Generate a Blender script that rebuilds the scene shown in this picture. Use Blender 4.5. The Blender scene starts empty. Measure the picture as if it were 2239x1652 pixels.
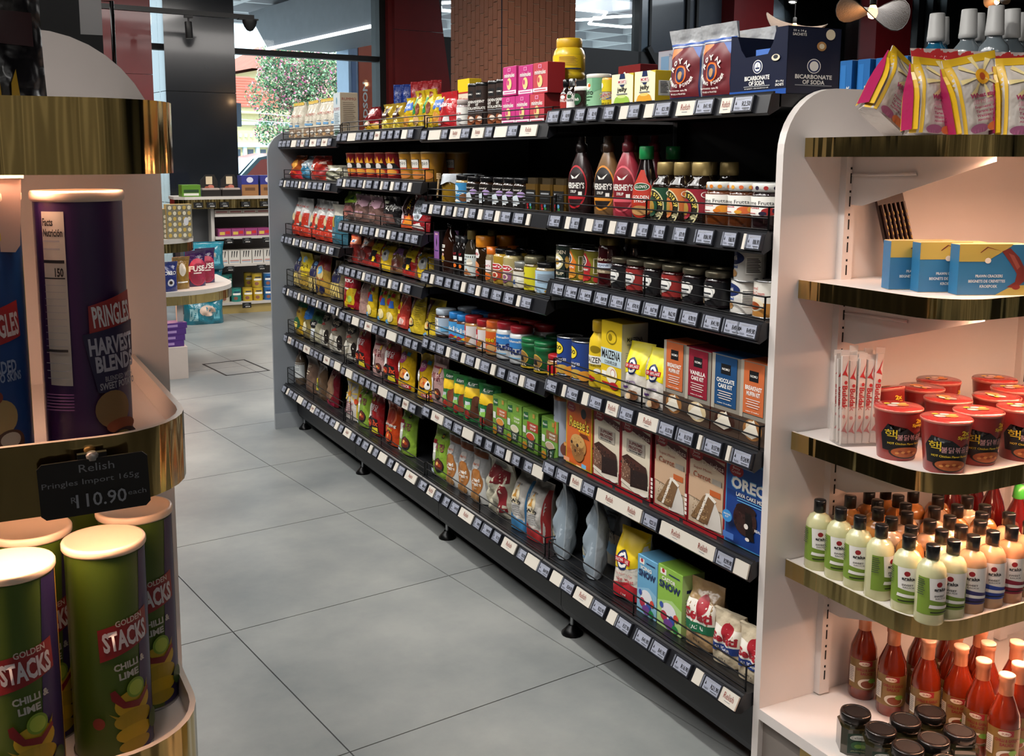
import bpy, bmesh, math, random
from math import pi, sin, cos, radians as RD
from mathutils import Vector, Matrix
random.seed(11)
S = bpy.context.scene
COL = S.collection

# ---------------------------------------------------------------- camera
cam = bpy.data.cameras.new('camera'); camo = bpy.data.objects.new('camera', cam); COL.objects.link(camo)
cam.sensor_fit = 'HORIZONTAL'; cam.sensor_width = 36.0; cam.lens = 36*2277/2239
cam.shift_x = 89.5/2239; cam.shift_y = -140/2239; cam.clip_start = .05; cam.clip_end = 300
camo.location = (0, 0, 1.465); camo.rotation_euler = (pi/2-RD(8.518), 0, -RD(26.224))
S.camera = camo
# ---------------------------------------------------------------- colour management, exposure
S.view_settings.view_transform = 'Standard'; S.view_settings.look = 'None'
S.view_settings.gamma = 1; S.view_settings.use_curve_mapping = False; S.view_settings.exposure = 0.5
S.cycles.use_denoising = True; S.cycles.max_bounces = 7; S.cycles.diffuse_bounces = 3
S.cycles.glossy_bounces = 3; S.cycles.transparent_max_bounces = 10; S.cycles.caustics_reflective = False; S.cycles.caustics_refractive = False
S.cycles.sample_clamp_indirect = 6
# ---------------------------------------------------------------- world: bright hazy midday sky
W = bpy.data.worlds.new('world'); S.world = W; W.use_nodes = True
wn = W.node_tree.nodes; wl = W.node_tree.links
wn['Background'].inputs[0].default_value = (.72, .90, 1.0, 1); wn['Background'].inputs[1].default_value = 2.5
# ---------------------------------------------------------------- sun
sun = bpy.data.lights.new('sun', 'SUN'); sun.energy = 3.4; sun.angle = .01; sun.color = (1, .97, .9)
suno = bpy.data.objects.new('sun', sun); COL.objects.link(suno); suno.rotation_euler = (RD(38), RD(-28), 0)

# ---------------------------------------------------------------- helpers
def lin(hx):
    out = []
    for i in (0, 2, 4):
        c = int(hx[i:i+2], 16)/255
        out.append(c/12.92 if c <= .04045 else ((c+.055)/1.055)**2.4)
    return out
_M = {}
def M(hx, rough=.5, metal=0, bump=0, bs=40, coat=0, var=.06, vs=9, emit=0, alpha=1, name=None):
    key = (hx, rough, metal, bump, bs, coat, var, vs, emit, alpha)
    if key in _M: return _M[key]
    m = bpy.data.materials.new(name or 'mat_'+hx); m.use_nodes = True
    nt = m.node_tree; n = nt.nodes; L = nt.links; b = n['Principled BSDF']
    tc = n.new('ShaderNodeTexCoord'); nz = n.new('ShaderNodeTexNoise'); nz.inputs['Scale'].default_value = vs
    nz.inputs['Detail'].default_value = 3
    L.new(tc.outputs['Object'], nz.inputs['Vector'])
    mx = n.new('ShaderNodeMix'); mx.data_type = 'RGBA'
    c = lin(hx)
    mx.inputs[6].default_value = [max(0, x*(1-2*var)) for x in c]+[1]
    mx.inputs[7].default_value = [min(1, x*(1+2*var)) for x in c]+[1]
    L.new(nz.outputs['Fac'], mx.inputs[0]); L.new(mx.outputs[2], b.inputs['Base Color'])
    b.inputs['Roughness'].default_value = rough; b.inputs['Metallic'].default_value = metal
    if coat: b.inputs['Coat Weight'].default_value = coat; b.inputs['Coat Roughness'].default_value = .06
    if bump:
        nb = n.new('ShaderNodeTexNoise'); nb.inputs['Scale'].default_value = bs; nb.inputs['Detail'].default_value = 2
        L.new(tc.outputs['Object'], nb.inputs['Vector'])
        bp = n.new('ShaderNodeBump'); bp.inputs['Strength'].default_value = bump; bp.inputs['Distance'].default_value = .01
        L.new(nb.outputs['Fac'], bp.inputs['Height']); L.new(bp.outputs['Normal'], b.inputs['Normal'])
    if emit:
        L.new(mx.outputs[2], b.inputs['Emission Color']); b.inputs['Emission Strength'].default_value = emit
    if alpha < 1:
        tr = n.new('ShaderNodeBsdfTransparent'); ms = n.new('ShaderNodeMixShader'); ms.inputs[0].default_value = alpha
        L.new(tr.outputs[0], ms.inputs[1]); L.new(b.outputs[0], ms.inputs[2]); L.new(ms.outputs[0], n['Material Output'].inputs[0])
    _M[key] = m
    return m

_TX = {}
def textmesh(s, bold=.0):
    bold = 0 if any(ord(c) > 0x2fff for c in s) else min(bold, .04)
    k = (s, bold)
    if k in _TX: return _TX[k]
    c = bpy.data.curves.new('t', 'FONT'); c.body = s; c.size = 1; c.resolution_u = 2; c.align_x = 'CENTER'; c.offset = bold
    o = bpy.data.objects.new('t', c); me = o.to_mesh()
    vs = [tuple(v.co)[:2] for v in me.vertices]; fs = [tuple(p.vertices) for p in me.polygons]
    o.to_mesh_clear(); bpy.data.objects.remove(o); bpy.data.curves.remove(c)
    if not vs:
        _TX[k] = textmesh(s, 0) if bold else ([(0,0),(.01,0),(0,.01)],[(0,1,2)],1,1)
        if not bold: print('EMPTY TEXT', s)
        return _TX[k]
    x0 = min(v[0] for v in vs); x1 = max(v[0] for v in vs); y0 = min(v[1] for v in vs); y1 = max(v[1] for v in vs)
    vs = [((v[0]-(x0+x1)/2), (v[1]-(y0+y1)/2)) for v in vs]
    _TX[k] = (vs, fs, x1-x0, y1-y0)
    return _TX[k]

class MB:
    def __init__(s): s.v = []; s.f = []; s.m = []; s.sm = []; s.mats = []
    def mi(s, mat):
        if mat not in s.mats: s.mats.append(mat)
        return s.mats.index(mat)
    def add(s, vs, fs, mat, smooth=False):
        b = len(s.v); s.v += [tuple(v) for v in vs]; i = s.mi(mat)
        for f in fs: s.f.append(tuple(b+k for k in f)); s.m.append(i); s.sm.append(smooth)
    def box(s, x0, x1, y0, y1, z0, z1, mat):
        s.add([(x0,y0,z0),(x1,y0,z0),(x1,y1,z0),(x0,y1,z0),(x0,y0,z1),(x1,y0,z1),(x1,y1,z1),(x0,y1,z1)],
              [(0,3,2,1),(4,5,6,7),(0,1,5,4),(1,2,6,5),(2,3,7,6),(3,0,4,7)], mat)
    def prism(s, pts, a0, a1, mat, axis='z', smooth=False):
        n = len(pts)
        def P(p, a): return (p[0],p[1],a) if axis == 'z' else ((p[0],a,p[1]) if axis == 'y' else (a,p[0],p[1]))
        s.add([P(p,a0) for p in pts]+[P(p,a1) for p in pts],
              [tuple(range(n-1,-1,-1)), tuple(range(n,2*n))], mat)
        s.add([P(p,a0) for p in pts]+[P(p,a1) for p in pts],
              [(i,(i+1)%n,n+(i+1)%n,n+i) for i in range(n)], mat, smooth)
    def lathe(s, prof, mat, n=24, sx=1, sy=1, cx=0, cy=0, cap=(1,1), power=2):
        vs = []; fs = []
        for (r, z) in prof:
            for k in range(n):
                a = 2*pi*k/n; ca, sa = cos(a), sin(a)
                if power != 2:
                    q = (abs(ca)**power+abs(sa)**power)**(-1/power); ca *= q; sa *= q
                vs.append((cx+r*ca*sx, cy+r*sa*sy, z))
        for j in range(len(prof)-1):
            for k in range(n):
                k2 = (k+1) % n; fs.append((j*n+k, j*n+k2, (j+1)*n+k2, (j+1)*n+k))
        s.add(vs, fs, mat, True)
        if cap[0]: s.add([vs[k] for k in range(n)], [tuple(range(n-1,-1,-1))], mat)
        if cap[1]: s.add(vs[-n:], [tuple(range(n))], mat)
    def tube(s, pts, r, mat, n=6, closed=False):
        pts = [Vector(p) for p in pts]; vs = []; fs = []; m = len(pts)
        for i, p in enumerate(pts):
            a = pts[i-1] if (i or closed) else p; b = pts[(i+1) % m] if (i < m-1 or closed) else p
            t = (b-a).normalized(); up = Vector((0,0,1)) if abs(t.z) < .9 else Vector((1,0,0))
            e1 = t.cross(up).normalized(); e2 = t.cross(e1)
            for k in range(n): vs.append(p+e1*r*cos(2*pi*k/n)+e2*r*sin(2*pi*k/n))
        for i in range(m if closed else m-1):
            for k in range(n):
                i2 = (i+1) % m; fs.append((i*n+k, i2*n+k, i2*n+(k+1)%n, i*n+(k+1)%n))
        s.add(vs, fs, mat, True)
    def build(s, name, parent=None, loc=None, rz=0, tf=None):
        me = bpy.data.meshes.new(name); me.from_pydata(s.v, [], s.f)
        for m in s.mats: me.materials.append(m)
        me.polygons.foreach_set('material_index', s.m); me.polygons.foreach_set('use_smooth', s.sm); me.update()
        o = bpy.data.objects.new(name, me); COL.objects.link(o)
        if parent: o.parent = parent
        if loc: o.location = loc
        o.rotation_euler.z = rz
        return o
def tag(o, label=None, cat=None, group=None, kind=None):
    if label: o['label'] = label
    if cat: o['category'] = cat
    if group: o['group'] = group
    if kind: o['kind'] = kind
    return o
def empty(name, loc=(0,0,0), rz=0, label=None, cat=None, group=None):
    o = bpy.data.objects.new(name, None); COL.objects.link(o); o.location = loc; o.rotation_euler.z = rz
    o.empty_display_size = .05
    return tag(o, label, cat, group)
def copy_tree(o, parent=None, kids=None):
    c = o.copy(); COL.objects.link(c); c.parent = parent
    for ch in (kids[o] if kids else o.children): copy_tree(ch, c)
    return c

# design elements, fractional coordinates (0..1) on a surface
def rr(x0,y0,x1,y1,c): return ('p',[(x0,y0),(x1,y0),(x1,y1),(x0,y1)],c)
def ee(cx,cy,rx,ry,c,n=22): return ('p',[(cx+rx*cos(2*pi*k/n),cy+ry*sin(2*pi*k/n)) for k in range(n)],c)
def pp(c,*pts): return ('p',list(pts),c)
def tt(s,cx,cy,w,c,h=None,rot=0,bold=.015): return ('t',s,cx,cy,w,c,h,rot,bold)
def lines(x0,y0,x1,y1,n,c,duty=.45):
    d = (y1-y0)/n
    return [rr(x0,y1-(i+1)*d+d*(1-duty),x0+(x1-x0)*(.82+.18*((i*7)%3)/2),y1-i*d,c) for i in range(n)]
def draw(mb, design, surf, W_, H_, su=0, sv=0, lift=.0004, P=None):
    for i, d in enumerate(design):
        lf = lift*(1+i*.5)
        if d[0] == 'p':
            c = d[2]; vs = [((x-.5)*W_, y*H_) for x, y in d[1]]; fs = [tuple(range(len(vs)))]
        else:
            _, st, cx, cy, w, c, h, rot, bold = d
            tv, fs, tw, th = textmesh(st, bold)
            sx = w*W_/tw; sy = sx if h is None else h*H_/th
            vs = []
            for x, y in tv:
                x, y = x*sx, y*sy
                if rot: x, y = x*cos(rot)-y*sin(rot), x*sin(rot)+y*cos(rot)
                vs.append((x+(cx-.5)*W_, y+cy*H_))
        if su or sv:
            bm = bmesh.new(); bv = [bm.verts.new((x,y,0)) for x, y in vs]
            for f in fs:
                try: bm.faces.new([bv[k] for k in f])
                except ValueError: pass
            if d[0] == 'p' and len(vs) > 4: bmesh.ops.triangulate(bm, faces=bm.faces[:])
            for st_, ax in ((su,0),(sv,1)):
                if not st_: continue
                lo = min(v[ax] for v in vs); hi = max(v[ax] for v in vs); k = math.ceil(lo/st_+.001)
                while k*st_ < hi-1e-5:
                    co = [0,0,0]; co[ax] = k*st_; no = [0,0,0]; no[ax] = 1
                    bmesh.ops.bisect_plane(bm, geom=bm.verts[:]+bm.edges[:]+bm.faces[:], plane_co=co, plane_no=no); k += 1
            bm.verts.index_update()
            vs = [(v.co.x, v.co.y) for v in bm.verts]; fs = [tuple(v.index for v in f.verts) for f in bm.faces]; bm.free()
        mb.add([surf(x, y, lf) for x, y in vs], fs, c if not isinstance(c, str) else INK(c), su > 0)
def INK(c): return M(CO.get(c, c), .42, var=.03)
CO = dict(w='F1EFE8', k='17171A', r='B8202B', dr='6B1A20', mr='7E1F26', y='F3CB1C', ly='F7E27A', o='E8742A', g='2E7D3A', dg='1D4D2C', lg='9CC24A',
          b='1F4FA0', db='1B2B58', lb='6FB3DE', pk='D8407E', br='5A3524', tn='B98A55', cr='E9DCC0', gr='8D9095', dgr='3A3D42', pu='5E3A80', gd='B08A3C', te='3C7A86', lv='C58ACB', sv='C9CCD0')
# ---------------------------------------------------------------- area lights: soft fill added above the frame, without any fixture
def area(name, loc, sx, sy, power, col, rot=(0,0,0), parent=None):
    l = bpy.data.lights.new(name, 'AREA'); l.shape = 'RECTANGLE'; l.size = sx; l.size_y = sy; l.energy = power; l.color = col
    o = bpy.data.objects.new(name, l); COL.objects.link(o); o.location = loc; o.rotation_euler = rot
    if parent: o.parent = parent
    return o
area('fill_area_light', (-.6, 3.4, 3.3), 1.4, 5.0, 95, (1,.97,.93))
area('fill_area_light', (.6, 8.3, 3.36), 2.0, 2.5, 90, (1,.93,.85))
area('fill_area_light', (5.5, 5.0, 3.36), 3.0, 3.0, 150, (1,.95,.9))
area('fill_area_light', (3.2, 7.6, 3.36), 1.2, 1.2, 60, (1,.95,.9))
area('fill_area_light', (11.0, 9.0, 4.2), 3.0, 2.0, 160, (.85,.93,1))
area('fill_area_light', (1.5, -3.6, 3.36), 4.0, .3, 22, (1,.97,.93))
area('fill_area_light', (-3.6, 1.0, 3.36), .3, 4.0, 30, (1,.95,.9))
area('fill_area_light', (-.3, -1.2, 3.36), 1.2, 1.2, 6, (1,.96,.92))

# ---------------------------------------------------------------- structure
A74 = RD(7.4); UU = Vector((cos(A74), sin(A74), 0)); VV = Vector((-sin(A74), cos(A74), 0)); FO = Vector((0, 11, 0))
def FP(t, o, z): return FO+UU*t+VV*o+Vector((0,0,z))
def fbuild(mb, name, parent=None): return mb.build(name, parent, None if parent else FO, 0 if parent else A74)
def struct(o): o['kind'] = 'structure'; return o

# floor: screed with porcelain tiles laid at the building's angle
tile_m = M('9C9D98', .38, var=.10, vs=2.2, name='grey_porcelain')
n = tile_m.node_tree.nodes; L = tile_m.node_tree.links
tc = n.new('ShaderNodeTexCoord'); nz = n.new('ShaderNodeTexNoise'); nz.inputs['Scale'].default_value = 1.1; nz.inputs['Detail'].default_value = 8; nz.inputs['Roughness'].default_value = .62
ge = n.new('ShaderNodeNewGeometry'); L.new(ge.outputs['Position'], nz.inputs['Vector'])
rp = n.new('ShaderNodeValToRGB'); rp.color_ramp.elements[0].position = .36; rp.color_ramp.elements[1].position = .66
rp.color_ramp.elements[0].color = lin('6F7476')+[1]; rp.color_ramp.elements[1].color = lin('9A9C99')+[1]
L.new(nz.outputs['Fac'], rp.inputs[0]); L.new(rp.outputs[0], n['Principled BSDF'].inputs['Base Color'])
rp2 = n.new('ShaderNodeMapRange'); rp2.inputs[3].default_value = .28; rp2.inputs[4].default_value = .5; L.new(nz.outputs['Fac'], rp2.inputs[0]); L.new(rp2.outputs[0], n['Principled BSDF'].inputs['Roughness'])
mb = MB(); mb.prism([(-6,-5),(19,-5),(19,11+.13*19),(-6,11-.78)], -.06, -.005, M('4A4A48', .8))
floor = struct(mb.build('floor')); floor['label'] = 'grey stone-look porcelain tiled shop floor with dark joints'
mb = MB(); mb.box(-.398,.398,-.398,.398,-.006,0, tile_m); tile0 = None
G0 = Vector((1.380, 3.983, 0))
for i in range(-7, 15):
    for j in range(-8, 10):
        p = G0+UU*(.8*(i+.5))+VV*(.8*(j+.5))
        if not (-1.6 < p.x < 9.5 and -.2 < p.y < 10.9+.13*p.x and p.x-.9*p.y < 4.5): continue
        if tile0 is None: tile0 = mb.build('floor_tile', floor); o = tile0
        else: o = tile0.copy(); COL.objects.link(o)
        o.parent = floor; o.location = p; o.rotation_euler.z = A74+random.choice((0, pi))
# floor box lid in the cross aisle
mb = MB(); dk = M('1B1B1C', .6)
for a in ((-.24,-.19,-.17,.17),(.19,.24,-.17,.17)): pass
for x0,x1,y0,y1 in ((-.16,.16,-.24,-.228),(-.16,.16,.228,.24),(-.16,-.148,-.24,.24),(.148,.16,-.24,.24)): mb.box(x0,x1,y0,y1,0,.0015,dk)
tag(mb.build('floor_box', None, (1.70, 7.22, .0005), A74), 'black outlined square floor hatch set in the grey tiles', 'floor hatch')

PLAN = [(-6,-5),(19,-5),(19,11+.13*19),(-6,11-.78)]
mb = MB(); mb.prism(PLAN, 4.3, 4.4, M("2A2B2E", .9)); struct(mb.build("ceiling"))
wm = M('A8A49C', .8)
mb = MB(); mb.box(-6.1,-6,-5,14.5,0,4.4,wm); struct(mb.build('wall_left'))
mb = MB(); mb.box(-6,19,-5.1,-5,0,4.4,wm); struct(mb.build('wall_back'))
mb = MB()  # pale strips added behind the camera to give the brass contrast to reflect
for k in range(16): mb.box(-5.6+1.5*k,-5.1+1.5*k,-5,-4.93,0,3.0,M('D8D4CC',.6))
tag(struct(mb.build('trim_wall_back')),'pale strips added to the unseen back wall for the brass to reflect')
mb = MB()  # same added reflection strips, on the unseen left wall
for k in range(12): mb.box(-6,-5.93,-4.6+1.5*k,-4.2+1.5*k,0,3.0,M('D8D4CC',.6))
tag(struct(mb.build('trim_wall_left')),'pale strips added to the unseen side wall for the brass to reflect')
mb = MB(); mb.box(19,19.1,-5,14.5,0,4.4,M('3A3C42',.8)); struct(mb.build('wall_right'))
blk = M('0D0E10', .55); blk2 = M('1E2228', .16, coat=.35, var=.15, vs=3); redm = M('6E1417', .35, coat=.2, var=.08); redd = M('48100F', .4)
fgrey = M('3C424B', .3, coat=.4)
# front wall (shop front), left solid part and panels under the transoms
mb = MB(); mb.box(-6.2,1.2,0,.2,0,4.3,blk); mb.box(16.4,19,0,.2,0,4.3,blk); mb.box(5.4,8.6,.02,.12,0,2.2,blk); fbuild(mb, 'wall_front')
struct(bpy.data.objects['wall_front'])
glass = bpy.data.materials.new('shop_glass'); glass.use_nodes = True
n = glass.node_tree.nodes; L = glass.node_tree.links; n.remove(n['Principled BSDF'])
tr = n.new('ShaderNodeBsdfTransparent'); tr.inputs[0].default_value = (.93,.96,.97,1); gl = n.new('ShaderNodeBsdfGlossy'); gl.inputs['Roughness'].default_value = .03
ms = n.new('ShaderNodeMixShader'); fr = n.new('ShaderNodeFresnel'); fr.inputs[0].default_value = 1.3
L.new(fr.outputs[0], ms.inputs[0]); L.new(tr.outputs[0], ms.inputs[1]); L.new(gl.outputs[0], ms.inputs[2]); L.new(ms.outputs[0], n['Material Output'].inputs[0])
wi = 0
for t0,t1,z0,z1 in ((1.886,2.013,0,4.3),(2.766,4.57,0,2.575),(2.766,4.57,2.625,4.3),(5.3,8.6,2.2,4.3),(11.05,13.5,0,4.3),(14.42,16.4,0,4.3)):
    wi += 1; mb = MB(); mb.box(t0,t1,.09,.1,z0,z1,glass); w = struct(fbuild(mb, 'window_%d' % wi)); w['label'] = 'clear shop front glass pane'
ti = 0
def trim(*bx, m=blk, lab=None):
    global ti
    ti += 1; mb = MB()
    for b in bx: mb.box(*b, m)
    o = struct(fbuild(mb, 'trim_%d' % ti))
    if lab: o['label'] = lab
trim((1.886,4.6,.04,.15,2.570,2.630), lab='black horizontal transom rail across the shop window')
trim((4.565,4.645,.0,.2,0,4.3), lab='black vertical window mullion beside red column')
trim((5.35,9.3,.0,.25,2.2,2.905), lab='black transom band below the high glazing')
trim((8.59,8.64,0,.15,2.2,4.3),(8.78,8.82,0,.15,2.2,4.3), lab='pair of slim black mullions')
trim((9.47,9.53,-.02,.12,2.2,4.3),(9.66,9.70,-.02,.12,2.2,4.3), lab='pair of slim black mullions on grey panel')
trim((14.9,15.05,0,.15,0,4.3),(15.3,15.4,0,.15,0,4.3),(15.7,16.4,0,.15,0,4.3))
trim((11.05,13.5,.3,.4,0,3.05), m=M('54585E',.7), lab='grey wall panel below waffle ceiling')
trim((8.64,8.78,.02,.1,2.2,4.3), m=M('5C6B78',.2), lab='grey glazing strip between the mullions')
trim((8.82,9.47,.02,.1,0,4.3),(9.53,9.66,.02,.1,0,4.3),(9.7,10.25,.02,.1,0,4.3), m=fgrey, lab='dark blue-grey metal cladding panel')
mb = MB(); mb.prism([(8.70,2.95),(8.76,2.99),(9.16,2.48),(9.10,2.44)], -.06, 0, blk, 'y'); fbuild(mb,'trim_90'); struct(bpy.data.objects['trim_90'])
# columns
def column(name, boxes, joints, label, m, jm, tops=None):
    r = empty(name, FO, A74, label, 'column')
    for k, b in enumerate(boxes):
        mb = MB(); mb.box(*b, m); mb.build('cladding_panel', r)
    for b in joints: mb = MB(); mb.box(*b, jm); mb.build('joint', r)
    return r
column('black_column', [(2.013,2.766,-.1,.5,0,1.0),(2.013,2.766,-.1,.5,1.006,2.142),(2.013,2.766,-.1,.5,2.148,4.3)], [(2.02,2.76,-.095,.4,.99,1.01),(2.02,2.76,-.095,.4,2.14,2.15)],
       'glossy black clad column between the shop windows', blk2, M('050505',.9))
column('red_column', [(1.2,1.886,-.1,.3,0,2.30),(1.2,1.886,-.1,.3,2.304,4.3)], [], 'dark red clad column behind the black price sign stand', redm, redd)
r = empty('red_column', FO, A74, 'wide dark red clad column beside the tall shop window', 'column')
for z0,z1 in ((0,2.14),(2.146,2.93),(2.936,4.3)):
    x = lambda z: 5.30+(3.32-z)*.158
    mb = MB(); mb.prism([(4.70,z0),(x(z0),z0),(x(z1),z1),(4.70,z1)], -.12,.25, redm,'y'); mb.build('cladding_panel', r)
mb = MB(); mb.box(4.645,4.70,-.06,.2,0,4.3,M('7A2426',.3)); mb.build('edge_strip', r)
column('red_column', [(10.22,11.05,-.2,.3,0,4.3),(10.20,10.42,-.22,.3,0,4.3)], [], 'dark red column above the baking powder pouches', redm, redd)
column('red_column', [(13.5,14.42,-.2,.3,0,4.3)], [], 'dark red column behind the curved pendant lamp', redm, redd)
# brick column standing in the shop
bc = empty('brick_column', (4.754, 8.993, 0), A74, 'square column clad in brown upright brick slips with pale joints', 'column')
mort = M('B9A48E', .9, bump=.2); bk = M('7A4A32', .75, bump=.25, bs=90, var=.16, vs=5)
mb = MB(); mb.box(.012,.9,.012,.9,0,4.3,mort); mb.box(0,.9,0,.9,0,1.45,bk); mb.build('core', bc)
mb = MB(); mb.box(0,.068,-.0,.012,0,.158,bk); b0 = None
for side in (0,1):
    for i in range(12):
        off = (0,.5,.25,.75)[i % 4]*.165
        for j in range(13):
            z = 1.45+off-.08+j*.165
            if z < 1.46 or z > 3.2: continue
            if b0 is None: b0 = mb.build('brick', bc); o = b0
            else: o = b0.copy(); COL.objects.link(o)
            o.parent = bc
            if side == 0: o.location = (.003+i*.075, 0, z); o.rotation_euler.z = 0
            else: o.location = (0, .071+i*.075, z); o.rotation_euler.z = -pi/2
mb = MB(); mb.box(-.004,.003,-.004,.003,1.4,4.3,M('1B2030',.3,.8)); mb.build('corner_bead', bc)
# ---------------------------------------------------------------- main gondola: four shelving bays
SEAM = {1:(1.722,2.637), 2:(2.637,3.56), 3:(3.56,4.50), 4:(4.50,5.432)}
ZB = {4:dict(T=1.556,a=1.353,b=1.06,c=.785,d=.528,e=.25), 3:dict(T=1.574,a=1.376,b=1.182,c=.985,d=.775,x=.522,e=.25),
      2:dict(T=1.566,a=1.302,b=1.048,c=.80,d=.537,e=.25), 1:dict(T=1.60,a=1.305,b=1.11,c=.82,d=.565,e=.25)}
FENCE = {'4T':.055,'4a':.05,'4b':.06,'4c':.09,'4d':.075,'4e':.09,'3T':.045,'3a':.045,'3b':.045,'3c':.045,'3x':.05,'3e':.05,
         '2T':.045,'2a':.05,'2b':.05,'2c':.05,'2d':.05,'2e':.06,'1a':.055,'1b':.055,'1c':.055,'1e':.06}
sh_m = M('16171A', .42, var=.1); sh_f = M('1D1E22', .33, var=.08); pl_m = M('2B2C30', .5, var=.05); wire = M('08080A', .3, .4)
esl_frame = M('26282F', .35); esl_scr = M('9DA2B2', .25, var=.02, coat=.3); card = M('CFC9BE', .55, var=.03)
BLAB = {1:'black metal shelving bay with cake mixes and syrups beside the white end display', 2:'black metal shelving bay with honey jars, spreads and soup boxes',
        3:'black metal shelving bay filled with noodle bags and noodle cups', 4:'black metal shelving bay with pasta and rice beside the grey end panel'}
# electronic price tag meshes: local x = width, front -y, origin at centre
_TAGM = {}
def tagmesh(price, w):
    k = (price, w)
    if k in _TAGM: return _TAGM[k]
    mb = MB(); h = .036
    mb.box(-w/2,w/2,-.004,.004,-h/2,h/2,esl_frame); mb.box(-w/2+.001,-w/2+.006,-.0055,-.004,-h/2+.003,h/2-.003,M('6C707A',.3))
    des = [rr(.14,.09,.95,.9,esl_scr), rr(.2,.80,.88,.84,'gr'), rr(.2,.73,.6,.76,'gr'), tt(price,.72,.49,.40,'k',.30), rr(.56,.2,.9,.24,'dgr'), rr(.6,.13,.86,.16,'gr'),
           pp('k',(.2,.45),(.26,.45),(.24,.68)), tt('Relish',.33,.25,.22,'dgr',.15,bold=0)]
    draw(mb, des, lambda u,v,l: (u,-.0042-l,v-h/2), w, h)
    me = mb.build('price_tag'); m = me.data; bpy.data.objects.remove(me); _TAGM[k] = m
    return m
_CARD = {}
def cardmesh(w, kind):
    k = (round(w,2), kind)
    if k in _CARD: return _CARD[k]
    mb = MB(); h = .034; mb.box(-w/2,w/2,-.002,.002,-h/2,h/2,card)
    if kind in 'R2':
        des = []
        for cx in ((.5,) if kind == 'R' else (.3,.8)):
            tw = min(.7,.034/w); des += [tt('Relish',cx,.58,tw,'8A3A2E',.42,bold=.0), rr(cx-tw*.3,.22,cx+tw*.3,.26,'gr')]
        draw(mb, des, lambda u,v,l: (u,-.0022-l,v-h/2), w, h)
    o = mb.build('shelf_card'); m = o.data; bpy.data.objects.remove(o); _CARD[k] = m
    return m
PR = {'1T':'R6.90 R8.90 R16.90 R21.90 R12.90 R21.90 R21.90 R41.90 R2.50 R15.90','1a':'R85.90 R85.90 R85.90 R65.90 R71.90 R71.90 R71.90 R86.90 R86.90 R86.90',
      '1b':'R84.90 R49.90 R49.90 R84.90 R79.90 R70.90 R67.90 R62.90 R78.90 R41.90 R49.90 R49.90','1c':'R42.90 R24.90 R24.90 R37.90 R137.90 R137.90 R137.90 R124.90',
      '1d':'R54.90 R124.90 R221.50 R221.50 R299.90','1e':'R64.90 R54.90 R22.90 R37.90 R41.90 R41.90 R16.90 R21.90'}
PGEN = ['R5.90','R12.90','R24.90','R31.90','R45.90','R49.90','R62.90','R86.90']
def rail_parts(shelf, br, y0, y1, zs, tilt, xf):
    def put(me, y, dz, name):
        o = bpy.data.objects.new(name, me); COL.objects.link(o); o.parent = shelf
        o.location = (xf, y, zs+dz); o.rotation_euler = (-tilt, 0, -pi/2)
        return o
    rnd = random.Random(hash_(br))
    lst = []
    if br[0] == '1': lst = TAGS1[br[1]]; prices = PR[br].split()
    else:
        y = y1-.045
        while y > y0+.05:
            w = rnd.choice((.047,.062)); lst.append(('t', y, w)); y -= w/2
            if rnd.random() < .55:
                cw = rnd.choice((.03,.05,.08,.1)) if br[1] in 'Texd' else rnd.choice((.02,.03))
                g = rnd.uniform(.004,.02); lst.append((rnd.choice('cR') if cw > .04 else 'c', y-g-cw/2, cw)); y -= g+cw
            y -= rnd.uniform(.012,.028)+.028
        prices = [rnd.choice(PGEN) for _ in range(40)]
    k = 0
    for kd, y, w in lst:
        if not (y0+.005 < y < y1-.005): continue
        ww = (.066 if w > .056 else .048) if kd == 't' else w
        y = max(min(y, y1-ww/2-.002), y0+ww/2+.002)
        if kd == 't': put(tagmesh(prices[k % len(prices)], .066 if w > .056 else .048), y, -.020, 'price_tag'); k += 1
        else: put(cardmesh(w, kd), y, -.021, 'shelf_card')
def hash_(s): return sum((i+1)*ord(c)*31 for i, c in enumerate(s))
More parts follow.
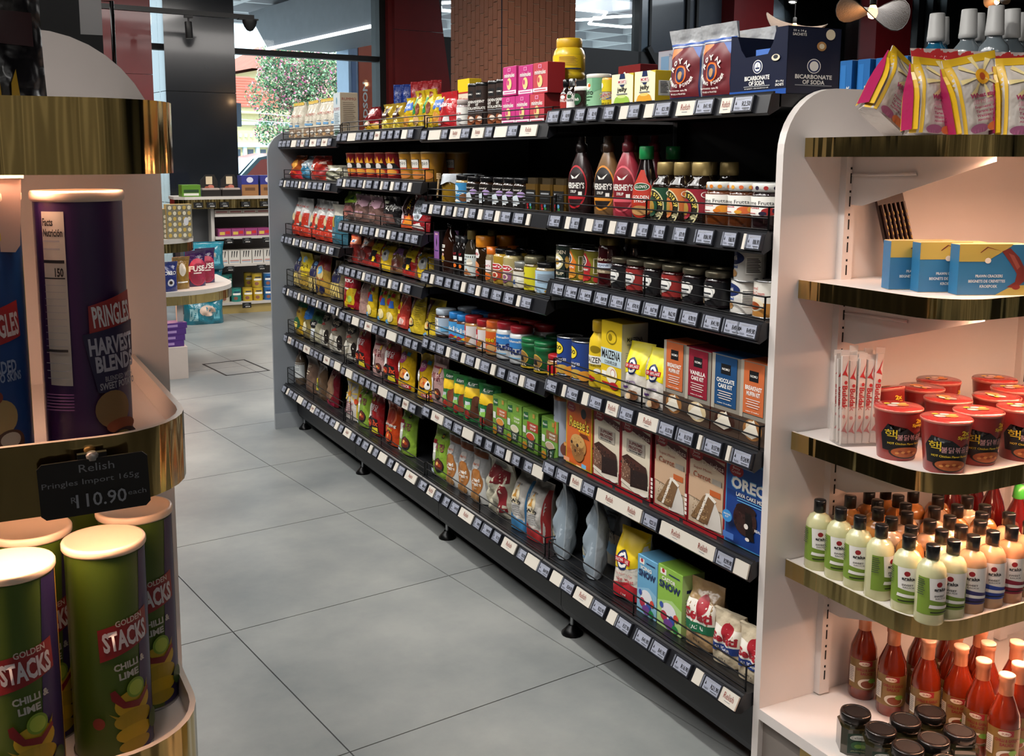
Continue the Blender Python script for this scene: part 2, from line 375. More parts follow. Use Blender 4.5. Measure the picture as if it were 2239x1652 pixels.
ROWS={
'1T':[('custard_small',1.695,2.792,1.600),('custard_tub',1.701,2.779,1.699),('vanilla_red',1.609,2.643,1.600),('vanilla_white',1.609,2.607,1.600),('cocoa_jar',1.620,2.561,1.600),('baking_tub',1.625,2.496,1.600),('sprinkles',1.612,2.423,1.600),('jelly_lime',1.617,2.332,1.600),('jelly_orange',1.617,2.232,1.600),('baking_pouch',1.615,2.085,1.600),('baking_pouch',1.615,1.964,1.600),('baking_pouch',1.755,1.995,1.600),('soda_box',1.667,1.814,1.600)],
'1a':[('choc_syrup',1.622,2.574,1.305),('caramel_syrup',1.622,2.436,1.305),('strawberry_syrup',1.622,2.342,1.305),('golden_squeeze',1.620,2.256,1.305),('syrup_green',1.628,2.180,1.305),('syrup_orange',1.625,2.110,1.305),('syrup_red',1.628,2.039,1.305),('jam_apricot',1.631,1.963,1.305),('jam_peach',1.631,1.883,1.305),('jam_berry',1.631,1.804,1.305)],
'1b':[('syrup_can',1.631,2.651,1.110),('apricot_can',1.629,2.574,1.110),('straw_can',1.629,2.497,1.110),('tall_jam',1.625,2.425,1.110),('black_jam',1.626,2.357,1.110),('red_jam',1.628,2.285,1.110),('black_jam2',1.626,2.208,1.110),('red_jam2',1.628,2.128,1.110),('black_jam3',1.626,2.045,1.110),('black_jam4',1.626,1.958,1.110),('milk_can',1.629,1.863,1.110),('milk_can',1.629,1.855,1.185),('caramel_can',1.630,1.786,1.110)],
'1c':[('peach_can',1.632,2.639,0.820),('peach_can',1.632,2.555,0.820),('corn_bottle',1.617,2.455,0.820),('corn_box',1.635,2.359,0.820),('easymix',1.622,2.261,0.820),('easymix2',1.622,2.164,0.820),('kit_orange',1.627,2.075,0.820),('kit_red',1.627,1.982,0.820),('kit_blue',1.627,1.880,0.820),('kit_orange',1.627,1.784,0.820)],
'1d':[('pale_can',1.631,2.651,0.565),('choc_chip_box',1.617,2.518,0.565),('brownie_box',1.617,2.372,0.565),('brownie_box',1.617,2.232,0.565),('carrot_box',1.617,2.079,0.565),('carrot_box',1.617,1.937,0.565),('lava_box',1.617,1.795,0.565)],
'1e':[('silver_pouch',1.622,2.640,0.250),('silver_pouch',1.622,2.469,0.250),('coconut_pouch',1.722,2.508,0.250),('flour_yellow',1.635,2.288,0.250),('icing_box',1.627,2.167,0.250),('castor_box',1.627,2.068,0.250),('sugar_green',1.630,1.963,0.250),('sugar_blue',1.630,1.863,0.250),('sugar_blue',1.630,1.770,0.250)],
'2T':[('red_pouch',1.617,3.465,1.566),('red_pouch',1.757,3.626,1.566),('nut_box',1.757,3.580,1.566),('glass_jar',1.622,3.341,1.566),('cocoa_tube',1.621,3.249,1.566),('cocoa_tube',1.621,3.189,1.566),('cocoa_tube',1.621,3.099,1.566),('cocoa_tube',1.621,3.039,1.566),('pink_box',1.622,2.964,1.566),('pink_box',1.622,2.873,1.566),('salmon_box',1.622,2.782,1.566),('pink_box',1.622,2.957,1.659),('pink_box',1.622,2.854,1.655),('salmon_box',1.622,2.764,1.656)],
'2a':[('cloth_honey',1.632,3.465,1.302),('blue_honey',1.627,3.349,1.302),('black_honey',1.627,3.260,1.302),('black_honey',1.627,3.161,1.302),('black_honey',1.627,3.065,1.302),('black_honey',1.627,2.993,1.302),('black_honey',1.627,2.921,1.302),('tall_honey',1.627,2.820,1.302),('tall_honey',1.627,2.731,1.302),('tall_honey',1.627,2.652,1.302)],
'2b':[('purple_bottle',1.617,3.521,1.048),('amber_bottle',1.620,3.457,1.048),('dark_bottle',1.614,3.373,1.048),('dark_bottle',1.614,3.327,1.048),('gold_cap_bottle',1.617,3.272,1.048),('orange_squeeze',1.622,3.182,1.048),('orange_small',1.615,3.116,1.048),('preserve_red',1.626,3.058,1.048),('preserve_purple',1.627,2.988,1.048),('silver_lid_jar',1.626,2.917,1.048),('yellow_jar',1.625,2.846,1.048),('paleblue_jar',1.630,2.773,1.048)],
'2c':[('choc_spread',1.633,3.528,0.800),('blue_spread',1.623,3.411,0.800),('blue_spread',1.623,3.344,0.800),('biscuit_spread',1.627,3.276,0.800),('biscuit_spread',1.627,3.184,0.800),('orange_spread',1.627,3.111,0.800),('fluff_jar',1.632,3.032,0.800),('fluff_jar',1.632,2.938,0.800),('green_jar',1.630,2.858,0.800),('green_jar',1.630,2.775,0.800),('red_lid_jar',1.622,2.695,0.800)],
'2d':[('pink_noodle',1.617,3.542,0.537),('stock_pack',1.617,3.439,0.537),('stock_pack',1.617,3.347,0.537),('stock_pack2',1.617,3.248,0.537),('stock_pack2',1.617,3.129,0.537),('soup_box',1.617,3.014,0.537),('soup_box2',1.617,2.912,0.537),('soup_box3',1.617,2.806,0.537),('soup_box4',1.617,2.685,0.537)],
'2e':[('green_noodle',1.617,3.535,0.250),('crumb_bag',1.622,3.416,0.250),('crumb_bag',1.622,3.310,0.250),('crumb_bag',1.622,3.203,0.250),('rice_bag',1.642,3.064,0.250),('flour_blue',1.632,2.895,0.250),('flour_red',1.632,2.789,0.250)],
'3T':[('red_candy',1.622,4.228,1.574),('choco_bag',1.617,4.037,1.574),('choco_bag',1.617,3.916,1.574),('yellow_noodle',1.617,3.812,1.574),('green_noodle_top',1.617,3.723,1.574),('green_noodle_top',1.617,3.631,1.574),('yellow_noodle',1.617,3.542,1.574)],
'3a':[('cup_red',1.641,4.505,1.376),('cup_red',1.641,4.384,1.376),('cup_red',1.641,4.269,1.376),('cup_red',1.641,4.148,1.376),('cup_red',1.641,4.022,1.376),('cup_yellow',1.641,3.879,1.376),('cup_yellow',1.641,3.759,1.376),('cup_yellow',1.641,3.660,1.376)],
'3b':[('lime_bag',1.617,4.525,1.182),('pink_bag',1.617,4.371,1.182),('pink_bag',1.617,4.198,1.182),('dark_bag',1.617,4.025,1.182),('spicy_bag',1.617,3.860,1.182),('heart_bag',1.617,3.719,1.182)],
'3c':[('red_strip_bag',1.615,4.530,0.985),('red_strip_bag',1.615,4.389,0.985),('fire_bag',1.615,4.252,0.985),('yellow_strip_bag',1.615,4.116,0.985),('purple_strip_bag',1.615,3.987,0.985),('fire_bag',1.615,3.863,0.985),('yellow_strip_bag',1.615,3.726,0.985)],
'3d':[('redyellow_bag',1.615,4.527,0.775),('plain_pack',1.612,4.352,0.775),('maggi_bag',1.612,4.254,0.775),('maggi_bag',1.612,4.116,0.775),('maggi_bag',1.612,4.016,0.775),('red_stock',1.615,3.904,0.775),('yellow_pack',1.617,3.762,0.775),('yellow_pack',1.617,3.633,0.775)],
'3x':[('red_noodle',1.617,4.386,0.522),('pink_noodle',1.617,4.171,0.522),('red_noodle',1.617,4.035,0.522),('yellow_noodle2',1.617,3.881,0.522),('yellow_noodle2',1.617,3.678,0.522)],
'3e':[('starch_pack',1.620,4.525,0.250),('green_noodle',1.617,4.383,0.250),('red_noodle',1.617,4.231,0.250),('orange_noodle',1.617,4.036,0.250),('green_noodle',1.617,3.874,0.250)],
'4T':[('pasta_bag',1.627,5.369,1.556),('pasta_bag',1.627,5.256,1.556),('pasta_bag',1.627,5.142,1.556),('pasta_bag',1.627,5.029,1.556),('pasta_bag',1.627,4.915,1.556),('pasta_bag',1.627,4.802,1.556),('pasta_bag',1.627,4.688,1.556),('pasta_carton',1.622,4.586,1.556)],
'4a':[('crisp_orange',1.627,5.340,1.353),('crisp_blue',1.632,5.163,1.353),('crisp_red',1.632,4.972,1.353),('crisp_cream',1.632,4.730,1.353)],
'4b':[('rice_red',1.627,5.360,1.060),('rice_red',1.627,5.229,1.060),('rice_red',1.627,5.097,1.060),('rice_red',1.627,4.966,1.060),('rice_red',1.627,4.834,1.060),('rice_teal',1.627,4.693,1.060)],
'4c':[('pasta_clear',1.622,5.360,0.785),('pasta_yellow',1.622,5.223,0.785),('pasta_clear',1.622,5.087,0.785),('pasta_redtop',1.622,4.950,0.785),('pasta_clear',1.622,4.771,0.785)],
'4d':[('pasta_green',1.622,5.355,0.528),('pasta_bluetop',1.622,5.213,0.528),('pasta_green2',1.622,5.072,0.528),('rice_clear',1.627,4.926,0.528),('rice_clear',1.627,4.750,0.528),('rice_clear',1.627,4.536,0.528)],
'4e':[('oil_bottle',1.627,5.389,0.250),('brown_rice',1.627,5.167,0.250),('lentil_bag',1.622,4.999,0.250),('lentil_red',1.622,4.830,0.250)],
}
TAGS1={'T': [('t', 2.601, 0.058), ('t', 2.53, 0.044), ('t', 2.457, 0.051), ('t', 2.395, 0.049), ('t', 2.316, 0.049), ('c', 2.251, 0.035), ('t', 2.205, 0.041), ('c', 2.143, 0.038), ('t', 2.087, 0.065), ('R', 1.999, 0.066), ('t', 1.93, 0.068), ('R', 1.855, 0.037), ('t', 1.8, 0.067), ('t', 1.714, 0.047), ('c', 1.667, 0.016)], 'a': [('t', 2.586, 0.069), ('c', 2.513, 0.029), ('t', 2.475, 0.045), ('c', 2.404, 0.041), ('t', 2.355, 0.047), ('c', 2.293, 0.034), ('t', 2.246, 0.048), ('c', 2.19, 0.02), ('t', 2.155, 0.047), ('t', 2.086, 0.046), ('t', 2.005, 0.051), ('t', 1.914, 0.069), ('t', 1.827, 0.046), ('c', 1.778, 0.012), ('t', 1.747, 0.049), ('c', 1.698, 0.017)], 'b': [('t', 2.563, 0.061), ('t', 2.49, 0.068), ('t', 2.416, 0.07), ('t', 2.336, 0.069), ('t', 2.262, 0.07), ('t', 2.189, 0.069), ('t', 2.112, 0.073), ('t', 2.038, 0.069), ('t', 1.96, 0.072), ('t', 1.877, 0.066), ('t', 1.805, 0.068), ('t', 1.732, 0.07)], 'c': [('t', 2.593, 0.066), ('c', 2.523, 0.018), ('t', 2.477, 0.069), ('c', 2.41, 0.033), ('t', 2.356, 0.073), ('R', 2.277, 0.054), ('t', 2.209, 0.077), ('R', 2.116, 0.084), ('t', 2.037, 0.071), ('t', 1.962, 0.069), ('c', 1.908, 0.012), ('t', 1.86, 0.07), ('c', 1.805, 0.014), ('t', 1.759, 0.071), ('c', 1.704, 0.016)], 'd': [('t', 2.618, 0.06), ('t', 2.526, 0.082), ('R', 2.452, 0.057), ('t', 2.384, 0.083), ('2', 2.238, 0.209), ('t', 2.092, 0.075), ('2', 1.945, 0.213), ('t', 1.803, 0.071), ('c', 1.728, 0.071)], 'e': [('t', 2.6, 0.071), ('c', 2.529, 0.055), ('t', 2.463, 0.078), ('R', 2.382, 0.084), ('t', 2.298, 0.078), ('c', 2.235, 0.04), ('t', 2.178, 0.074), ('t', 2.091, 0.072), ('t', 2.021, 0.067), ('t', 1.928, 0.072), ('c', 1.867, 0.034), ('t', 1.815, 0.07), ('R', 1.741, 0.06)]}

bays = {}
for b in (1,2,3,4):
    y0, y1 = SEAM[b]
    root = empty('shelving_bay', (0,0,0), 0, BLAB[b], 'shelf', 'shelving bays of the black gondola'); bays[b] = root
    mb = MB(); mb.box(2.02,2.035,y0+.002,y1-.002,.06,1.58,sh_m); mb.build('back_panel', root)
    mb = MB(); mb.prism([(1.612,.19),(1.612,.085),(1.622,.062),(1.64,.062),(1.64,.19)], y0+.0015, y1-.0015, pl_m, 'y'); mb.build('plinth', root)
    for ya_ in (y0+.001, y1-.021): mb = MB(); mb.box(1.99,2.02,ya_,ya_+.02,.02,1.58,sh_m); mb.build('upright', root)
    for yy in ((y1-.03,) if b < 4 else (y1-.055,)) + ((y0+.03,) if b == 1 else ()):
        mb = MB(); mb.lathe([(.034,0),(.034,.006),(.022,.018),(.012,.03)], wire, 14, cx=1.635, cy=yy); mb.lathe([(.0065,.03),(.0065,.075)], M('9A9CA0',.3,.9), 8, cx=1.635, cy=yy)
        mb.build('foot', root)
    for r_, zs in ZB[b].items():
        br = '%d%s' % (b, r_); mb = MB(); bot = r_ == 'e'
        ya, yb = y0+.0015, y1-.0015
        if b == 3 and r_ == 'T': pass
        mb.box(1.575,2.018,ya,yb,zs-.028,zs-.0008,sh_m)
        xf = 1.545 if not bot else 1.535
        mb.prism([(1.58,zs-.0008),(xf+.012,zs),(xf+.007,zs-.003),(xf+(-.002 if not bot else -.012),zs-.041),(xf+.004,zs-.046),(1.58,zs-.03)], ya, yb, sh_f, 'y')
        mb.box(xf+.012,xf+.018,ya,yb,zs,zs+.004,sh_m)
        sh = mb.build('shelf', root)
        rail_parts(sh, br, y0, y1, zs, RD(13 if not bot else 26), xf-.001 if not bot else xf-.006)
        if br in FENCE:
            fh = FENCE[br]; mb = MB(); xw = xf+.024; rw = .0021
            ys, ye = y0+.012, y1-.012
            nr = 3 if fh > .07 else 2
            for k in range(nr+1):
                zz = zs+.006+(fh-.006)*k/nr
                mb.tube([(xw,ys,zz),(xw,ye,zz)], rw, wire, 5)
            for yy in (ys, (ys+ye)/2, ye): mb.tube([(xw,yy,zs),(xw,yy,zs+fh)], rw*1.15, wire, 5)
            for yy in (ys, ye):
                mb.tube([(xw,yy,zs+fh),(xw+.035,yy,zs+fh),(xw+.035,yy,zs)], rw, wire, 5)
            mb.build('wire_fence', sh)
# grey far end panel of the gondola (rounded top front corner)
def round_panel(x0, x1, z1, r, left=True, right=True, k=10):
    pts = [(x0,0),(x1,0)]
    if right: pts += [(x1-r+r*cos(a), z1-r+r*sin(a)) for a in [pi/2*i/k for i in range(k+1)]]
    else: pts.append((x1,z1))
    if left: pts += [(x0+r-r*sin(a), z1-r+r*cos(a)) for a in [pi/2*i/k for i in range(k+1)]]
    else: pts.append((x0,z1))
    return pts
wht = M('C9C6C3', .38, var=.02, name='white_laminate'); gpan = M('8E949B', .4, var=.03)
mb = MB(); mb.prism(round_panel(1.487,2.55,1.605,.13), 5.437, 5.455, gpan, 'y'); ep = mb.build('end_panel', bays[4]); ep['label'] = 'grey rounded end panel'
mb = MB(); mb.box(1.486,2.551,5.434,5.437,0,.085,M('9FA4A9',.35)); mb.build('kick_strip', ep)
# shelving on the far side of the gondola, top board only in view
rs = empty('rear_shelving_bay', (0,0,0), 0, 'black shelving on the back side of the gondola holding toothpaste and mouthwash', 'shelf')
mb = MB(); mb.box(2.04,2.5,1.722,5.43,1.572,1.598,sh_m); mb.box(2.49,2.51,1.722,5.43,1.55,1.6,sh_f); mb.build('top_shelf', rs)
mb = MB(); mb.box(2.037,2.05,1.722,5.43,.05,1.572,sh_m); mb.box(2.05,2.45,1.73,5.42,0,.15,pl_m); mb.build('carcass', rs)
# ---------------------------------------------------------------- product builders (front faces -Y, base on z = 0)
def BX(name, w, d, h, col, front, side=None, sidecol=None, top=None, rough=.4):
    mb = MB(); m = M(col, rough, var=.03); sm = M(sidecol or col, rough, var=.03); tm = M(top or sidecol or col, rough, var=.03); e = .0012
    x, y = w/2, d/2
    mb.add([(-x,-y,e),(x,-y,e),(x,-y,h-e),(-x,-y,h-e)],[(0,1,2,3)],m)
    mb.add([(-x,y,e),(x,y,e),(x,y,h-e),(-x,y,h-e)],[(3,2,1,0)],m)
    mb.add([(x,-y,e),(x,y,e),(x,y,h-e),(x,-y,h-e)],[(0,1,2,3)],sm); mb.add([(-x,-y,e),(-x,y,e),(-x,y,h-e),(-x,-y,h-e)],[(3,2,1,0)],sm)
    k = .0018
    mb.add([(-x,-y,h-e),(x,-y,h-e),(x,y,h-e),(-x,y,h-e),(-x+k,-y+k,h),(x-k,-y+k,h),(x-k,y-k,h),(-x+k,y-k,h)],[(0,1,5,4),(1,2,6,5),(2,3,7,6),(3,0,4,7),(4,5,6,7)],tm)
    mb.add([(-x,-y,e),(x,-y,e),(x,y,e),(-x,y,e),(-x+k,-y+k,0),(x-k,-y+k,0),(x-k,y-k,0),(-x+k,y-k,0)],[(1,0,4,5),(2,1,5,6),(3,2,6,7),(0,3,7,4),(7,6,5,4)],tm)
    draw(mb, front, lambda u,v,l: (u,-y-l,v), w, h)
    if side: draw(mb, side, lambda u,v,l: (x+l,u,v), d, h)
    return mb.build(name)
def bagfn(w, d, h, seed, seal=.07, base=.75, amp=.06, soft=2.6):
    rn = random.Random(seed); ph = [(rn.uniform(2,6)*rn.choice((-1,1)), rn.uniform(2,8), rn.uniform(0,6.28)) for _ in range(5)]
    def half(u, v):  # u -1..1, v 0..1
        if v < .14: p = base+(1-base)*(v/.14)**.6
        elif v < .55: p = 1
        elif v < 1-seal: p = max(0,1-((v-.55)/(.45-seal))**1.7)
        else: p = 0
        t = max(0, 1-abs(u)**soft)**.62
        return d/2*p*t+.0012
    ph2 = [(rn.uniform(7,15)*rn.choice((-1,1)), rn.uniform(9,22), rn.uniform(0,6.28)) for _ in range(5)]; flop = rn.uniform(-.35,.5)
    def crk(u, v): return (amp*1.3*d*(sum(sin(a*u*1.6+b*v*2.2+c) for a, b, c in ph)+.55*sum(sin(a*u+b*v+c) for a, b, c in ph2))/5*(1-abs(u)**4)+(flop*d*((v-.68)/.32)**2*1.6 if v > .68 and amp > .055 else 0))*min(1, v*6)
    def wid(v): return w/2*(1-.05*sin(pi*min(1,max(0,v))))
    return half, crk, wid
def BG(name, w, d, h, col, front, seed=1, back=None, seal=.07, base=.75, amp=.08, rough=.24, metal=0, sealcol=None, clear=None, soft=2.6, topcut=0):
    half, crk, wid = bagfn(w, d, h, seed, seal, base, amp, soft); nu, nv = 14, 20
    m = M(col, rough, metal, bump=.6, bs=38, coat=.35, var=.05); m2 = M(back or col, rough, metal, bump=.35, bs=55, coat=.25, var=.05)
    mb = MB(); us = [-1+2*i/nu for i in range(nu+1)]; vs = [j/nv for j in range(nv+1)]; rn = random.Random(seed*7+1)
    tilt = rn.uniform(-.015,.015)
    def pf(u, v, l=0):
        top = max(0,(v-.6)/.4)
        return (u*wid(v), -(half(u,v)+l)-crk(u,v)*(1-.6*top)+.012*top*top*d/.05*0, v*h+tilt*u*top*.4*h*.2)
    def pb(u, v):
        top = max(0,(v-.6)/.4)
        return (u*wid(v), half(u,v)-crk(u,v)*(1-.6*top)*.6, v*h+tilt*u*top*.4*h*.2)
    for fn, mm, flip in ((pf, m, 0), (pb, m2, 1)):
        V = [fn(u, v) for v in vs for u in us]; F = []
        for j in range(nv):
            for i in range(nu):
                q = (j*(nu+1)+i, j*(nu+1)+i+1, (j+1)*(nu+1)+i+1, (j+1)*(nu+1)+i); F.append(q[::-1] if flip else q)
        mb.add(V, F, mm, True)
    # edges: bottom, sides, top
    for k in range(nu):
        a, b = us[k], us[k+1]
        mb.add([pf(a,0),pf(b,0),pb(b,0),pb(a,0)],[(3,2,1,0)],m2); mb.add([pf(a,1),pf(b,1),pb(b,1),pb(a,1)],[(0,1,2,3)],m2)
    for k in range(nv):
        a, b = vs[k], vs[k+1]
        mb.add([pf(-1,a),pf(-1,b),pb(-1,b),pb(-1,a)],[(0,1,2,3)],m2); mb.add([pf(1,a),pf(1,b),pb(1,b),pb(1,a)],[(3,2,1,0)],m2)
    if sealcol: front = [rr(.0,1-seal,1,1,sealcol)]+front
    def surf(u, v, l):
        vv = min(1, max(0, v/h)); W2 = wid(vv); uu = max(-1, min(1, u/(w/2)))
        return pf(uu, vv, l+.0004)
    if front: draw(mb, front, surf, w, h, w/12, h/16, .0006)
    return mb.build(name)
def interp(prof, z):
    for (r0,z0),(r1,z1) in zip(prof, prof[1:]):
        if z0 <= z <= z1 and z1 > z0: return r0+(r1-r0)*(z-z0)/(z1-z0)
    return prof[-1][0] if z > prof[-1][1] else prof[0][0]
def LP(name, w, d, h, prof, bmat, caps=(), lab=None, n=22, bname='body', power=2, wrap=1.0):
    root = empty(name); r = w/2; sy = d/w
    P = [(a*r, b*h) for a, b in prof]
    mb = MB(); mb.lathe(P, bmat, n, 1, sy, power=power); mb.build(bname, root)
    for cn, cp, cm in caps:
        mb = MB(); mb.lathe([(a*r, b*h) for a, b in cp], cm, n, 1, sy if len(cp) and d/w < .99 and cn == 'x' else 1); mb.build(cn, root)
    if lab:
        z0, z1, lc, des = lab; z0 *= h; z1 *= h; mb = MB(); Wd = 2*pi*r*.46*wrap; lm = None
        def surf(u, v, l):
            a = u/r; ra = interp(P, z0+v)+l+.0003
            return (ra*sin(a), -ra*cos(a)*sy, z0+v)
        if lc:
            lm = lc if not isinstance(lc, str) else M(CO.get(lc, lc), .4, var=.03); nn = 22; V = []; F = []
            zs = [0,.25,.5,.75,1]
            for z in zs:
                for k in range(nn+1): V.append(surf(-Wd/2+Wd*k/nn, (z1-z0)*z, 0))
            for j in range(4):
                for k in range(nn): q = j*(nn+1)+k; F.append((q,q+1,q+nn+2,q+nn+1))
            mb.add(V, F, lm, True)
        draw(mb, des, surf, Wd, z1-z0, r*.16, (z1-z0)*.3 if len(set(round(interp(P,z0+k*(z1-z0)/5),4) for k in range(6))) > 1 else 0, .0004)
        mb.build('label', root)
    return root
steel = M('A9ABAE', .25, .9); goldlid = M('8F7B45', .35, .6); blklid = M('121214', .25, coat=.5)
def CAN(name, w, h, col, des, gold=0):
    r = 1; e = .022; mt = steel
    return LP(name, w, w, h, [(.94,0),(1.0,.004),(1.0,.03),(.965,.045),(.965,.955),(1,.97)], M(col,.32,.2,var=.03), [('lid',[(1,.97),(1,1),(.92,1),(.9,.97),(.5,.965)],mt),('base_rim',[(.95,-.0),(1.01,.004),(1.01,.032),(.97,.036)],mt)], (.05,.95,col,des))
def JAR(name, w, h, body, lid, labc, des, z0=.12, z1=.68, lidh=.16, lidw=.92, neck=.84, power=2, coat=1):
    z = 1-lidh; z1 = min(z1, z-.105); z0 = max(z0, .065)
    return LP(name, w, w, h, [(.86,0),(.97,.02),(1,.06),(1,z-.1),(.95,z-.05),(neck,z-.02),(neck,z)], M(body,.12,coat=coat,var=.05), [('lid',[(neck,z-.02),(lidw,z),(lidw,.975),(lidw-.05,1),(.2,1.0)],lid)], (z0,z1,labc,des), power=power, bname='glass_body')
def pl(c, r=.35): return M(c, r, coat=.3, var=.03)
TY = {}
def T(key, name, cat, label, fn, group=None): TY[key] = (name, cat, label, fn, group)
# --- top of bay 1
T('custard_tub','custard_tub','tub','large yellow screw lid custard powder tub stacked on top of another tub', lambda n: LP(n,.098,.098,.122,[(.9,0),(1,.03),(1,.13),(.95,.16),(.95,.2),(1,.24),(1,.58),(.92,.7),(.8,.77)],pl('D9B722'),[('lid',[(.78,.77),(.8,.78),(.8,.98),(.76,1),(.2,1)],pl('D4A91A',.45))],(.24,.58,'y',[rr(0,0,1,.09,'db'),rr(.02,.6,.2,.98,'w'),rr(.04,.65,.18,.9,'r'),tt("MOIR'S",.11,.78,.14,'w',.18),ee(.3,.4,.1,.24,'cr'),ee(.3,.4,.07,.16,'ly')]+lines(.5,.25,.9,.9,9,'gd'))))
T('custard_small','custard_tub','tub','smaller yellow custard tub standing behind the vanilla essence bottles', lambda n: LP(n,.085,.085,.087,[(.9,0),(1,.04),(1,.6),(.86,.75),(.78,.85)],pl('D9B722'),[('lid',[(.78,.84),(.82,.86),(.82,1),(.2,1)],pl('D4A91A',.45))],(.1,.6,'y',[rr(0,.5,.3,.95,'w'),tt("MOIR'S",.15,.72,.2,'b',.25)])))
def ESS(labc, txt, capm):
    return lambda n: LP(n,.034,.034,.089,[(.9,0),(1,.03),(1,.5),(.75,.62),(.45,.7),(.42,.78)],M('1A0F0C',.1,coat=1),[('cap',[(.5,.77),(.56,.78),(.56,.99),(.5,1),(.1,1)],capm)],(.08,.52,labc,[tt(txt,.5,.55,.5,'w' if labc == 'A5332B' else 'k',.2),ee(.5,.8,.16,.14,'dg' if labc == 'w' else 'w')]),16)
T('vanilla_red','essence_bottle','bottle','small dark essence bottle with red vanilla label and black cap', ESS('A5332B','VANILLA',blklid))
T('vanilla_white','essence_bottle','bottle','small dark essence bottle with white oval label and silver cap', ESS('w','Vanilla',steel))
T('cocoa_jar','sprinkle_jar','jar','short dark sprinkle jar with green oval label and white lid', lambda n: LP(n,.056,.056,.064,[(.95,0),(1,.03),(1,.82)],M('2B1D18',.2,coat=1),[('lid',[(1.02,.82),(1.04,.84),(1.04,.98),(.95,1),(.1,1)],pl('D9D9D4'))],(.1,.8,None,[ee(.4,.5,.2,.36,'dg'),tt('finch',.4,.5,.22,'w',.2)])))
T('baking_tub','baking_tub','tub','pale green paper baking powder tub with white lid', lambda n: LP(n,.066,.066,.094,[(1,0),(1,.9)],M('8FBF98',.5),[('lid',[(1.02,.88),(1.05,.9),(1.05,.985),(.98,1),(.1,1)],pl('DCDBD2'))],(.02,.88,'8FBF98',[pp('6FA884',(.5,.5),(1,.75),(1,1),(.5,1)),ee(.35,.72,.1,.12,'w'),ee(.4,.75,.05,.06,'o'),tt('PUTO',.36,.5,.36,'k',.12),rr(.2,.36,.52,.385,'dg'),rr(.2,.26,.44,.28,'dg'),rr(.2,.1,.36,.12,'dg')])))
T('sprinkles','sprinkle_tube','tube','slim yellow and clear tube of coloured sprinkles', lambda n: LP(n,.04,.04,.079,[(.95,0),(1,.02),(1,.9)],M('C8B8A8',.3,bump=.5,bs=500,var=.3,vs=300),[('cap',[(1.02,.9),(1.02,.98),(.9,1),(.1,1)],pl('E0A040'))],(.0,.92,None,[rr(0,.58,1,1,'D9C520'),rr(0,0,1,.28,'D9C520'),ee(.3,.8,.12,.1,'w'),tt('SPRINKLE IT',.45,.14,.6,'k',.07)]+[ee(.08+.84*((i*37)%17)/17,.31+.24*((i*11)%7)/7,.035,.018,('r','b','w','pk','y')[i%5],8) for i in range(26)]),14))
def JELLY(jc, jc2):
    return lambda n: BX(n,.098 if jc == 'lg' else .087,.05,.083,'D8C84A',[pp('F0EAC8',(0,.0),(1,.0),(1,.92),(.75,1),(0,1)),rr(0,0,1,.1,'db'),rr(.36,.06,.6,.15,'y'),pp('db',(.36,.84),(.64,.84),(.6,1),(.4,1)),pp('db',(.38,.66),(.62,.66),(.56,.6),(.44,.6)),pp('w',(.3,.68),(.7,.68),(.7,.82),(.3,.82)),tt("MOIR'S",.5,.75,.36,'r',.1),tt('jelly',.5,.5,.44,'k',.18),rr(.25,.36,.75,.39,'gr'),pp(jc,(.12,.1),(.88,.1),(.8,.26),(.65,.33),(.35,.33),(.2,.26)),ee(.5,.29,.2,.045,jc2)],[rr(.2,.25,.9,.7,'w')]+lines(.3,.3,.8,.66,8,'k'),'D8B81E')
T('jelly_lime','jelly_box','box','pale yellow jelly box picturing green jelly', JELLY('lg','CFE08A'))
T('jelly_orange','jelly_box','box','pale yellow jelly box picturing orange jelly', JELLY('E0A030','F0CC70'))
ARC = lambda s,cx,cy,rx,ry,a0,a1,w,c,h: [tt(ch,cx+rx*cos(a0+(a1-a0)*i/(len(s)-1)),cy+ry*sin(a0+(a1-a0)*i/(len(s)-1)),w,c,h,(a0+(a1-a0)*i/(len(s)-1)-(pi/2 if a0+a1 < 2*pi else 1.5*pi))*.8,.03) for i,ch in enumerate(s)]
T('baking_pouch','baking_powder_pouch','pouch','silver zip pouch of baking powder with maroon printed front', lambda n: BG(n,.118,.045,.17,'D2D5D9',[rr(.02,.78,.98,.81,'b'),rr(.1,.03,.94,.76,'db'),rr(.13,.05,.91,.74,'6A1F27'),pp('o',(.13,.58),(.13,.74),(.4,.74)),pp('b',(.7,.74),(.91,.74),(.91,.58)),ee(.46,.36,.16,.13,'o'),ee(.46,.36,.125,.105,'db'),ee(.46,.35,.06,.06,'tn')]+ARC('ROYAL',.46,.38,.28,.17,pi*.86,pi*.14,.12,'w',.075)+ARC('BAKING POWDER',.46,.40,.36,.2,pi*1.14,pi*1.86,.055,'w',.05)+[tt('Fermento em Pó',.46,.14,.5,'w',.03),tt('TRIED & TRUSTED',.46,.09,.4,'w',.022)],3,seal=.17,metal=.35,rough=.33,amp=.09,base=.6), 'baking powder pouches')
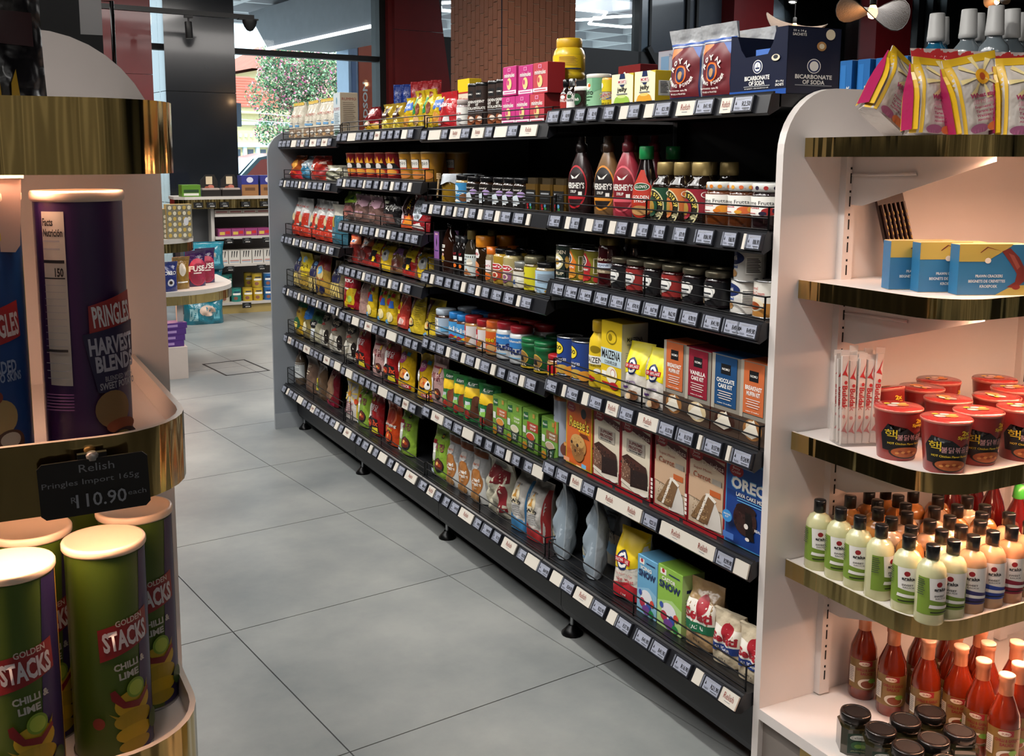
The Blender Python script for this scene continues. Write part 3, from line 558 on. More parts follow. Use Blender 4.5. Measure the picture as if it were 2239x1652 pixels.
def SODA(n):
    w,d,h = .18,.15,.14; mb = MB(); m = M('1B2036',.35); ins = M('6E6F74',.8); x,y = w/2,d/2; t = .0015
    fr = [(-x,0),(x,0),(x,h),(x-.035,h),(x-.045,.78*h),(x-.06,.62*h),(-x+.05,.60*h),(-x+.035,.72*h),(-x+.022,h*.93),(-x,h*.95)]
    mb.prism(fr,-y,-y+t,m,'y'); mb.box(-x,x,y-t,y,0,h*.98,m); mb.box(-x,-x+t,-y,y,0,h*.96,m); mb.box(x-t,x,-y,y,0,h,m); mb.box(-x,x,-y,y,0,.002,m)
    mb.box(x-.03,x,-y,y,h-.0015,h,m)
    f = [rr(0,0,1,.08,'b'),ee(.5,.44,.085,.105,'w'),ee(.5,.44,.075,.093,'db'),ee(.5,.44,.055,.07,'w'),pp('db',(.46,.43),(.54,.43),(.53,.405),(.47,.405)),rr(.497,.43,.503,.49,'db'),tt('BICARBONATE',.5,.27,.44,'w',.07,bold=.03),tt('OF SODA',.5,.19,.28,'w',.07,bold=.03),rr(.27,.135,.73,.15,'gr'),tt('BY QUALITY – FOR HOUSEHOLD USE',.5,.11,.42,'w',.02),tt('50 x 14 g',.9,.19,.13,'w',.04),tt('SACHETS',.9,.14,.14,'w',.04),ee(.82,.55,.07,.05,'cr'),ee(.82,.56,.04,.03,'dgr')]
    draw(mb,f,lambda u,v,l:(u,-y-l,v),w,h)
    draw(mb,[ee(.5,.42,.13,.11,'w'),ee(.5,.42,.115,.097,'db'),ee(.5,.42,.085,.075,'w'),tt('BICARBONATE',.5,.26,.7,'w',.065,bold=.03),tt('OF SODA',.5,.18,.42,'w',.065,bold=.03),rr(.15,.125,.85,.14,'gr'),tt('50 x 14 g',.2,.93,.24,'w',.04),tt('SACHETS',.2,.88,.26,'w',.04),ee(.62,.72,.09,.07,'tn'),ee(.78,.9,.09,.08,'cr'),ee(.62,.72,.05,.04,'cr')],lambda u,v,l:(x+l,u,v),d,h)
    o = mb.build(n)
    r = empty(n+'_root'); r.name = n; o.name = 'carton'; o.parent = r
    mb = MB()
    for k in range(6): mb.box(-.03,x-.02,-y+.02+k*.018,-y+.03+k*.018,.01,h*.72-.004*k,M('4C77C8',.5))
    mb.build('sachet_stack', r)
    return r
T('soda_box','soda_sachet_box','box','dark navy open display box of bicarbonate of soda sachets', SODA)
# --- syrups row
SYR = [(.9,0),(.98,.02),(1,.1),(.97,.3),(1,.42),(.95,.52),(.7,.66),(.42,.78),(.34,.81)]
SYC = lambda m: [('cap',[(.36,.8),(.4,.81),(.4,.9),(.27,.915),(.27,.99),(.24,1),(.05,1)],m)]
def SYRUP(col, ring, lc, cap):
    return lambda n: LP(n,.082,.06,.22,SYR,pl(col,.25),SYC(pl(cap)),(.05,.66,None,[ee(.5,.5,.36,.46,ring,26),ee(.5,.5,.32,.42,lc,26),pp('w',(.35,.76),(.5,.7),(.66,.79),(.56,.68),(.42,.67)),tt("HERSHEY'S",.5,.53,.56,'w',.13,bold=.03),tt('SYRUP',.46,.40,.2,'w',.06),rr(.24,.24,.76,.3,ring),rr(.62,.3,.72,.4,'w')]),24)
T('choc_syrup','syrup_bottle','bottle','dark brown chocolate syrup squeeze bottle with red ringed oval label', SYRUP('2C1C1C','r','241417','201414'))
T('caramel_syrup','syrup_bottle','bottle','tan caramel syrup squeeze bottle with orange ringed oval label', SYRUP('7A5B3A','D98A2B','1E1818','4A3526'))
T('strawberry_syrup','syrup_bottle','bottle','pinkish red strawberry syrup squeeze bottle with oval label', SYRUP('A03240','D65A66','7C1822','7A2430'))
T('golden_squeeze','syrup_bottle','bottle','tapered dark syrup squeeze bottle with green flip cap and red teardrop label', lambda n: LP(n,.076,.056,.19,[(.92,0),(1,.04),(1,.28),(.85,.5),(.55,.72),(.42,.82)],M('170F10',.12,coat=1),[('cap',[(.44,.82),(.5,.83),(.5,.985),(.45,1),(.05,1)],pl('1F8A4C'))],(.03,.7,None,[ee(.5,.4,.4,.4,'B5321F'),pp('B5321F',(.2,.6),(.8,.6),(.58,.97),(.42,.97)),ee(.5,.63,.26,.08,'w'),ee(.5,.63,.24,.07,'dg'),tt('ILLOVO',.5,.63,.36,'w',.06),tt('GOLDEN',.5,.42,.46,'w',.07),tt('SYRUP',.5,.34,.34,'w',.06),ee(.5,.15,.25,.1,'tn')])))
LYL = [(.92,0),(1,.03),(1,.1),(.96,.13),(1,.16),(1,.58),(.92,.66),(.62,.73),(.58,.79)]
def LYLE(lc, w):
    return lambda n: LP(n,w,w,.15,LYL,M('1B120E',.1,coat=1),[('cap',[(.6,.78),(.64,.79),(.64,.98),(.58,1),(.05,1)],M('A58F5C',.35,.5))],(.17,.57,lc,[ee(.3,.2,.36,.75,'D8CFA0',26),ee(.3,.2,.33,.69,'2A2A20',26)]+ARC('GOLDEN SYRUP',.3,.2,.28,.56,pi*.95,pi*.05,.065,'E8D060',.16)+[ee(.3,.2,.2,.42,lc,22),ee(.3,.2,.12,.26,'gd'),ee(.8,.78,.1,.12,'w'),ee(.8,.78,.08,.1,lc)]))
T('syrup_green','syrup_bottle','bottle','clear golden syrup bottle with green arch label and gold cap', LYLE('1F4A34',.072))
T('syrup_orange','syrup_bottle','bottle','golden syrup bottle with orange arch label squeezed between two others', LYLE('C8703A',.066))
T('syrup_red','syrup_bottle','bottle','golden syrup bottle with red arch label and gold cap', LYLE('8E2230',.072))
def FRUIT(body, f1, f2, sub):
    lid = M('CFCFCB',.35,var=.02)
    def fn(n):
        r = JAR(n,.078,.104,body,lid,'w',[tt('Bonne Frutta',.42,.66,.7,'k',.2,bold=0),tt(sub,.3,.4,.34,'r',.09),ee(.68,.22,.16,.2,f1),ee(.86,.26,.13,.19,f2),ee(.55,.12,.08,.1,f2),rr(.1,.1,.4,.13,'r')],.32,.78,.17,.98,.86)
        mb = MB(); rl = .039*.98
        draw(mb,[ee(.2+.2*k,.5,.05,.32,(f1,f2)[k%2]) for k in range(4)]+[rr(.26+.2*k,.3,.3+.2*k,.38,'gr') for k in range(3)],lambda u,v,l:((rl+l)*sin(u/rl),-(rl+l)*cos(u/rl),.104*.84+v),2*pi*rl*.45,.104*.13,rl*.3)
        mb.build('lid_print', r); return r
    return fn
T('jam_apricot','jam_jar','jar','fruit spread jar with white label picturing apricots and printed white lid', FRUIT('5A2C10','E0902A','D87820','Albicocca'))
T('jam_peach','jam_jar','jar','fruit spread jar with white label picturing peaches and printed white lid', FRUIT('4A2410','D86A3A','E0A038','Pesca'))
T('jam_berry','jam_jar','jar','fruit spread jar with white label picturing berries and printed white lid', FRUIT('1C0E10','A02A2A','2A2038','Frutti'))
T('syrup_can','syrup_tin','tin','dark green and gold lion badge syrup tin', lambda n: CAN(n,.078,.101,'23302A',[tt('GOLDEN',.36,.82,.6,'cr',.12),ee(.36,.5,.24,.26,'D8CFA0'),ee(.36,.5,.18,.19,'w'),ee(.36,.5,.11,.1,'gd'),tt('SYRUP',.36,.12,.5,'cr',.1),ee(.7,.5,.06,.2,'gd')]))
def GOLD(c, f, tx):
    return lambda n: CAN(n,.074,.097,'7C7426',[pp(c,(0,.2),(.5,.2),(.55,.6),(.35,.95),(0,.95)),ee(.2,.7,.2,.18,'w'),ee(.2,.7,.17,.155,'k'),tt('ALL',.2,.75,.18,'w',.09),tt('GOLD',.2,.66,.24,'w',.09),tt(tx,.28,.42,.4,'w',.07),ee(.4,.2,.16,.14,f),ee(.25,.14,.14,.12,f),rr(.62,.3,.74,.8,'cr'),rr(.64,.32,.72,.78,'5A5A20'),ee(.72,.12,.1,.1,f)])
T('apricot_can','jam_tin','tin','olive tin of jam with orange apricot panel', GOLD('D8782A','E09A3A','SMOOTH'))
T('straw_can','jam_tin','tin','olive tin of jam with red strawberry panel', GOLD('A52A2E','C0302E','STRAWBERRY'))
T('tall_jam','jam_jar','jar','tall dark red preserve jar with gold lid and white band', lambda n: JAR(n,.066,.138,'3A0E12',goldlid,None,[tt('Hillebrand',.45,.72,.7,'cr',.1,bold=0),rr(0,.46,1,.6,'C9D4E4'),tt('HELLEJANE',.4,.53,.6,'db',.08),rr(0,.3,1,.42,'8A7A62'),tt('StroGude',.4,.36,.4,'cr',.07)],.08,.85,.14,.88))
def FARM(lc, body):
    return lambda n: JAR(n,.068 if lc == 'k' else .072,.088,body,M('8B8470',.3,.7),lc,[ee(.3,.5,.2,.34,'w'),ee(.46,.62,.14,.22,'w'),ee(.38,.5,.19,.29,'B9B9B9'),ee(.38,.5,.17,.26,'ECECE8'),rr(.2,.46,.5,.54,'dgr'),ee(.12,.82,.06,.1,'w'),pp('6A5A46',(.05,.05),(.3,.05),(.26,.3),(.1,.3)),rr(.25,.38,.45,.42,'gr')],.1,.72,.16,.98)
T('black_jam','jam_jar','jar','small jam jar with black label, white cloud badge and silver lid', FARM('k','160C10'), 'black label jam jars')
T('red_jam','jam_jar','jar','small jam jar with red label, white cloud badge and silver lid', FARM('8E2A28','3A0E0E'), 'red label jam jars')
T('milk_can','condensed_milk_tin','tin','white condensed milk tin with blue oval badge', lambda n: CAN(n,.074,.08,'DAD8D2',[ee(.18,.7,.34,.22,'1E2C5E'),tt('Nestlé',.16,.7,.34,'w',.15),tt('Ideal',.2,.42,.3,'b',.1),ee(.2,.2,.14,.12,'tn'),rr(.55,.2,.9,.75,'w')]+lines(.58,.24,.88,.7,9,'k')), 'condensed milk tins')
T('caramel_can','caramel_tin','tin','white and caramel tin of caramel cream', lambda n: CAN(n,.076,.085,'DEDAD0',[tt('Caramel',.24,.82,.32,'C0392B',.09,bold=0),tt('Table Cream',.34,.68,.46,'C0392B',.1,bold=0),rr(0,0,.7,.4,'B07A3A'),ee(.3,.34,.26,.2,'cr'),ee(.3,.3,.18,.12,'A04A20'),rr(.74,.1,.96,.8,'6C80B8')]))
# --- row c bay 1
T('peach_can','peach_tin','tin','blue tin of peach slices with yellow oval badge', lambda n: CAN(n,.08,.117,'2A458C',[ee(.3,.72,.24,.19,'k'),ee(.3,.72,.22,.17,'F0D838'),tt('KOO',.3,.74,.34,'k',.12,bold=.05),tt('PEACH SLICES',.34,.42,.56,'w',.07),tt('IN SYRUP',.34,.34,.3,'w',.05),ee(.2,.12,.2,.14,'E0942E'),ee(.5,.14,.2,.13,'D8B050'),ee(.75,.1,.2,.14,'E09A38')]), 'peach slice tins')
MZ = [tt('MAIZENA',.5,.52,.86,'k',.085,bold=.02),tt('CORNFLOUR',.5,.45,.62,'k',.04),]
T('corn_bottle','cornflour_bottle','bottle','yellow cornflour shaker bottle with gold screw cap', lambda n: LP(n,.064,.05,.191,[(.92,0),(1,.03),(1,.62),(.92,.72),(.6,.8),(.56,.84)],pl('E2C22A',.35),[('cap',[(.6,.83),(.66,.84),(.66,.985),(.6,1),(.05,1)],pl('C9A41C',.4))],(.04,.66,None,[ee(.5,.86,.2,.09,'8A7410'),rr(.0,.5,1,.7,'w'),tt('MAIZENA',.5,.6,.8,'k',.14),tt('CORNFLOUR',.5,.47,.5,'k',.05),ee(.6,.34,.12,.06,'w'),ee(.4,.14,.14,.06,'r'),rr(.1,.2,.4,.22,'r')])))
T('corn_box','cornflour_box','box','tall yellow cornflour carton with white side panel', lambda n: BX(n,.1,.085,.201,'E0BF22',[ee(.5,.78,.26,.1,'8A7410'),ee(.5,.78,.22,.08,'E0BF22'),ee(.44,.78,.1,.05,'8A7410'),rr(0,.39,1,.62,'BFD4DC'),tt('MAIZENA',.5,.54,.9,'k',.12,bold=.02),tt('CORNFLOUR',.5,.43,.62,'dgr',.05),ee(.55,.26,.27,.12,'E8E4D0'),ee(.62,.29,.12,.06,'B5322E'),ee(.62,.29,.1,.05,'w'),pp('w',(.08,.3),(.3,.3),(.3,.22),(.08,.22)),rr(.3,.22,.85,.25,'y'),ee(.68,.12,.22,.05,'r'),rr(.1,.13,.5,.15,'r'),rr(.12,.01,.8,.03,'gd')],[tt('MAIZENA',.5,.78,.6,'k',.06),rr(.2,.7,.8,.72,'gr')]+lines(.15,.15,.85,.6,14,'gr',.3),'C9C4B4','D8B61E'))
SNB = [ee(.42,.5,.2,.15,'db'),ee(.42,.5,.16,.115,'w'),ee(.42,.5,.1,.07,'db'),pp('B5242E',(.14,.46),(.72,.46),(.72,.54),(.14,.54)),tt('SNOWFLAKE',.43,.5,.5,'w',.05)]
T('easymix','muffin_mix_bag','bag','yellow and white foil muffin mix bag with blue ring badge', lambda n: BG(n,.088,.06,.155,'D9D4CC',[pp('E6D81E',(0,.42),(.2,.48),(.5,.5),(.8,.46),(1,.44),(1,1),(0,1))]+[(d[0],[(x,y+.1) for x,y in d[1]],d[2]) if d[0]=='p' else (d[0],d[1],d[2],d[3]+.1)+d[4:] for d in SNB]+[tt('easymix',.4,.32,.52,'5E3A80',.07),rr(.05,.2,.3,.24,'pu'),ee(.5,.1,.25,.09,'8A5A3C'),ee(.35,.08,.12,.06,'E8C8A0')],5,seal=.05,base=.9,rough=.26,amp=.07,soft=6), 'muffin mix bags')
def KIT(c, title, w, h, cake):
    return lambda n: BX(n,w,.07,h,'8C867C',[rr(0,0,1,.3,'4A3A30'),ee(.5,.17,.36,.13,cake),ee(.45,.2,.2,.08,'E0CDB0'),pp('EDE6D6',(.1,.1),(.55,.3),(.75,.12),(.5,.06)),ee(.2,.62,.16,.05,'D8D4CC'),rr(.0,.3,.12,1,'B0A89A'),rr(.12,.36,.88,.985,c),rr(.33,.76,.67,.89,'k'),tt('NOMU',.5,.825,.26,'w',.03),tt(title[0],.5,.68,.62,'w',.055,bold=.03),tt(title[1],.5,.61,.5,'w',.055,bold=.03)]+[rr(.24+.05*(i%2),.535-.03*i,.76-.05*(i%2),.545-.03*i,'E8DAD0') for i in range(4)]+[tt('makes 12 muffins',.5,.395,.5,'w',.016)],None,'6A2A22',c,.3)
T('kit_orange','baking_kit_box','box','orange labelled breakfast muffin kit box', KIT('C8693C',('BREAKFAST','MUFFIN KIT'),.088,.19,'9A6A3C'), 'muffin kit boxes')
T('kit_red','baking_kit_box','box','crimson labelled vanilla cake kit box', KIT('8E1F33',('VANILLA','CAKE KIT'),.096,.187,'D8C49A'))
T('kit_blue','baking_kit_box','box','blue labelled chocolate cake kit box', KIT('1F4A78',('CHOCOLATE','CAKE KIT'),.1,.189,'3A2018'))
# --- row d bay 1
T('pale_can','frosting_tub','tub','pale grey icing tub with orange panel at the bay joint', lambda n: LP(n,.078,.078,.19,[(.95,0),(1,.02),(1,.93)],M('9AA4B8',.4),[('lid',[(1.03,.92),(1.05,.94),(1.05,.985),(.98,1),(.05,1)],M('9A5A2C',.4))],(.02,.92,'A7AFC0',[pp('C86A38',(0,.2),(.45,.3),(.45,.6),(0,.62)),ee(.75,.14,.2,.14,'7A4A40'),tt('n',.2,.85,.06,'k'),rr(.1,.7,.3,.72,'k')])))
BCR = lambda x,y: [ee(x,y,.17,.075,'A8242C'),tt('Betty',x,y+.018,.17,'w',.035,bold=0),tt('Crocker',x,y-.018,.22,'w',.035,bold=0)]
T('choc_chip_box','muffin_mix_box','box','orange and yellow peanut butter muffin mix box', lambda n: BX(n,.142,.05,.2,'C9A42A',[rr(.035,.025,.965,.965,'D0642A'),pp('B85420',(.5,.965),(.965,.965),(.965,.8),(.62,.8),(.5,.88))]+BCR(.2,.87)+[tt("Reese's",.52,.66,.76,'k',.17,bold=.06),tt("Reese's",.52,.665,.74,'F3D24A',.16,bold=.02),tt('MUFFIN MIX',.72,.56,.42,'y',.035)]+lines(.55,.47,.92,.53,3,'k')+[ee(.5,.33,.31,.16,'B5854A'),ee(.5,.24,.24,.15,'9A6C3C'),ee(.5,.4,.26,.1,'C79C5C'),*speck(.5,.32,.26,.14,50,('9A7040','D0A868','7E5830')),ee(.38,.38,.04,.025,'3A2418'),ee(.6,.36,.045,.028,'3A2418'),ee(.52,.27,.03,.025,'3A2418'),ee(.82,.86,.1,.075,'k'),ee(.12,.3,.05,.03,'C88A4A'),rr(.08,.06,.3,.12,'E8A078'),rr(.78,.06,.95,.12,'lb'),rr(.58,.05,.76,.07,'F0D0A0')],None,'B89A28','A8862A'), None)
def speck(cx,cy,rx,ry,n,cols,s=.012,seed=3):
    rn = random.Random(seed); out = []
    for i in range(n):
        a = rn.uniform(0,6.28); q = rn.random()**.5; x, y = cx+rx*q*cos(a), cy+ry*q*sin(a); z = s*rn.uniform(.5,1.4)
        out.append(pp(cols[i%len(cols)],(x-z,y-z*.5),(x+z,y-z*.4),(x+z*.6,y+z*.6),(x-z*.5,y+z*.5)))
    return out
def CAKE(pict, title, sub):
    return lambda n: BX(n,.138 if sub == 'b' else .14,.05,.205,'8E1B22',[rr(.04,.035,.955,.99,'D8CDB8' if sub == 'b' else 'C9B49A'),pp('5A181C',(.04,.8),(.3,.86),(.955,.76),(.955,.86),(.5,.93),(.04,.99)),rr(.04,.9,.955,.99,'9A1F26')]+BCR(.22,.885)+[tt('Delights',.66,.81,.56,'E8D8C8',.075,bold=0)]+title+pict+[rr(.04,.0,.955,.04,'9A1F26')],lines(.2,.05,.8,.95,26,'cr',.35),'6E141A','7E181E')
T('brownie_box','cake_mix_box','box','red framed frosted brownie mix box picturing a dark brownie', CAKE([pp('E4DCCB',(.04,.12),(.5,.04),(.955,.06),(.955,.2),(.1,.3)),pp('7C5A48',(.06,.16),(.38,.12),(.36,.36),(.06,.46)),pp('2A1A18',(.36,.1),(.93,.14),(.9,.36),(.36,.4)),pp('3A201A',(.06,.46),(.24,.52),(.86,.44),(.9,.36),(.36,.34)),pp('5A3428',(.2,.47),(.45,.45),(.7,.41),(.5,.4)),ee(.5,.44,.2,.03,'4A2820'),ee(.78,.06,.12,.02,'E8E0D8')]+speck(.2,.3,.14,.14,30,('A8846A','5A3C30','C8A890'))+speck(.64,.24,.26,.1,40,('120A0A','4A3028','2A1816'))+speck(.5,.42,.34,.05,16,('6A4636','1E100E'),.02),[rr(.2,.56,.8,.73,'A59C90'),tt('SUPREME',.5,.69,.44,'5A181C',.045,bold=.03),tt('FROSTED',.5,.63,.44,'5A181C',.045,bold=.03),tt('BROWNIE MIX',.5,.585,.4,'dgr',.025)],'b'), 'frosted brownie mix boxes')
T('carrot_box','cake_mix_box','box','red framed carrot cake mix box picturing a frosted slice', CAKE([pp('C9A88A',(.04,.36),(.955,.3),(.955,.6),(.04,.62)),pp('D4CEC6',(.5,.04),(.955,.06),(.9,.26),(.7,.44),(.5,.46)),pp('8A6A48',(.12,.1),(.45,.42),(.56,.46),(.3,.1)),pp('EDE6DA',(.28,.09),(.54,.47),(.6,.46),(.34,.09)),pp('7E5E40',(.34,.09),(.6,.46),(.76,.4),(.58,.08)),pp('EDE6DA',(.56,.44),(.76,.38),(.8,.41),(.6,.48)),rr(.62,.46,.9,.53,'C0602E')]+speck(.28,.24,.09,.12,26,('6A4E34','A88660'))+speck(.54,.25,.1,.14,34,('5E442C','9A7A54','C8A878'))+[rr(.06,.12+.055*i,.12,.16+.055*i,'E8E0D8') for i in range(5)],[tt('Super Moist.',.4,.73,.5,'8A2A20',.04,bold=0),tt('Carrot',.38,.645,.46,'A0401E',.075,bold=0),tt('cake mix',.44,.57,.36,'A0401E',.04,bold=0),rr(.66,.6,.9,.67,'A59C90')],'c'), 'carrot cake mix boxes')
T('lava_box','cake_mix_box','box','blue lava cake mix box picturing a chocolate cake beside the white panel', lambda n: BX(n,.142,.05,.21,'3F86BE',[rr(.03,.02,.99,.97,'1C3E86'),rr(.03,.62,.99,.97,'23509E')]+BCR(.25,.86)+[tt('OREO',.56,.72,.86,'6FB3DE',.15,bold=.09),tt('OREO',.56,.72,.82,'w',.13,bold=.06),tt('LAVA CAKE MIX',.6,.6,.66,'w',.045,bold=.03)]+[rr(.3,.555-.03*i,.95,.565-.03*i,'lb') for i in range(2)]+[ee(.5,.34,.28,.18,'3A221E'),ee(.52,.46,.24,.06,'2A1614'),pp('140C0C',(.5,.44),(.66,.42),(.74,.14),(.55,.12)),*speck(.5,.34,.25,.15,50,('2A1614','523430','1A0E0E')),ee(.62,.3,.05,.03,'E8E0D8'),ee(.66,.16,.05,.02,'E8E0D8'),ee(.16,.33,.12,.07,'3C8ED2'),tt('BAKING',.16,.35,.16,'w',.02),tt('KIT',.16,.32,.08,'w',.02),rr(.08,.08,.34,.15,'4A74C0'),tt('REAL',.9,.3,.14,'w',.03)],None,'1C3E86','3F86BE'))
# --- bottom of bay 1
T('silver_pouch','flour_pouch','pouch','plain silver blue stand-up pouch of flour', lambda n: BG(n,.1,.06,.25,'BBC8D4',[pp('8E9CA8',(.55,.1),(1,.05),(1,.9),(.6,.8)),pp('D8CFAE',(.1,.05),(.5,.05),(.45,.45),(.12,.5)),pp('6F96B8',(.1,.2),(.45,.12),(.4,.3))],8,seal=.1,metal=.15,rough=.25,amp=.16), 'silver flour pouches')
T('coconut_pouch','flour_pouch','pouch','slate blue coconut flour pouch with beige panel', lambda n: BG(n,.14,.06,.262,'5A6470',[pp('B9B2A2',(.12,.02),(.95,.02),(.95,.36),(.2,.52)),pp('8FB4D2',(.05,.2),(.95,.12),(.95,.26),(.08,.34)),tt('COCONUT',.5,.42,.5,'k',.04),tt('FLOUR',.52,.36,.3,'k',.03),rr(.4,.62,.8,.64,'k'),rr(.45,.58,.75,.6,'k'),pp('k',(.52,.68),(.68,.68),(.6,.76))],4,seal=.06,rough=.35,amp=.1))
T('flour_yellow','flour_bag','bag','yellow and white paper flour bag with blue ring badge and red base', lambda n: BG(n,.11,.085,.19,'D9D2C6',[pp('E3C31A',(0,.5),(.15,.42),(.4,.52),(.7,.47),(1,.53),(1,1),(0,1)),pp('B22630',(0,0),(1,0),(1,.2),(.7,.26),(0,.18))]+[(d[0],[(x,y+.06) for x,y in d[1]],d[2]) if d[0]=='p' else (d[0],d[1],d[2],d[3]+.06)+d[4:] for d in SNB]+[tt('Too fresh to flop',.5,.36,.6,'B22630',.04,bold=0),tt('cake wheat',.55,.29,.6,'B22630',.055),tt('flour',.5,.24,.3,'B22630',.04),tt('1 kg',.55,.07,.16,'w',.04)],9,seal=.02,base=.95,rough=.6,amp=.05,soft=6))
def SNOW(c, c2, word, w, h):
    return lambda n: BX(n,w,.07,h,c,[pp(c2,(0,0),(1,0),(1,.42),(.6,.5),(0,.4)),rr(.1,.86,.34,.95,'w'),ee(.22,.92,.06,.035,'r'),tt(word,.45,.8,.56,'w',.065,bold=.04),tt('SNOW',.5,.7,.86,'db',.12,bold=.05),rr(.45,.9,.9,.92,'db'),ee(.5,.3,.3,.14,'ECECF0'),ee(.3,.2,.14,.08,'B8334A'),ee(.62,.18,.12,.08,'3A55A8'),ee(.5,.1,.2,.08,'7A4A9A'),ee(.8,.26,.1,.06,'D84A3A'),ee(.2,.36,.08,.05,'3A55A8'),ee(.78,.08,.12,.06,'2A8A4A')],[rr(.2,.7,.8,.75,'db')]+lines(.15,.12,.85,.6,10,'gr',.3),c2,c)
T('icing_box','icing_sugar_box','box','sky blue icing sugar box with navy lettering', SNOW('6AA8CE','8FC0DC','ICING',.086,.16))
T('castor_box','castor_sugar_box','box','lime green castor sugar box with navy lettering', SNOW('8FBE4A','B4D88A','CASTOR',.102,.166))
SEL = lambda b: [rr(.05,.3,.95,.72,'EDE8DE'),ee(.58,.68,.18,.14,'A82430'),pp('A82430',(.55,.8),(.6,.84),(.63,.8)),tt('Selati',.5,.52,.82,'A82430',.17,bold=.05),rr(.05,.26,.95,.4,b),tt('SUGAR',.5,.33,.5,'w',.06),tt('500 g',.5,.12,.24,'k',.05)]
T('sugar_green','sugar_bag','bag','clear brown sugar bag with green band and red apple badge', lambda n: BG(n,.105,.075,.165,'A88A64',SEL('1F6A48'),6,seal=.12,base=.9,rough=.2,amp=.09,soft=6))
T('sugar_blue','sugar_bag','bag','white sugar paper bag with blue band beside the white end display', lambda n: BG(n,.092,.075,.13,'CDBFA4',SEL('1F3A80'),7,seal=.03,base=.92,rough=.45,amp=.07,soft=5), 'blue banded sugar bags')
# --- bay 2
T('red_pouch','sweetener_pouch','pouch','glossy red sweetener pouch with hanging tab', lambda n: BG(n,.14,.05,.133,'B5262C',[tt('Canderel',.5,.66,.7,'w',.14),rr(.1,.5,.3,.6,'b'),rr(.55,.2,.85,.35,'D8D0D0'),ee(.3,.25,.14,.12,'D0605A'),rr(.12,.1,.4,.14,'w')],10,seal=.2,base=.6), 'red sweetener pouches')
T('nut_box','nougat_box','box','yellow and white box standing behind the glass jar', lambda n: BX(n,.1,.05,.19,'E0D4C0',[rr(0,.75,1,1,'y'),rr(0,.72,1,.75,'r'),tt('Nuttes',.5,.6,.7,'r',.1),rr(.1,.4,.9,.5,'pk'),rr(.1,.2,.9,.22,'gr')],None,'E8C428'))
T('glass_jar','sweetener_jar','jar','clear sweetener jar with pink lid ring beside the cocoa tubes', lambda n: JAR(n,.06,.1,'9A8A88',M('B5A8A4',.3),'w',[tt('pure',.4,.6,.4,'r',.16),ee(.5,.25,.14,.12,'gr')],.15,.75,.16,.95))
T('cocoa_tube','cocoa_tube','tube','dark brown hot chocolate tube with white lettering and black lid', lambda n: LP(n,.058,.058,.149,[(1,0),(1,.93)],M('2F211D',.4),[('lid',[(1.02,.92),(1.03,.93),(1.03,.99),(.97,1),(.05,1)],blklid)],(.02,.92,'33241F',[rr(.3,.72,.62,.9,'k'),tt('NOMU',.46,.81,.26,'w',.04),tt('DECADENT',.45,.62,.6,'w',.065,bold=.03),tt('HOT',.35,.54,.3,'w',.065,bold=.03),tt('CHOCOLATE',.46,.46,.66,'w',.065,bold=.03),rr(.2,.38,.7,.4,'gr'),ee(.45,.16,.26,.12,'8A4A28'),ee(.55,.2,.12,.06,'E8D8C8')])), 'hot chocolate tubes')
def MINI(c, f, w):
    return lambda n: BX(n,w,.06,.0905,c,[pp(f,(0,.0),(0,0),(0,0)),rr(0,.06,1,.18,'E8DCE4'),rr(.1,.1,.9,.13,c),tt('minimules',.5,.7,.76,'w',.15,bold=.02),rr(.38,.82,.6,.94,'F0A0C8'),rr(.42,.84,.56,.92,c),ee(.5,.4,.18,.2,'E8CF8A'),ee(.42,.44,.07,.09,c),tt('VANILLA',.5,.22,.2,'w',.04)],None,'A8282C' if w < .088 else c,None)
T('pink_box','fortune_biscuit_box','box','small magenta biscuit box with cream moon picture in the stacked pair of rows', MINI('C2377E','pk',.089), 'magenta biscuit boxes')
T('salmon_box','fortune_biscuit_box','box','salmon red biscuit box with cupcake picture at the end of the stacked magenta boxes', MINI('C24A54','pk',.085), 'salmon biscuit boxes')
def CLOTH(n):
    r = JAR(n,.08,.1,'8A6A1E',M('C9CCD0',.6),None,[],.1,.5,.14,.95)
    mb = MB(); V=[]; N=20
    prof=[(.2,1.06),(.9,1.05),(1.02,.98),(1.1,.86),(1.18,.72)]
    for j,(a,z) in enumerate(prof):
        for k in range(N): an=2*pi*k/N; q=a*(1+.1*(j/4)*cos(an*4)); V.append((.04*q*cos(an),.04*q*sin(an),.1*z-(.006*(j/4)*cos(an*4+1))))
    F=[(j*N+k,j*N+(k+1)%N,(j+1)*N+(k+1)%N,(j+1)*N+k) for j in range(4) for k in range(N)]
    mb.add(V,F[::1],M('C4CBD2',.8,bump=.3),True); mb.add(V[:N],[tuple(range(N))],M('C4CBD2',.8)); mb.build('cloth_cover', r)
    wd = M('C9A878',.6); mb=MB(); mb.tube([(-.03,-.048,.02),(-.02,-.05,.09)],.0035,wd,8)
    for k in range(4): mb.lathe([(.004,0),(.0085,.002),(.0085,.004),(.004,.006)],wd,10,cx=-.02+.001*k,cy=-.05,cap=(1,1)) if 0 else None
    for k in range(4):
        z=.088+.0055*k; mb.tube([(-.02,-.05,z),(-.02,-.05,z+.0035)],.0085,wd,10)
    mb.build('honey_dipper', r)
    return r
T('cloth_honey','honey_jar','jar','honey jar with pale cloth cover and wooden dipper tied on', CLOTH)
T('blue_honey','honey_jar','jar','honey jar with bright blue wrap label and black lid', lambda n: JAR(n,.07,.104,'A8884A',blklid,'3A8AC0',[ee(.3,.7,.18,.2,'B8D8EE'),tt('JACK',.5,.45,.5,'w',.12),ee(.7,.25,.2,.2,'7A5030'),pp('w',(.1,.05),(.4,.2),(.6,.05))],.05,.74,.16,.95))
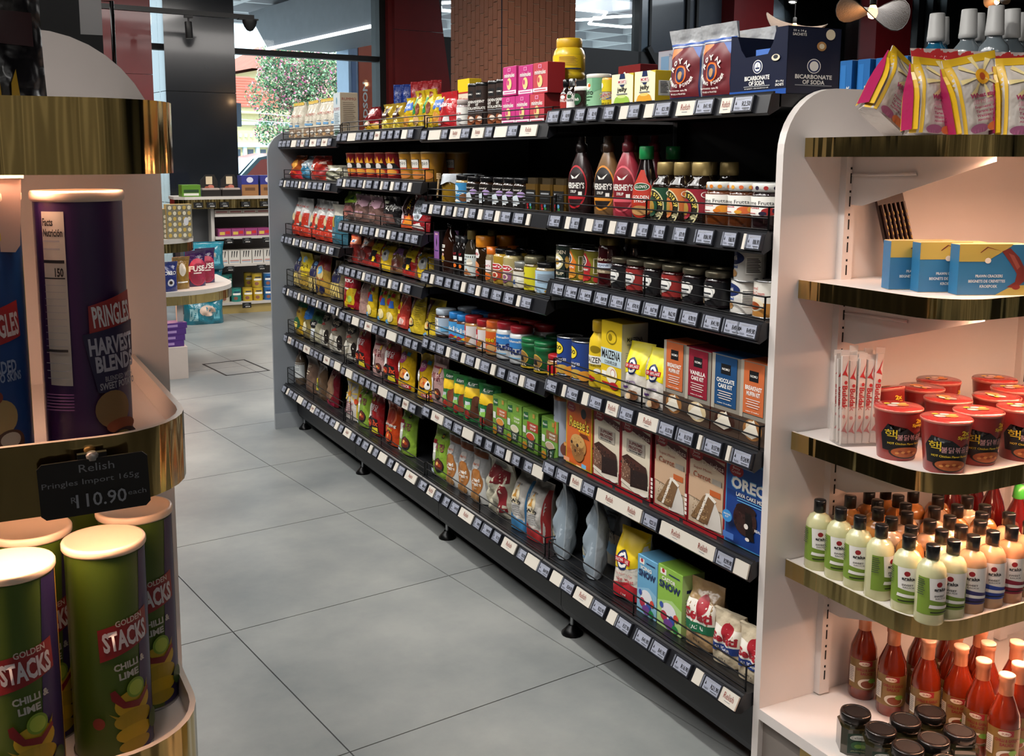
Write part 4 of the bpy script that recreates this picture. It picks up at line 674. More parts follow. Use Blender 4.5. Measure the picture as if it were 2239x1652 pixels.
T('black_honey','honey_jar','jar','black labelled honey jar with white bee shaped print and black lid', lambda n: JAR(n,.07,.1,'2A1A10',blklid,'17120F',[tt('Honey',.42,.82,.5,'w',.13,bold=0),ee(.62,.62,.14,.13,'B49AD0'),pp('C9D4DC',(.2,.5),(.5,.6),(.6,.2),(.3,.05)),pp('E4E9EC',(.25,.15),(.55,.3),(.5,.08)),rr(.7,.5,.95,.56,'gr'),rr(.7,.36,.95,.42,'gr'),rr(.7,.2,.95,.24,'gr')],.06,.74,.16,.94), 'black labelled honey jars')
def SQH(n):
    r = empty(n); b = M('5A431C',.12,coat=1); mb = MB(); w=.034
    P=[(w-.006,-w),(w,-w+.006),(w,w-.006),(w-.006,w),(-w+.006,w),(-w,w-.006),(-w,-w+.006),(-w+.006,-w)]
    mb.prism(P,0,.084,b); mb.build('glass_body',r)
    mb=MB(); mb.prism([(x*.86,y*.86) for x,y in P],.084,.1025,M('3A3020',.25,coat=.6)); mb.build('lid',r)
    mb=MB(); mb.box(-w+.004,w-.004,-w-.0006,-w,.006,.066,M('1B1A18',.4))
    draw(mb,[rr(.1,.8,.9,.88,'gr'),rr(.1,.68,.9,.74,'dgr'),rr(.1,.58,.8,.62,'dgr'),ee(.25,.25,.1,.1,'r'),ee(.55,.25,.1,.1,'lb'),ee(.6,.1,.1,.07,'g'),ee(.3,.08,.08,.06,'r')],lambda u,v,l:(u,-w-.0006-l,.006+v),2*w-.008,.06); mb.build('label',r)
    return r
T('tall_honey','honey_jar','jar','square amber honey jar with charcoal label', SQH, 'square amber honey jars')
def SLIMBOX(n):
    return BX(n,.05,.05,.15,'1B171C',[rr(.05,.28,.95,.98,'8A5A9C'),pp('k',(.4,.7),(.5,.6),(.6,.7),(.5,.86)),rr(.2,.5,.8,.52,'db'),rr(.25,.9,.75,.94,'D8A8B8')],None,'1B171C')
T('purple_bottle','honey_carton','box','slim black and purple honey carton', SLIMBOX)
T('amber_bottle','maple_syrup_bottle','bottle','tall amber maple syrup flask with leaf label', lambda n: LP(n,.075,.055,.182,[(.9,0),(1,.04),(1,.4),(.92,.62),(.6,.8),(.26,.9),(.24,.93)],M('2A130A',.08,coat=1),[('cap',[(.28,.92),(.32,.93),(.32,1),(.05,1)],blklid)],(.08,.66,None,[rr(.2,.74,.46,.84,'w'),tt('MAPLE',.33,.79,.2,'k',.05),ee(.3,.35,.16,.12,'B08A2A'),ee(.36,.5,.06,.05,'D8A8A0'),rr(.24,.62,.42,.68,'w')])))
T('dark_bottle','maple_syrup_bottle','bottle','slim dark syrup bottle with small red and white print', lambda n: LP(n,.043,.043,.142,[(.92,0),(1,.03),(1,.7),(.7,.8),(.6,.85)],M('15100F',.1,coat=1),[('cap',[(.62,.84),(.68,.85),(.68,1),(.05,1)],M('4A4A4E',.3,.5))],(.1,.7,None,[tt('NUT',.4,.75,.3,'r',.1),rr(.3,.5,.6,.65,'w'),ee(.45,.25,.12,.08,'o')])), 'slim dark syrup bottles')
T('gold_cap_bottle','honey_bottle','bottle','dark squeeze bottle with gold flip cap and white label', lambda n: LP(n,.064,.05,.167,[(.92,0),(1,.04),(1,.45),(.88,.65),(.55,.78),(.5,.82)],M('2B241A',.15,coat=1),[('cap',[(.52,.81),(.56,.82),(.56,.98),(.5,1),(.05,1)],M('8A7A48',.4,.4))],(.05,.5,'C9D2D0',[tt('THE RAW',.3,.75,.3,'k',.1),tt('HONEY',.3,.6,.36,'k',.1),ee(.6,.6,.14,.2,'D8D0C0'),pp('C07A4A',(.2,.05),(.7,.05),(.45,.35))])))
T('orange_squeeze','honey_bottle','bottle','ribbed dark honey squeezer with wide orange cap and orange badge', lambda n: LP(n,.07,.06,.153,[(.9,0),(1,.03),(.96,.12),(1,.2),(.96,.3),(1,.4),(.96,.5),(1,.6),(.95,.7),(.8,.76)],M('2A1A0C',.15,coat=1),[('cap',[(.9,.75),(.94,.76),(.94,.985),(.88,1),(.05,1)],pl('D8861E'))],(.02,.72,None,[pp('E8E4E0',(.05,.7),(.45,.7),(.5,.8),(.4,.98),(.1,.98)),tt("peel's",.26,.82,.34,'r',.12,bold=.03),ee(.26,.45,.22,.14,'D88A5A'),ee(.3,.2,.2,.1,'B5402A')])))
T('orange_small','honey_bottle','bottle','small honey squeezer with orange cap tucked behind preserve jars', lambda n: LP(n,.045,.045,.121,[(.9,0),(1,.03),(1,.7),(.8,.8)],M('8A7A5A',.2,coat=.8),[('cap',[(.82,.79),(.86,.8),(.86,1),(.05,1)],pl('D87020'))],(.05,.7,None,[rr(.1,.4,.7,.9,'E8E0E0'),tt("peel's",.4,.65,.5,'r',.12),ee(.4,.2,.3,.16,'o')])))
def PEEL(c, body):
    return lambda n: JAR(n,.069,.12,body,blklid,None,[pp('EDE6E2',(.05,.62),(.2,.5),(.6,.5),(.75,.62),(.6,.76),(.2,.76)),pp('r',(.1,.62),(.22,.53),(.58,.53),(.7,.62),(.58,.73),(.22,.73)),tt("peel's",.4,.63,.46,'w',.12,bold=.03),pp(c,(.1,.48),(.7,.48),(.66,.2),(.4,.05),(.14,.2)),ee(.4,.3,.15,.12,'cr'),ee(.4,.3,.1,.08,c)],.06,.8,.13,.8,.72)
T('preserve_red','honey_jar','jar','golden honey jar with red hexagon badge and black lid', PEEL('B0402E','A8862E'))
T('preserve_purple','honey_jar','jar','creamy honey jar with plum coloured badge and black lid', PEEL('8A5A7A','A89A6A'))
T('silver_lid_jar','honey_jar','jar','short jar with pale label and clear dome lid', lambda n: JAR(n,.068,.088,'4A3A28',M('9A9C98',.2,.5),'D4D0C4',[rr(.5,.3,.85,.7,'w'),pp('b',(.2,.2),(.4,.5),(.45,.2)),rr(.55,.4,.8,.43,'gr')],.08,.66,.2,.9))
T('yellow_jar','honey_jar','jar','jar with lemon yellow label and dull gold lid', lambda n: JAR(n,.066,.11,'6A5A2A',M('8F8A70',.35,.5),'D2C82A',[pp('8A7A2A',(.1,.1),(.4,.3),(.7,.1)),tt('✦',.3,.66,.12,'k') if 0 else ee(.3,.7,.05,.05,'k'),rr(.3,.48,.6,.5,'gd')],.05,.72,.18,.98))
T('paleblue_jar','honey_jar','jar','wide jar with pale blue text label and black lid', lambda n: JAR(n,.076,.098,'8A7A5A',blklid,'A9C8E0',[ee(.2,.78,.07,.09,'pk')]+lines(.4,.45,.95,.85,7,'gr',.4)+[pp('D8D4D0',(.05,.05),(.3,.3),(.4,.05)),ee(.8,.08,.16,.09,'gd')],.05,.78,.14,.9))
def SPR(lid, body, labc, des, w=.07, h=.11):
    return lambda n: JAR(n,w,h,body,pl(lid),labc,des,.1,.7,.2,.94,.86)
T('choc_spread','spread_jar','jar','chocolate spread jar with white lid and barcode label', SPR('B9C6D4','4A2F22','A9BCD0',[rr(.1,.3,.5,.95,'w')]+lines(.12,.4,.48,.9,7,'k')+[rr(.6,.2,.95,.5,'lb')],.082,.104))
T('blue_spread','spread_jar','jar','cookie spread jar with bright blue lid and label', SPR('2A7AC0','5A3A2A','4A9AD4',[tt('okJa',.5,.6,.7,'w',.3),pp('r',(.1,.05),(.9,.05),(.5,.3)),pp('y',(.5,.05),(.9,.05),(.9,.35))],.062,.107), 'blue lidded spread jars')
T('biscuit_spread','spread_jar','jar','caramel biscuit spread jar with red lid and red white label', SPR('9E1F28','A97F4A','B5303A',[rr(.42,0,.85,1,'D8D4D4'),tt('off',.25,.6,.3,'w',.24),pp('B5742E',(.3,.1),(.5,.5),(.68,.45),(.5,.05)),rr(.85,0,1,1,'B5303A')],.07,.112), 'caramel biscuit spread jars')
T('orange_spread','spread_jar','jar','peanut butter spread jar with orange lid and orange label', SPR('D8642A','B8935A','D05A24',[tt("Reese's",.45,.62,.8,'k',.28,bold=.06),tt("Reese's",.45,.63,.77,'y',.25),ee(.55,.2,.2,.16,'C89A60')],.07,.118))
T('fluff_jar','fluff_jar','jar','white marshmallow spread jar with red lid and blue label', lambda n: JAR(n,.08,.124,'CFD2D4',pl('A8232E'),None,[rr(0,.52,1,.95,'3A7EC0'),pp('3A7EC0',(.1,.3),(.3,.52),(.0,.52)),tt('marshmallow',.5,.82,.8,'w',.1),tt('Fluff',.55,.42,.72,'1C2C66',.3,bold=.05),rr(.2,.1,.7,.14,'lb')],.1,.76,.17,.94,.86), 'marshmallow spread jars')
T('green_jar','peanut_butter_jar','jar','green peanut butter jar with brown cat picture', lambda n: LP(n,.076,.076,.098,[(.9,0),(1,.03),(1,.55),(.95,.62),(1,.66),(1,.7)],pl('1E5A34'),[('lid',[(1,.7),(1.02,.71),(1.02,.84),(.98,.85),(1.02,.86),(1.02,.97),(.96,1),(.05,1)],pl('1B6A3C'))],(.04,.62,None,[ee(.35,.58,.26,.38,'C9A23A'),ee(.35,.58,.23,.34,'8A6A3A'),pp('k',(.2,.4),(.24,.7),(.32,.6),(.4,.7),(.46,.4)),tt('Cat',.35,.24,.4,'k',.3,bold=.08),tt('Cat',.35,.25,.38,'cr',.26),rr(.1,0,.9,.1,'C9A82A')])), 'green peanut butter jars')
T('red_lid_jar','peanut_butter_jar','jar','short jar with shiny red lid at the end of the spreads', SPR('A81E26','8A5A3A','C9A060',[ee(.5,.5,.3,.3,'r'),rr(.1,.1,.9,.2,'y')],.06,.071))
ST = lambda c2: [rr(0,0,.16,.62,'1D6A38'),rr(.16,.55,.9,.78,'E0B824'),pp('1E5A30',(.18,.78),(.75,.78),(.7,.93),(.22,.93)),tt('Knorr',.46,.86,.42,'w',.08),pp(c2,(.5,.1),(.95,.12),(.95,.62),(.55,.5)),ee(.35,.16,.16,.1,'A8322A'),rr(.2,.32,.48,.46,'C8D4D8'),pp('8FC85A',(.16,.28),(.5,.28),(.5,.4),(.16,.36))]
T('stock_pack','stock_pack','pack','green and yellow stock sachet pack standing in a cut display tray', lambda n: BG(n,.09,.05,.148,'3E8A48',ST('8A4A34'),12,seal=.09,base=.9,rough=.3), 'green stock packs')
T('stock_pack2','stock_pack','pack','glossy green stock pack with brown meatball picture', lambda n: BG(n,.105,.05,.155,'2F7A40',ST('5A3424')+[ee(.75,.5,.18,.12,'5A3424')],13,seal=.1,base=.9,rough=.2,amp=.09), 'glossy green stock packs')
SCOL = {'soup_box':'B8602E','soup_box2':'7CA83E','soup_box3':'A8402C','soup_box4':'8A6038'}
for k_, lab_ in (('soup_box','orange band and purple mug'),('soup_box2','plain lime front and white mug'),('soup_box3','red band and tomato mug'),('soup_box4','brown band and mushroom mug')):
    c_ = SCOL[k_]; s_ = {'soup_box':'D8903A','soup_box2':'D8D0B0','soup_box3':'C04A2A','soup_box4':'B8A088'}[k_]
    T(k_,'soup_box','box','lime green cup soup box with '+lab_, (lambda c_,s_: lambda n: BX(n,.099,.05,.137,'6E9A3A',[pp('1F5A30',(.06,.72),(.38,.76),(.36,.93),(.06,.9)),tt('Knorr',.22,.83,.26,'w',.06),rr(.3,.52,1,.72,c_),tt('CREAMY',.68,.65,.4,'w',.05),tt('SOUP',.68,.57,.36,'w',.05),rr(.66,.84,.8,.94,'gd'),rr(.05,.42,.24,.58,'D8DCD8'),ee(.55,.38,.28,.1,'D8D8D0'),ee(.55,.38,.24,.08,s_),pp('3A2A4A' if c_ == 'B8602E' else '2A4A34',(.27,.37),(.83,.37),(.74,.08),(.38,.08)),ee(.55,.37,.26,.07,s_),tt('CUP-A',.56,.24,.26,'w',.06),tt('SOUP',.56,.16,.22,'w',.06),ee(.2,.12,.16,.09,'C88A2A')],[rr(.1,.7,.9,.9,'1F5A30')]+lines(.1,.1,.9,.6,8,'dg',.3),'4E7A2E','6E9A3A'))(c_,s_))
T('crumb_bag','breadcrumb_bag','bag','clear bag of bread crumbs with round brown loaf print', lambda n: BG(n,.105,.06,.19,'9A9A9A',[pp('C8C8C6',(0,.0),(1,0),(.9,.5),(0,.6)),rr(.05,.86,.95,.97,'8A5034'),ee(.45,.72,.18,.09,'B8B4B0'),tt('fantz',.45,.72,.3,'B85A30',.05),ee(.5,.38,.36,.26,'9A602E'),ee(.5,.38,.32,.23,'A86E3A'),tt('Bread',.5,.44,.46,'w',.07,bold=.03),tt('Crumbs',.5,.36,.56,'w',.07,bold=.03),tt('Plain',.5,.28,.24,'cr',.04),ee(.5,.1,.3,.1,'A87A4A')],14,seal=.05,rough=.3), 'bread crumb bags')
T('rice_bag','rice_bag','bag','large slumped clear bag of white rice with dark red printed top', lambda n: BG(n,.17,.1,.19,'BDB8A4',[pp('6A1A20',(.15,.66),(.6,.58),(.95,.66),(.95,.86),(.3,.9)),pp('7A1F26',(.72,.1),(.92,.12),(.9,.6),(.76,.6)),rr(.3,.9,.8,.97,'8A8680')],15,seal=.06,rough=.25,amp=.12))
def CAP(c, back):
    return lambda n: BG(n,.1,.08,.19,'B4B0AA',[ee(.4,.6,.24,.16,'D8C9A8'),pp('C08A3A',(.2,.56),(.4,.82),(.46,.56)),tt('CAPUTO',.42,.5,.6,'k',.07,bold=.04),pp(c,(0,0),(1,0),(1,.16),(.5,.22),(0,.3)),rr(.9,0,1,.9,c)]+lines(.25,.26,.75,.42,5,'gr',.3)+[tt('pizza',.4,.8,.3,'k',.04)],16,seal=.03,base=.95,rough=.6,soft=6)
T('flour_blue','flour_bag','bag','white paper flour bag with wheat badge and blue base', CAP('3A78A8','b'))
T('flour_red','flour_bag','bag','white paper flour bag with wheat badge and red base', CAP('9A2A2C','r'))
# --- noodle and pasta bags of bays 3 and 4
def NB(w, d, h, col, seed, els, **k): return lambda n: BG(n,w,d,h,col,els,seed,**k)
BOWL = lambda x,y,c='5A2A1E',s=1: [ee(x,y,.2*s,.12*s,'k'),ee(x,y+.01,.17*s,.095*s,c),ee(x-.04,y+.03,.06*s,.03*s,'E0B060'),ee(x+.05,y,.05*s,.03*s,'C8502A')]
HAN = lambda t,x,y,w,c,h=.12: [tt(t,x,y,w,'k',h*1.12,bold=.06),tt(t,x,y,w*.96,c,h,bold=.03)]
T('pink_noodle','noodle_bag','bag','pale pink noodle bag with crimson lettering', NB(.115,.05,.18,'B08C88',21,[pp('C9A6A0',(.05,.5),(.95,.6),(.95,.85),(.05,.85))]+HAN('불닭',.5,.58,.6,'8A2A34',.16)+BOWL(.62,.22)+[ee(.25,.4,.13,.14,'D8D0CC'),rr(.2,.76,.8,.8,'8A2A34'),ee(.72,.72,.06,.06,'E0B030')],seal=.08), 'pink noodle bags')
T('green_noodle','noodle_bag','bag','lime green jjajang noodle bag with cartoon chef shapes', NB(.13,.05,.19,'86A83A',22,[ee(.28,.5,.15,.2,'D8D8D0'),rr(.2,.66,.36,.74,'8A1F28')]+HAN('짜장',.6,.62,.5,'9A2A5A',.15)+[rr(.5,.8,.68,.88,'k'),rr(.52,.82,.66,.86,'C9A030')]+BOWL(.62,.26,'6A2A1E',1.2)+[rr(.1,.06,.4,.14,'C8D8E0')],seal=.08), 'lime green noodle bags')
T('red_candy','sweet_bag','bag','dark red sweet bag lying against the fence', NB(.15,.06,.1,'7A1A22',23,[pp('C8A020',(0,0),(1,0),(1,.3),(0,.2)),pp('3A8A3A',(.05,.2),(.5,.35),(.1,.45)),rr(.5,.6,.9,.7,'8A2A30'),ee(.5,.3,.2,.12,'D8B0A0')],metal=.3,amp=.15))
T('choco_bag','wafer_bag','bag','gold and brown crinkled wafer bag', NB(.12,.05,.105,'B8982E',24,[pp('3A1F18',(.2,.4),(.8,.5),(.7,.85),(.3,.8)),pp('D8C040',(.1,.0),(.9,.0),(.6,.35)),ee(.4,.25,.18,.14,'E8D8A0'),rr(.3,.55,.7,.62,'w')],metal=.4,amp=.16), 'gold wafer bags')
T('yellow_noodle','noodle_bag','bag','narrow yellow noodle bag leaning on the top shelf', NB(.085,.05,.119,'D0AE22',25,[pp('3A6AB8',(.1,.5),(.9,.6),(.9,.85),(.1,.8)),ee(.5,.25,.3,.2,'C88A3A'),tt('NOODLES',.5,.68,.6,'w',.08)],metal=.2,amp=.12), 'narrow yellow noodle bags')
T('green_noodle_top','noodle_bag','bag','yellow and green stock bag with hanging hole on the top shelf', NB(.09,.05,.142,'CDAF24',26,[pp('2E8A4A',(.05,.3),(.45,.4),(.6,.8),(.2,.8)),ee(.55,.86,.2,.08,'7A2A1E'),ee(.7,.5,.16,.16,'7A3A22'),ee(.65,.2,.2,.14,'C8A070'),rr(.15,.5,.4,.6,'w')],metal=.2,amp=.1,seal=.12), 'yellow and green stock bags')
def CUP(c, des):
    return lambda n: LP(n,.098,.098,.113,[(.72,0),(.74,.01),(.96,.93)],M(c,.35,var=.04),[('lid',[(.97,.93),(1.0,.945),(1.0,.98),(.95,.99),(.05,.985)],M('B0563E' if c[0] == '8' else 'B89A6A',.3,coat=.3))],(.02,.92,None,des))
FL = [pp('E0A030',(.25,.6),(.32,.86),(.4,.66),(.5,.92),(.58,.66),(.68,.86),(.72,.6)),pp('k',(.1,.42),(.9,.42),(.72,.64),(.28,.64)),]
T('cup_red','noodle_cup','cup','dark red hot noodle cup with flame print on shelf', CUP('8A2026',FL+[ee(.5,.5,.14,.14,'D8D0CC'),ee(.55,.28,.3,.15,'C8402A'),ee(.55,.28,.24,.11,'E09A3A'),tt('핵',.28,.74,.22,'y',.16)]), 'red noodle cups on the black shelf')
T('cup_yellow','noodle_cup','cup','orange yellow noodle cup with white label panel', CUP('B5802A',[rr(.3,.42,.66,.8,'k'),rr(.32,.46,.64,.78,'D8D4CC'),tt('쌀국수',.48,.64,.28,'k',.14),rr(.32,.42,.64,.48,'C04A2A'),ee(.55,.2,.24,.14,'C87A3A'),rr(.0,.1,.14,.9,'9A9CA4')]), 'yellow noodle cups on the black shelf')
T('lime_bag','noodle_bag','bag','lime green topped noodle bag leaning at the bay joint', NB(.15,.05,.13,'4A3A34',27,[pp('9CC23A',(0,.55),(1,.62),(1,1),(0,1)),rr(.6,.7,.75,.85,'1D4D2C'),pp('7A4A48',(.1,.15),(.9,.2),(.8,.5),(.2,.45)),ee(.4,.2,.2,.12,'A86A5A')],amp=.14))
T('pink_bag','noodle_bag','bag','crinkled pink and cream noodle bag', NB(.155,.05,.122,'6A504A',28,[pp('C49AAA',(0,.5),(.4,.62),(.7,.52),(1,.6),(1,.95),(0,.95)),pp('D8D4B0',(.1,.6),(.4,.7),(.2,.9)),ee(.5,.25,.3,.18,'7A5A50'),rr(.2,.3,.8,.36,'B08A98')],amp=.16), 'pink noodle bags on the third shelf')
T('dark_bag','noodle_bag','bag','black crinkled noodle bag with white script', NB(.15,.05,.122,'201E20',29,[tt('짜파',.6,.6,.6,'w',.2),pp('5A3A34',(.1,.05),(.9,.1),(.8,.4),(.2,.4)),rr(.15,.75,.4,.85,'D8D8C0')],amp=.16))
T('spicy_bag','noodle_bag','bag','black red bag with yellow vertical lettering', NB(.115,.05,.145,'2A1416',30,[pp('C8502A',(.05,.0),(.95,.0),(.8,.35),(.2,.3)),tt('SNACK',.6,.7,.5,'y',.14,rot=-pi/2),rr(.05,.1,.3,.9,'C0B0B4'),pp('E08A2A',(.35,.1),(.9,.1),(.7,.4))],amp=.12))
T('heart_bag','noodle_bag','bag','red noodle bag with big white oval and black lettering', NB(.15,.05,.137,'8A1E24',31,[ee(.5,.6,.32,.34,'C9D2DC'),tt('kichi',.5,.72,.46,'k',.13),tt('불닭면',.5,.54,.5,'k',.13),tt('볶음',.5,.38,.36,'k',.1),pp('E0D8D4',(.1,.1),(.9,.05),(.7,.22)),pp('5A2A20',(.0,.1),(.3,.2),(.1,.3))],amp=.1))
T('red_strip_bag','snack_bag','bag','red brown snack bag with white and blue top', NB(.14,.045,.126,'7A2420',32,[pp('D86A3A',(0,.6),(1,.7),(1,.95),(0,.95)),rr(.3,.72,.7,.84,'w'),rr(.32,.74,.6,.8,'b'),ee(.5,.3,.3,.2,'4A1A16')],amp=.14), 'red snack bags on the fourth shelf')
T('fire_bag','noodle_bag','bag','bright red and yellow flame noodle bag', NB(.13,.045,.146,'9A2420',33,[pp('E0C020',(.1,.5),(.9,.4),(.9,.95),(.5,.7),(.2,.9)),pp('k',(.2,.2),(.8,.15),(.7,.5),(.3,.5)),ee(.6,.25,.14,.1,'y'),tt('매운',.4,.72,.4,'k',.12)],amp=.13), 'flame noodle bags')
T('yellow_strip_bag','noodle_bag','bag','yellow noodle bag with grey cartoon shape', NB(.14,.045,.13,'C9A622',34,[ee(.55,.5,.26,.2,'9A9A98'),ee(.5,.55,.08,.06,'k'),ee(.65,.5,.05,.05,'w'),pp('6A3A2A',(.05,.0),(.5,.0),(.3,.4)),tt('치즈',.4,.82,.5,'k',.14),rr(.15,.7,.3,.76,'2A9AC0')],amp=.13), 'yellow noodle bags on the fourth shelf')
T('purple_strip_bag','noodle_bag','bag','brown noodle bag with lilac star', NB(.115,.045,.121,'6A4A2E',35,[pp('B07AB8',(.3,.9),(.7,.9),(.85,.6),(.5,.7),(.15,.6)),ee(.5,.3,.3,.2,'5A2A20')],amp=.13))
T('redyellow_bag','noodle_bag','bag','deep red and yellow noodle bag hanging over the shelf edge', NB(.145,.045,.158,'8E1A26',36,[pp('D0AE22',(.3,.05),(.8,.0),(.9,.6),(.45,.6)),tt('KOKA',.4,.8,.6,'w',.1),rr(.2,.55,.5,.6,'w'),ee(.6,.28,.16,.1,'lg'),rr(.5,.04,.9,.12,'8E1A26')],amp=.1))
T('plain_pack','noodle_bag','bag','plain dusty pink wrapped noodle brick', NB(.09,.04,.155,'A08078',37,[rr(.1,.3,.9,.34,'8A6A64'),rr(.1,.6,.9,.64,'8A6A64')],seal=.03,base=.95))
T('maggi_bag','noodle_bag','bag','yellow noodle bag with red, blue and green panels', NB(.098,.04,.15,'D0B024',38,[rr(.1,.5,.4,.8,'2E8A4A'),ee(.4,.62,.14,.1,'B5242A'),rr(.5,.45,.8,.65,'3A6AC0'),ee(.55,.2,.28,.14,'E8D8A0'),pp('5A9ACA',(.05,.0),(.5,.0),(.3,.12)),rr(.45,.75,.8,.85,'r')],amp=.12,metal=.15), 'small yellow noodle bags')
T('red_stock','stock_bag','bag','salmon red stock bag between yellow noodle bags', NB(.11,.045,.138,'A8382E',39,[rr(.2,.4,.5,.75,'y'),ee(.35,.6,.1,.1,'r'),pp('D86A5A',(.4,.1),(.95,.1),(.9,.35),(.5,.3)),ee(.65,.2,.2,.1,'E8C8C0')],amp=.12))
T('yellow_pack','noodle_bag','bag','yellow family noodle pack with bowl picture and text side', NB(.12,.05,.148,'CFB330',40,[rr(.05,.45,.35,.95,'5A1F22'),tt('MAGGI',.2,.7,.34,'w',.06,rot=pi/2)]+BOWL(.35,.28,'D8C080',1.1)+lines(.6,.2,.95,.85,12,'8A7A20',.25)+[pp('7AA8C8',(.05,.0),(.5,.0),(.4,.1))],seal=.05,base=.9), 'yellow family noodle packs')
T('red_noodle','noodle_bag','bag','dark red spicy noodle bag with black bowl', NB(.145,.05,.18,'8A1A1C',41,HAN('불닭',.55,.66,.5,'D8C8C8',.15)+[ee(.25,.55,.14,.18,'D8D4D0'),pp('k',(.05,.05),(.95,.05),(.8,.4),(.3,.42)),pp('D8C82A',(.5,.06),(.9,.06),(.86,.2),(.54,.18)),tt('3x',.72,.3,.3,'C84A2A',.14,bold=.06),ee(.35,.84,.1,.05,'C8B020')]+BOWL(.3,.24,'8A2A1E')), 'dark red spicy noodle bags')
T('yellow_noodle2','noodle_bag','bag','bright yellow cheese noodle bag with cow shapes', NB(.13,.05,.18,'CBA31C',42,[ee(.35,.72,.22,.13,'9A3A6A'),tt('치즈',.36,.73,.34,'w',.1),rr(.55,.78,.8,.86,'2A9AC0')]+BOWL(.55,.36,'D88A3A',1.2)+[ee(.2,.5,.1,.14,'E8E4DC'),ee(.78,.34,.1,.1,'w'),ee(.8,.36,.04,.04,'k'),rr(.5,.06,.95,.14,'B5242A'),tt('5 PACK',.72,.1,.36,'w',.06)],amp=.1), 'yellow cheese noodle bags')
T('starch_pack','starch_bag','bag','white starch bag with yellow border and sunflower print in the bottom row', NB(.15,.055,.185,'C9C2BC',43,[rr(.86,0,1,1,'D0AE20'),rr(0,.93,1,1,'D0AE20')]+[pp('E8C85A',(.45,.66),(.45+.4*cos(a),.66+.24*sin(a)),(.45+.4*cos(a+.2),.66+.24*sin(a+.2))) for a in [k*.785 for k in range(8)]]+[ee(.45,.66,.1,.07,'D88A20'),tt('Wheat starch',.42,.42,.6,'9A2A4A',.05),ee(.85,.5,.1,.07,'D8502A')]+lines(.15,.12,.7,.36,5,'9A4A5A',.3),seal=.05,base=.9))
T('orange_noodle','noodle_bag','bag','orange red noodle bag with white arched lettering', NB(.13,.05,.182,'B5401C',44,[ee(.5,.66,.36,.22,'C86A4A'),ee(.5,.66,.3,.18,'8A2A1C'),tt('Samyang',.5,.46,.8,'k',.11,bold=.06),tt('Samyang',.5,.465,.77,'D8D4CC',.1,bold=.02),tt('RAMEN',.5,.36,.4,'D8C82A',.06)]+BOWL(.5,.18,'C84A1E',1.3)))
T('pasta_bag','pasta_bag','bag','white paper pasta bag with folded cream top and clear base window', NB(.112,.07,.185,'C2BCAC',45,[rr(.1,.02,.9,.26,'7E6A58'),ee(.35,.1,.2,.06,'C8A070'),ee(.7,.14,.18,.06,'D8D4CC'),tt('RUMMO',.5,.62,.66,'A8443A',.07,bold=0),rr(.25,.42,.75,.44,'gr'),rr(.3,.32,.7,.38,'5A8AB0'),pp('C8A84A',(.1,.92),(.9,.92),(.9,1),(.1,1))],seal=.04,base=.9,rough=.55,soft=5), 'white pasta bags on the top shelf')
T('pasta_carton','pasta_carton','box','tall cream pasta carton with pale blue front standing above the bags', lambda n: BX(n,.09,.085,.2,'C2CDD2',[tt('RUMMO',.5,.64,.8,'A8443A',.07,bold=0),ee(.5,.82,.1,.08,'7A9AAA')]+lines(.15,.3,.85,.55,7,'7A94A0',.3)+[rr(.2,.06,.8,.18,'5A7A6A')],[tt('RUMMO',.5,.86,.8,'A8443A',.06,bold=0)]+lines(.15,.2,.85,.78,14,'8A7A6A',.25),'C4B49C'))
T('crisp_orange','crisp_bag','bag','orange and red crisp bag with chip pictures', NB(.17,.07,.124,'9A4A22',46,[ee(.5,.6,.26,.2,'D89A3A'),pp('B5242A',(.0,.0),(1,.0),(1,.35),(0,.3)),ee(.3,.2,.1,.08,'E8C8A0'),ee(.6,.24,.12,.08,'E0502A')],amp=.15))
T('crisp_blue','crisp_bag','bag','blue and white crumpled snack bag', NB(.18,.08,.119,'6A8AA0',47,[pp('C8D0D4',(.0,.5),(1,.4),(1,.9),(0,.9)),pp('2A6A8A',(.2,.1),(.9,.0),(.8,.5),(.3,.55)),pp('B5242A',(.1,.8),(.5,.75),(.4,.95))],amp=.18))
T('crisp_red','crisp_bag','bag','red crumpled snack bag with white print', NB(.2,.08,.119,'A83226',48,[pp('D8D4D0',(.1,.2),(.4,.4),(.5,.7),(.3,.6)),pp('8A1A1C',(.5,.2),(1,.2),(1,.5),(.6,.5)),rr(.6,.65,.9,.75,'E8C0B0')],amp=.16))
T('crisp_cream','crisp_bag','bag','flat cream and grey snack bag lying on the second shelf', NB(.2,.08,.075,'A8A490',49,[pp('6A6A50',(.2,.2),(.8,.1),(.7,.6),(.3,.6)),rr(.3,.65,.7,.8,'w')],amp=.2))
T('rice_red','rice_bag','bag','white rice bag with red panel and red base', NB(.13,.07,.195,'BEBEBC',50,[pp('B5321F',(0,0),(1,0),(1,.22),(.6,.3),(0,.26)),rr(.5,.3,.92,.62,'B5321F'),pp('C9B890',(.1,.3),(.46,.3),(.46,.55),(.1,.6)),tt('SPEKKO',.5,.78,.6,'B5321F',.05),ee(.4,.32,.12,.06,'3A3A34')],seal=.08,amp=.09), 'red and white rice bags')
T('rice_teal','rice_bag','bag','teal rice bag with gold panel and white top', NB(.15,.07,.185,'3A6A7C',51,[rr(0,.72,1,1,'B4AFA4'),rr(.08,.42,.36,.7,'A88A3A'),rr(.1,.2,.5,.24,'8AA8B0'),rr(.1,.12,.4,.16,'8AA8B0')],seal=.08))
PAS = lambda c: [rr(.3,.42,.8,.85,c),tt('PASTA',.55,.66,.42,'w',.07),ee(.55,.78,.18,.06,'6A9AC8')]+[pp('D8C070',(.1+.12*i,.04),(.16+.12*i,.04),(.2+.1*i,.4),(.14+.1*i,.4)) for i in range(7)]
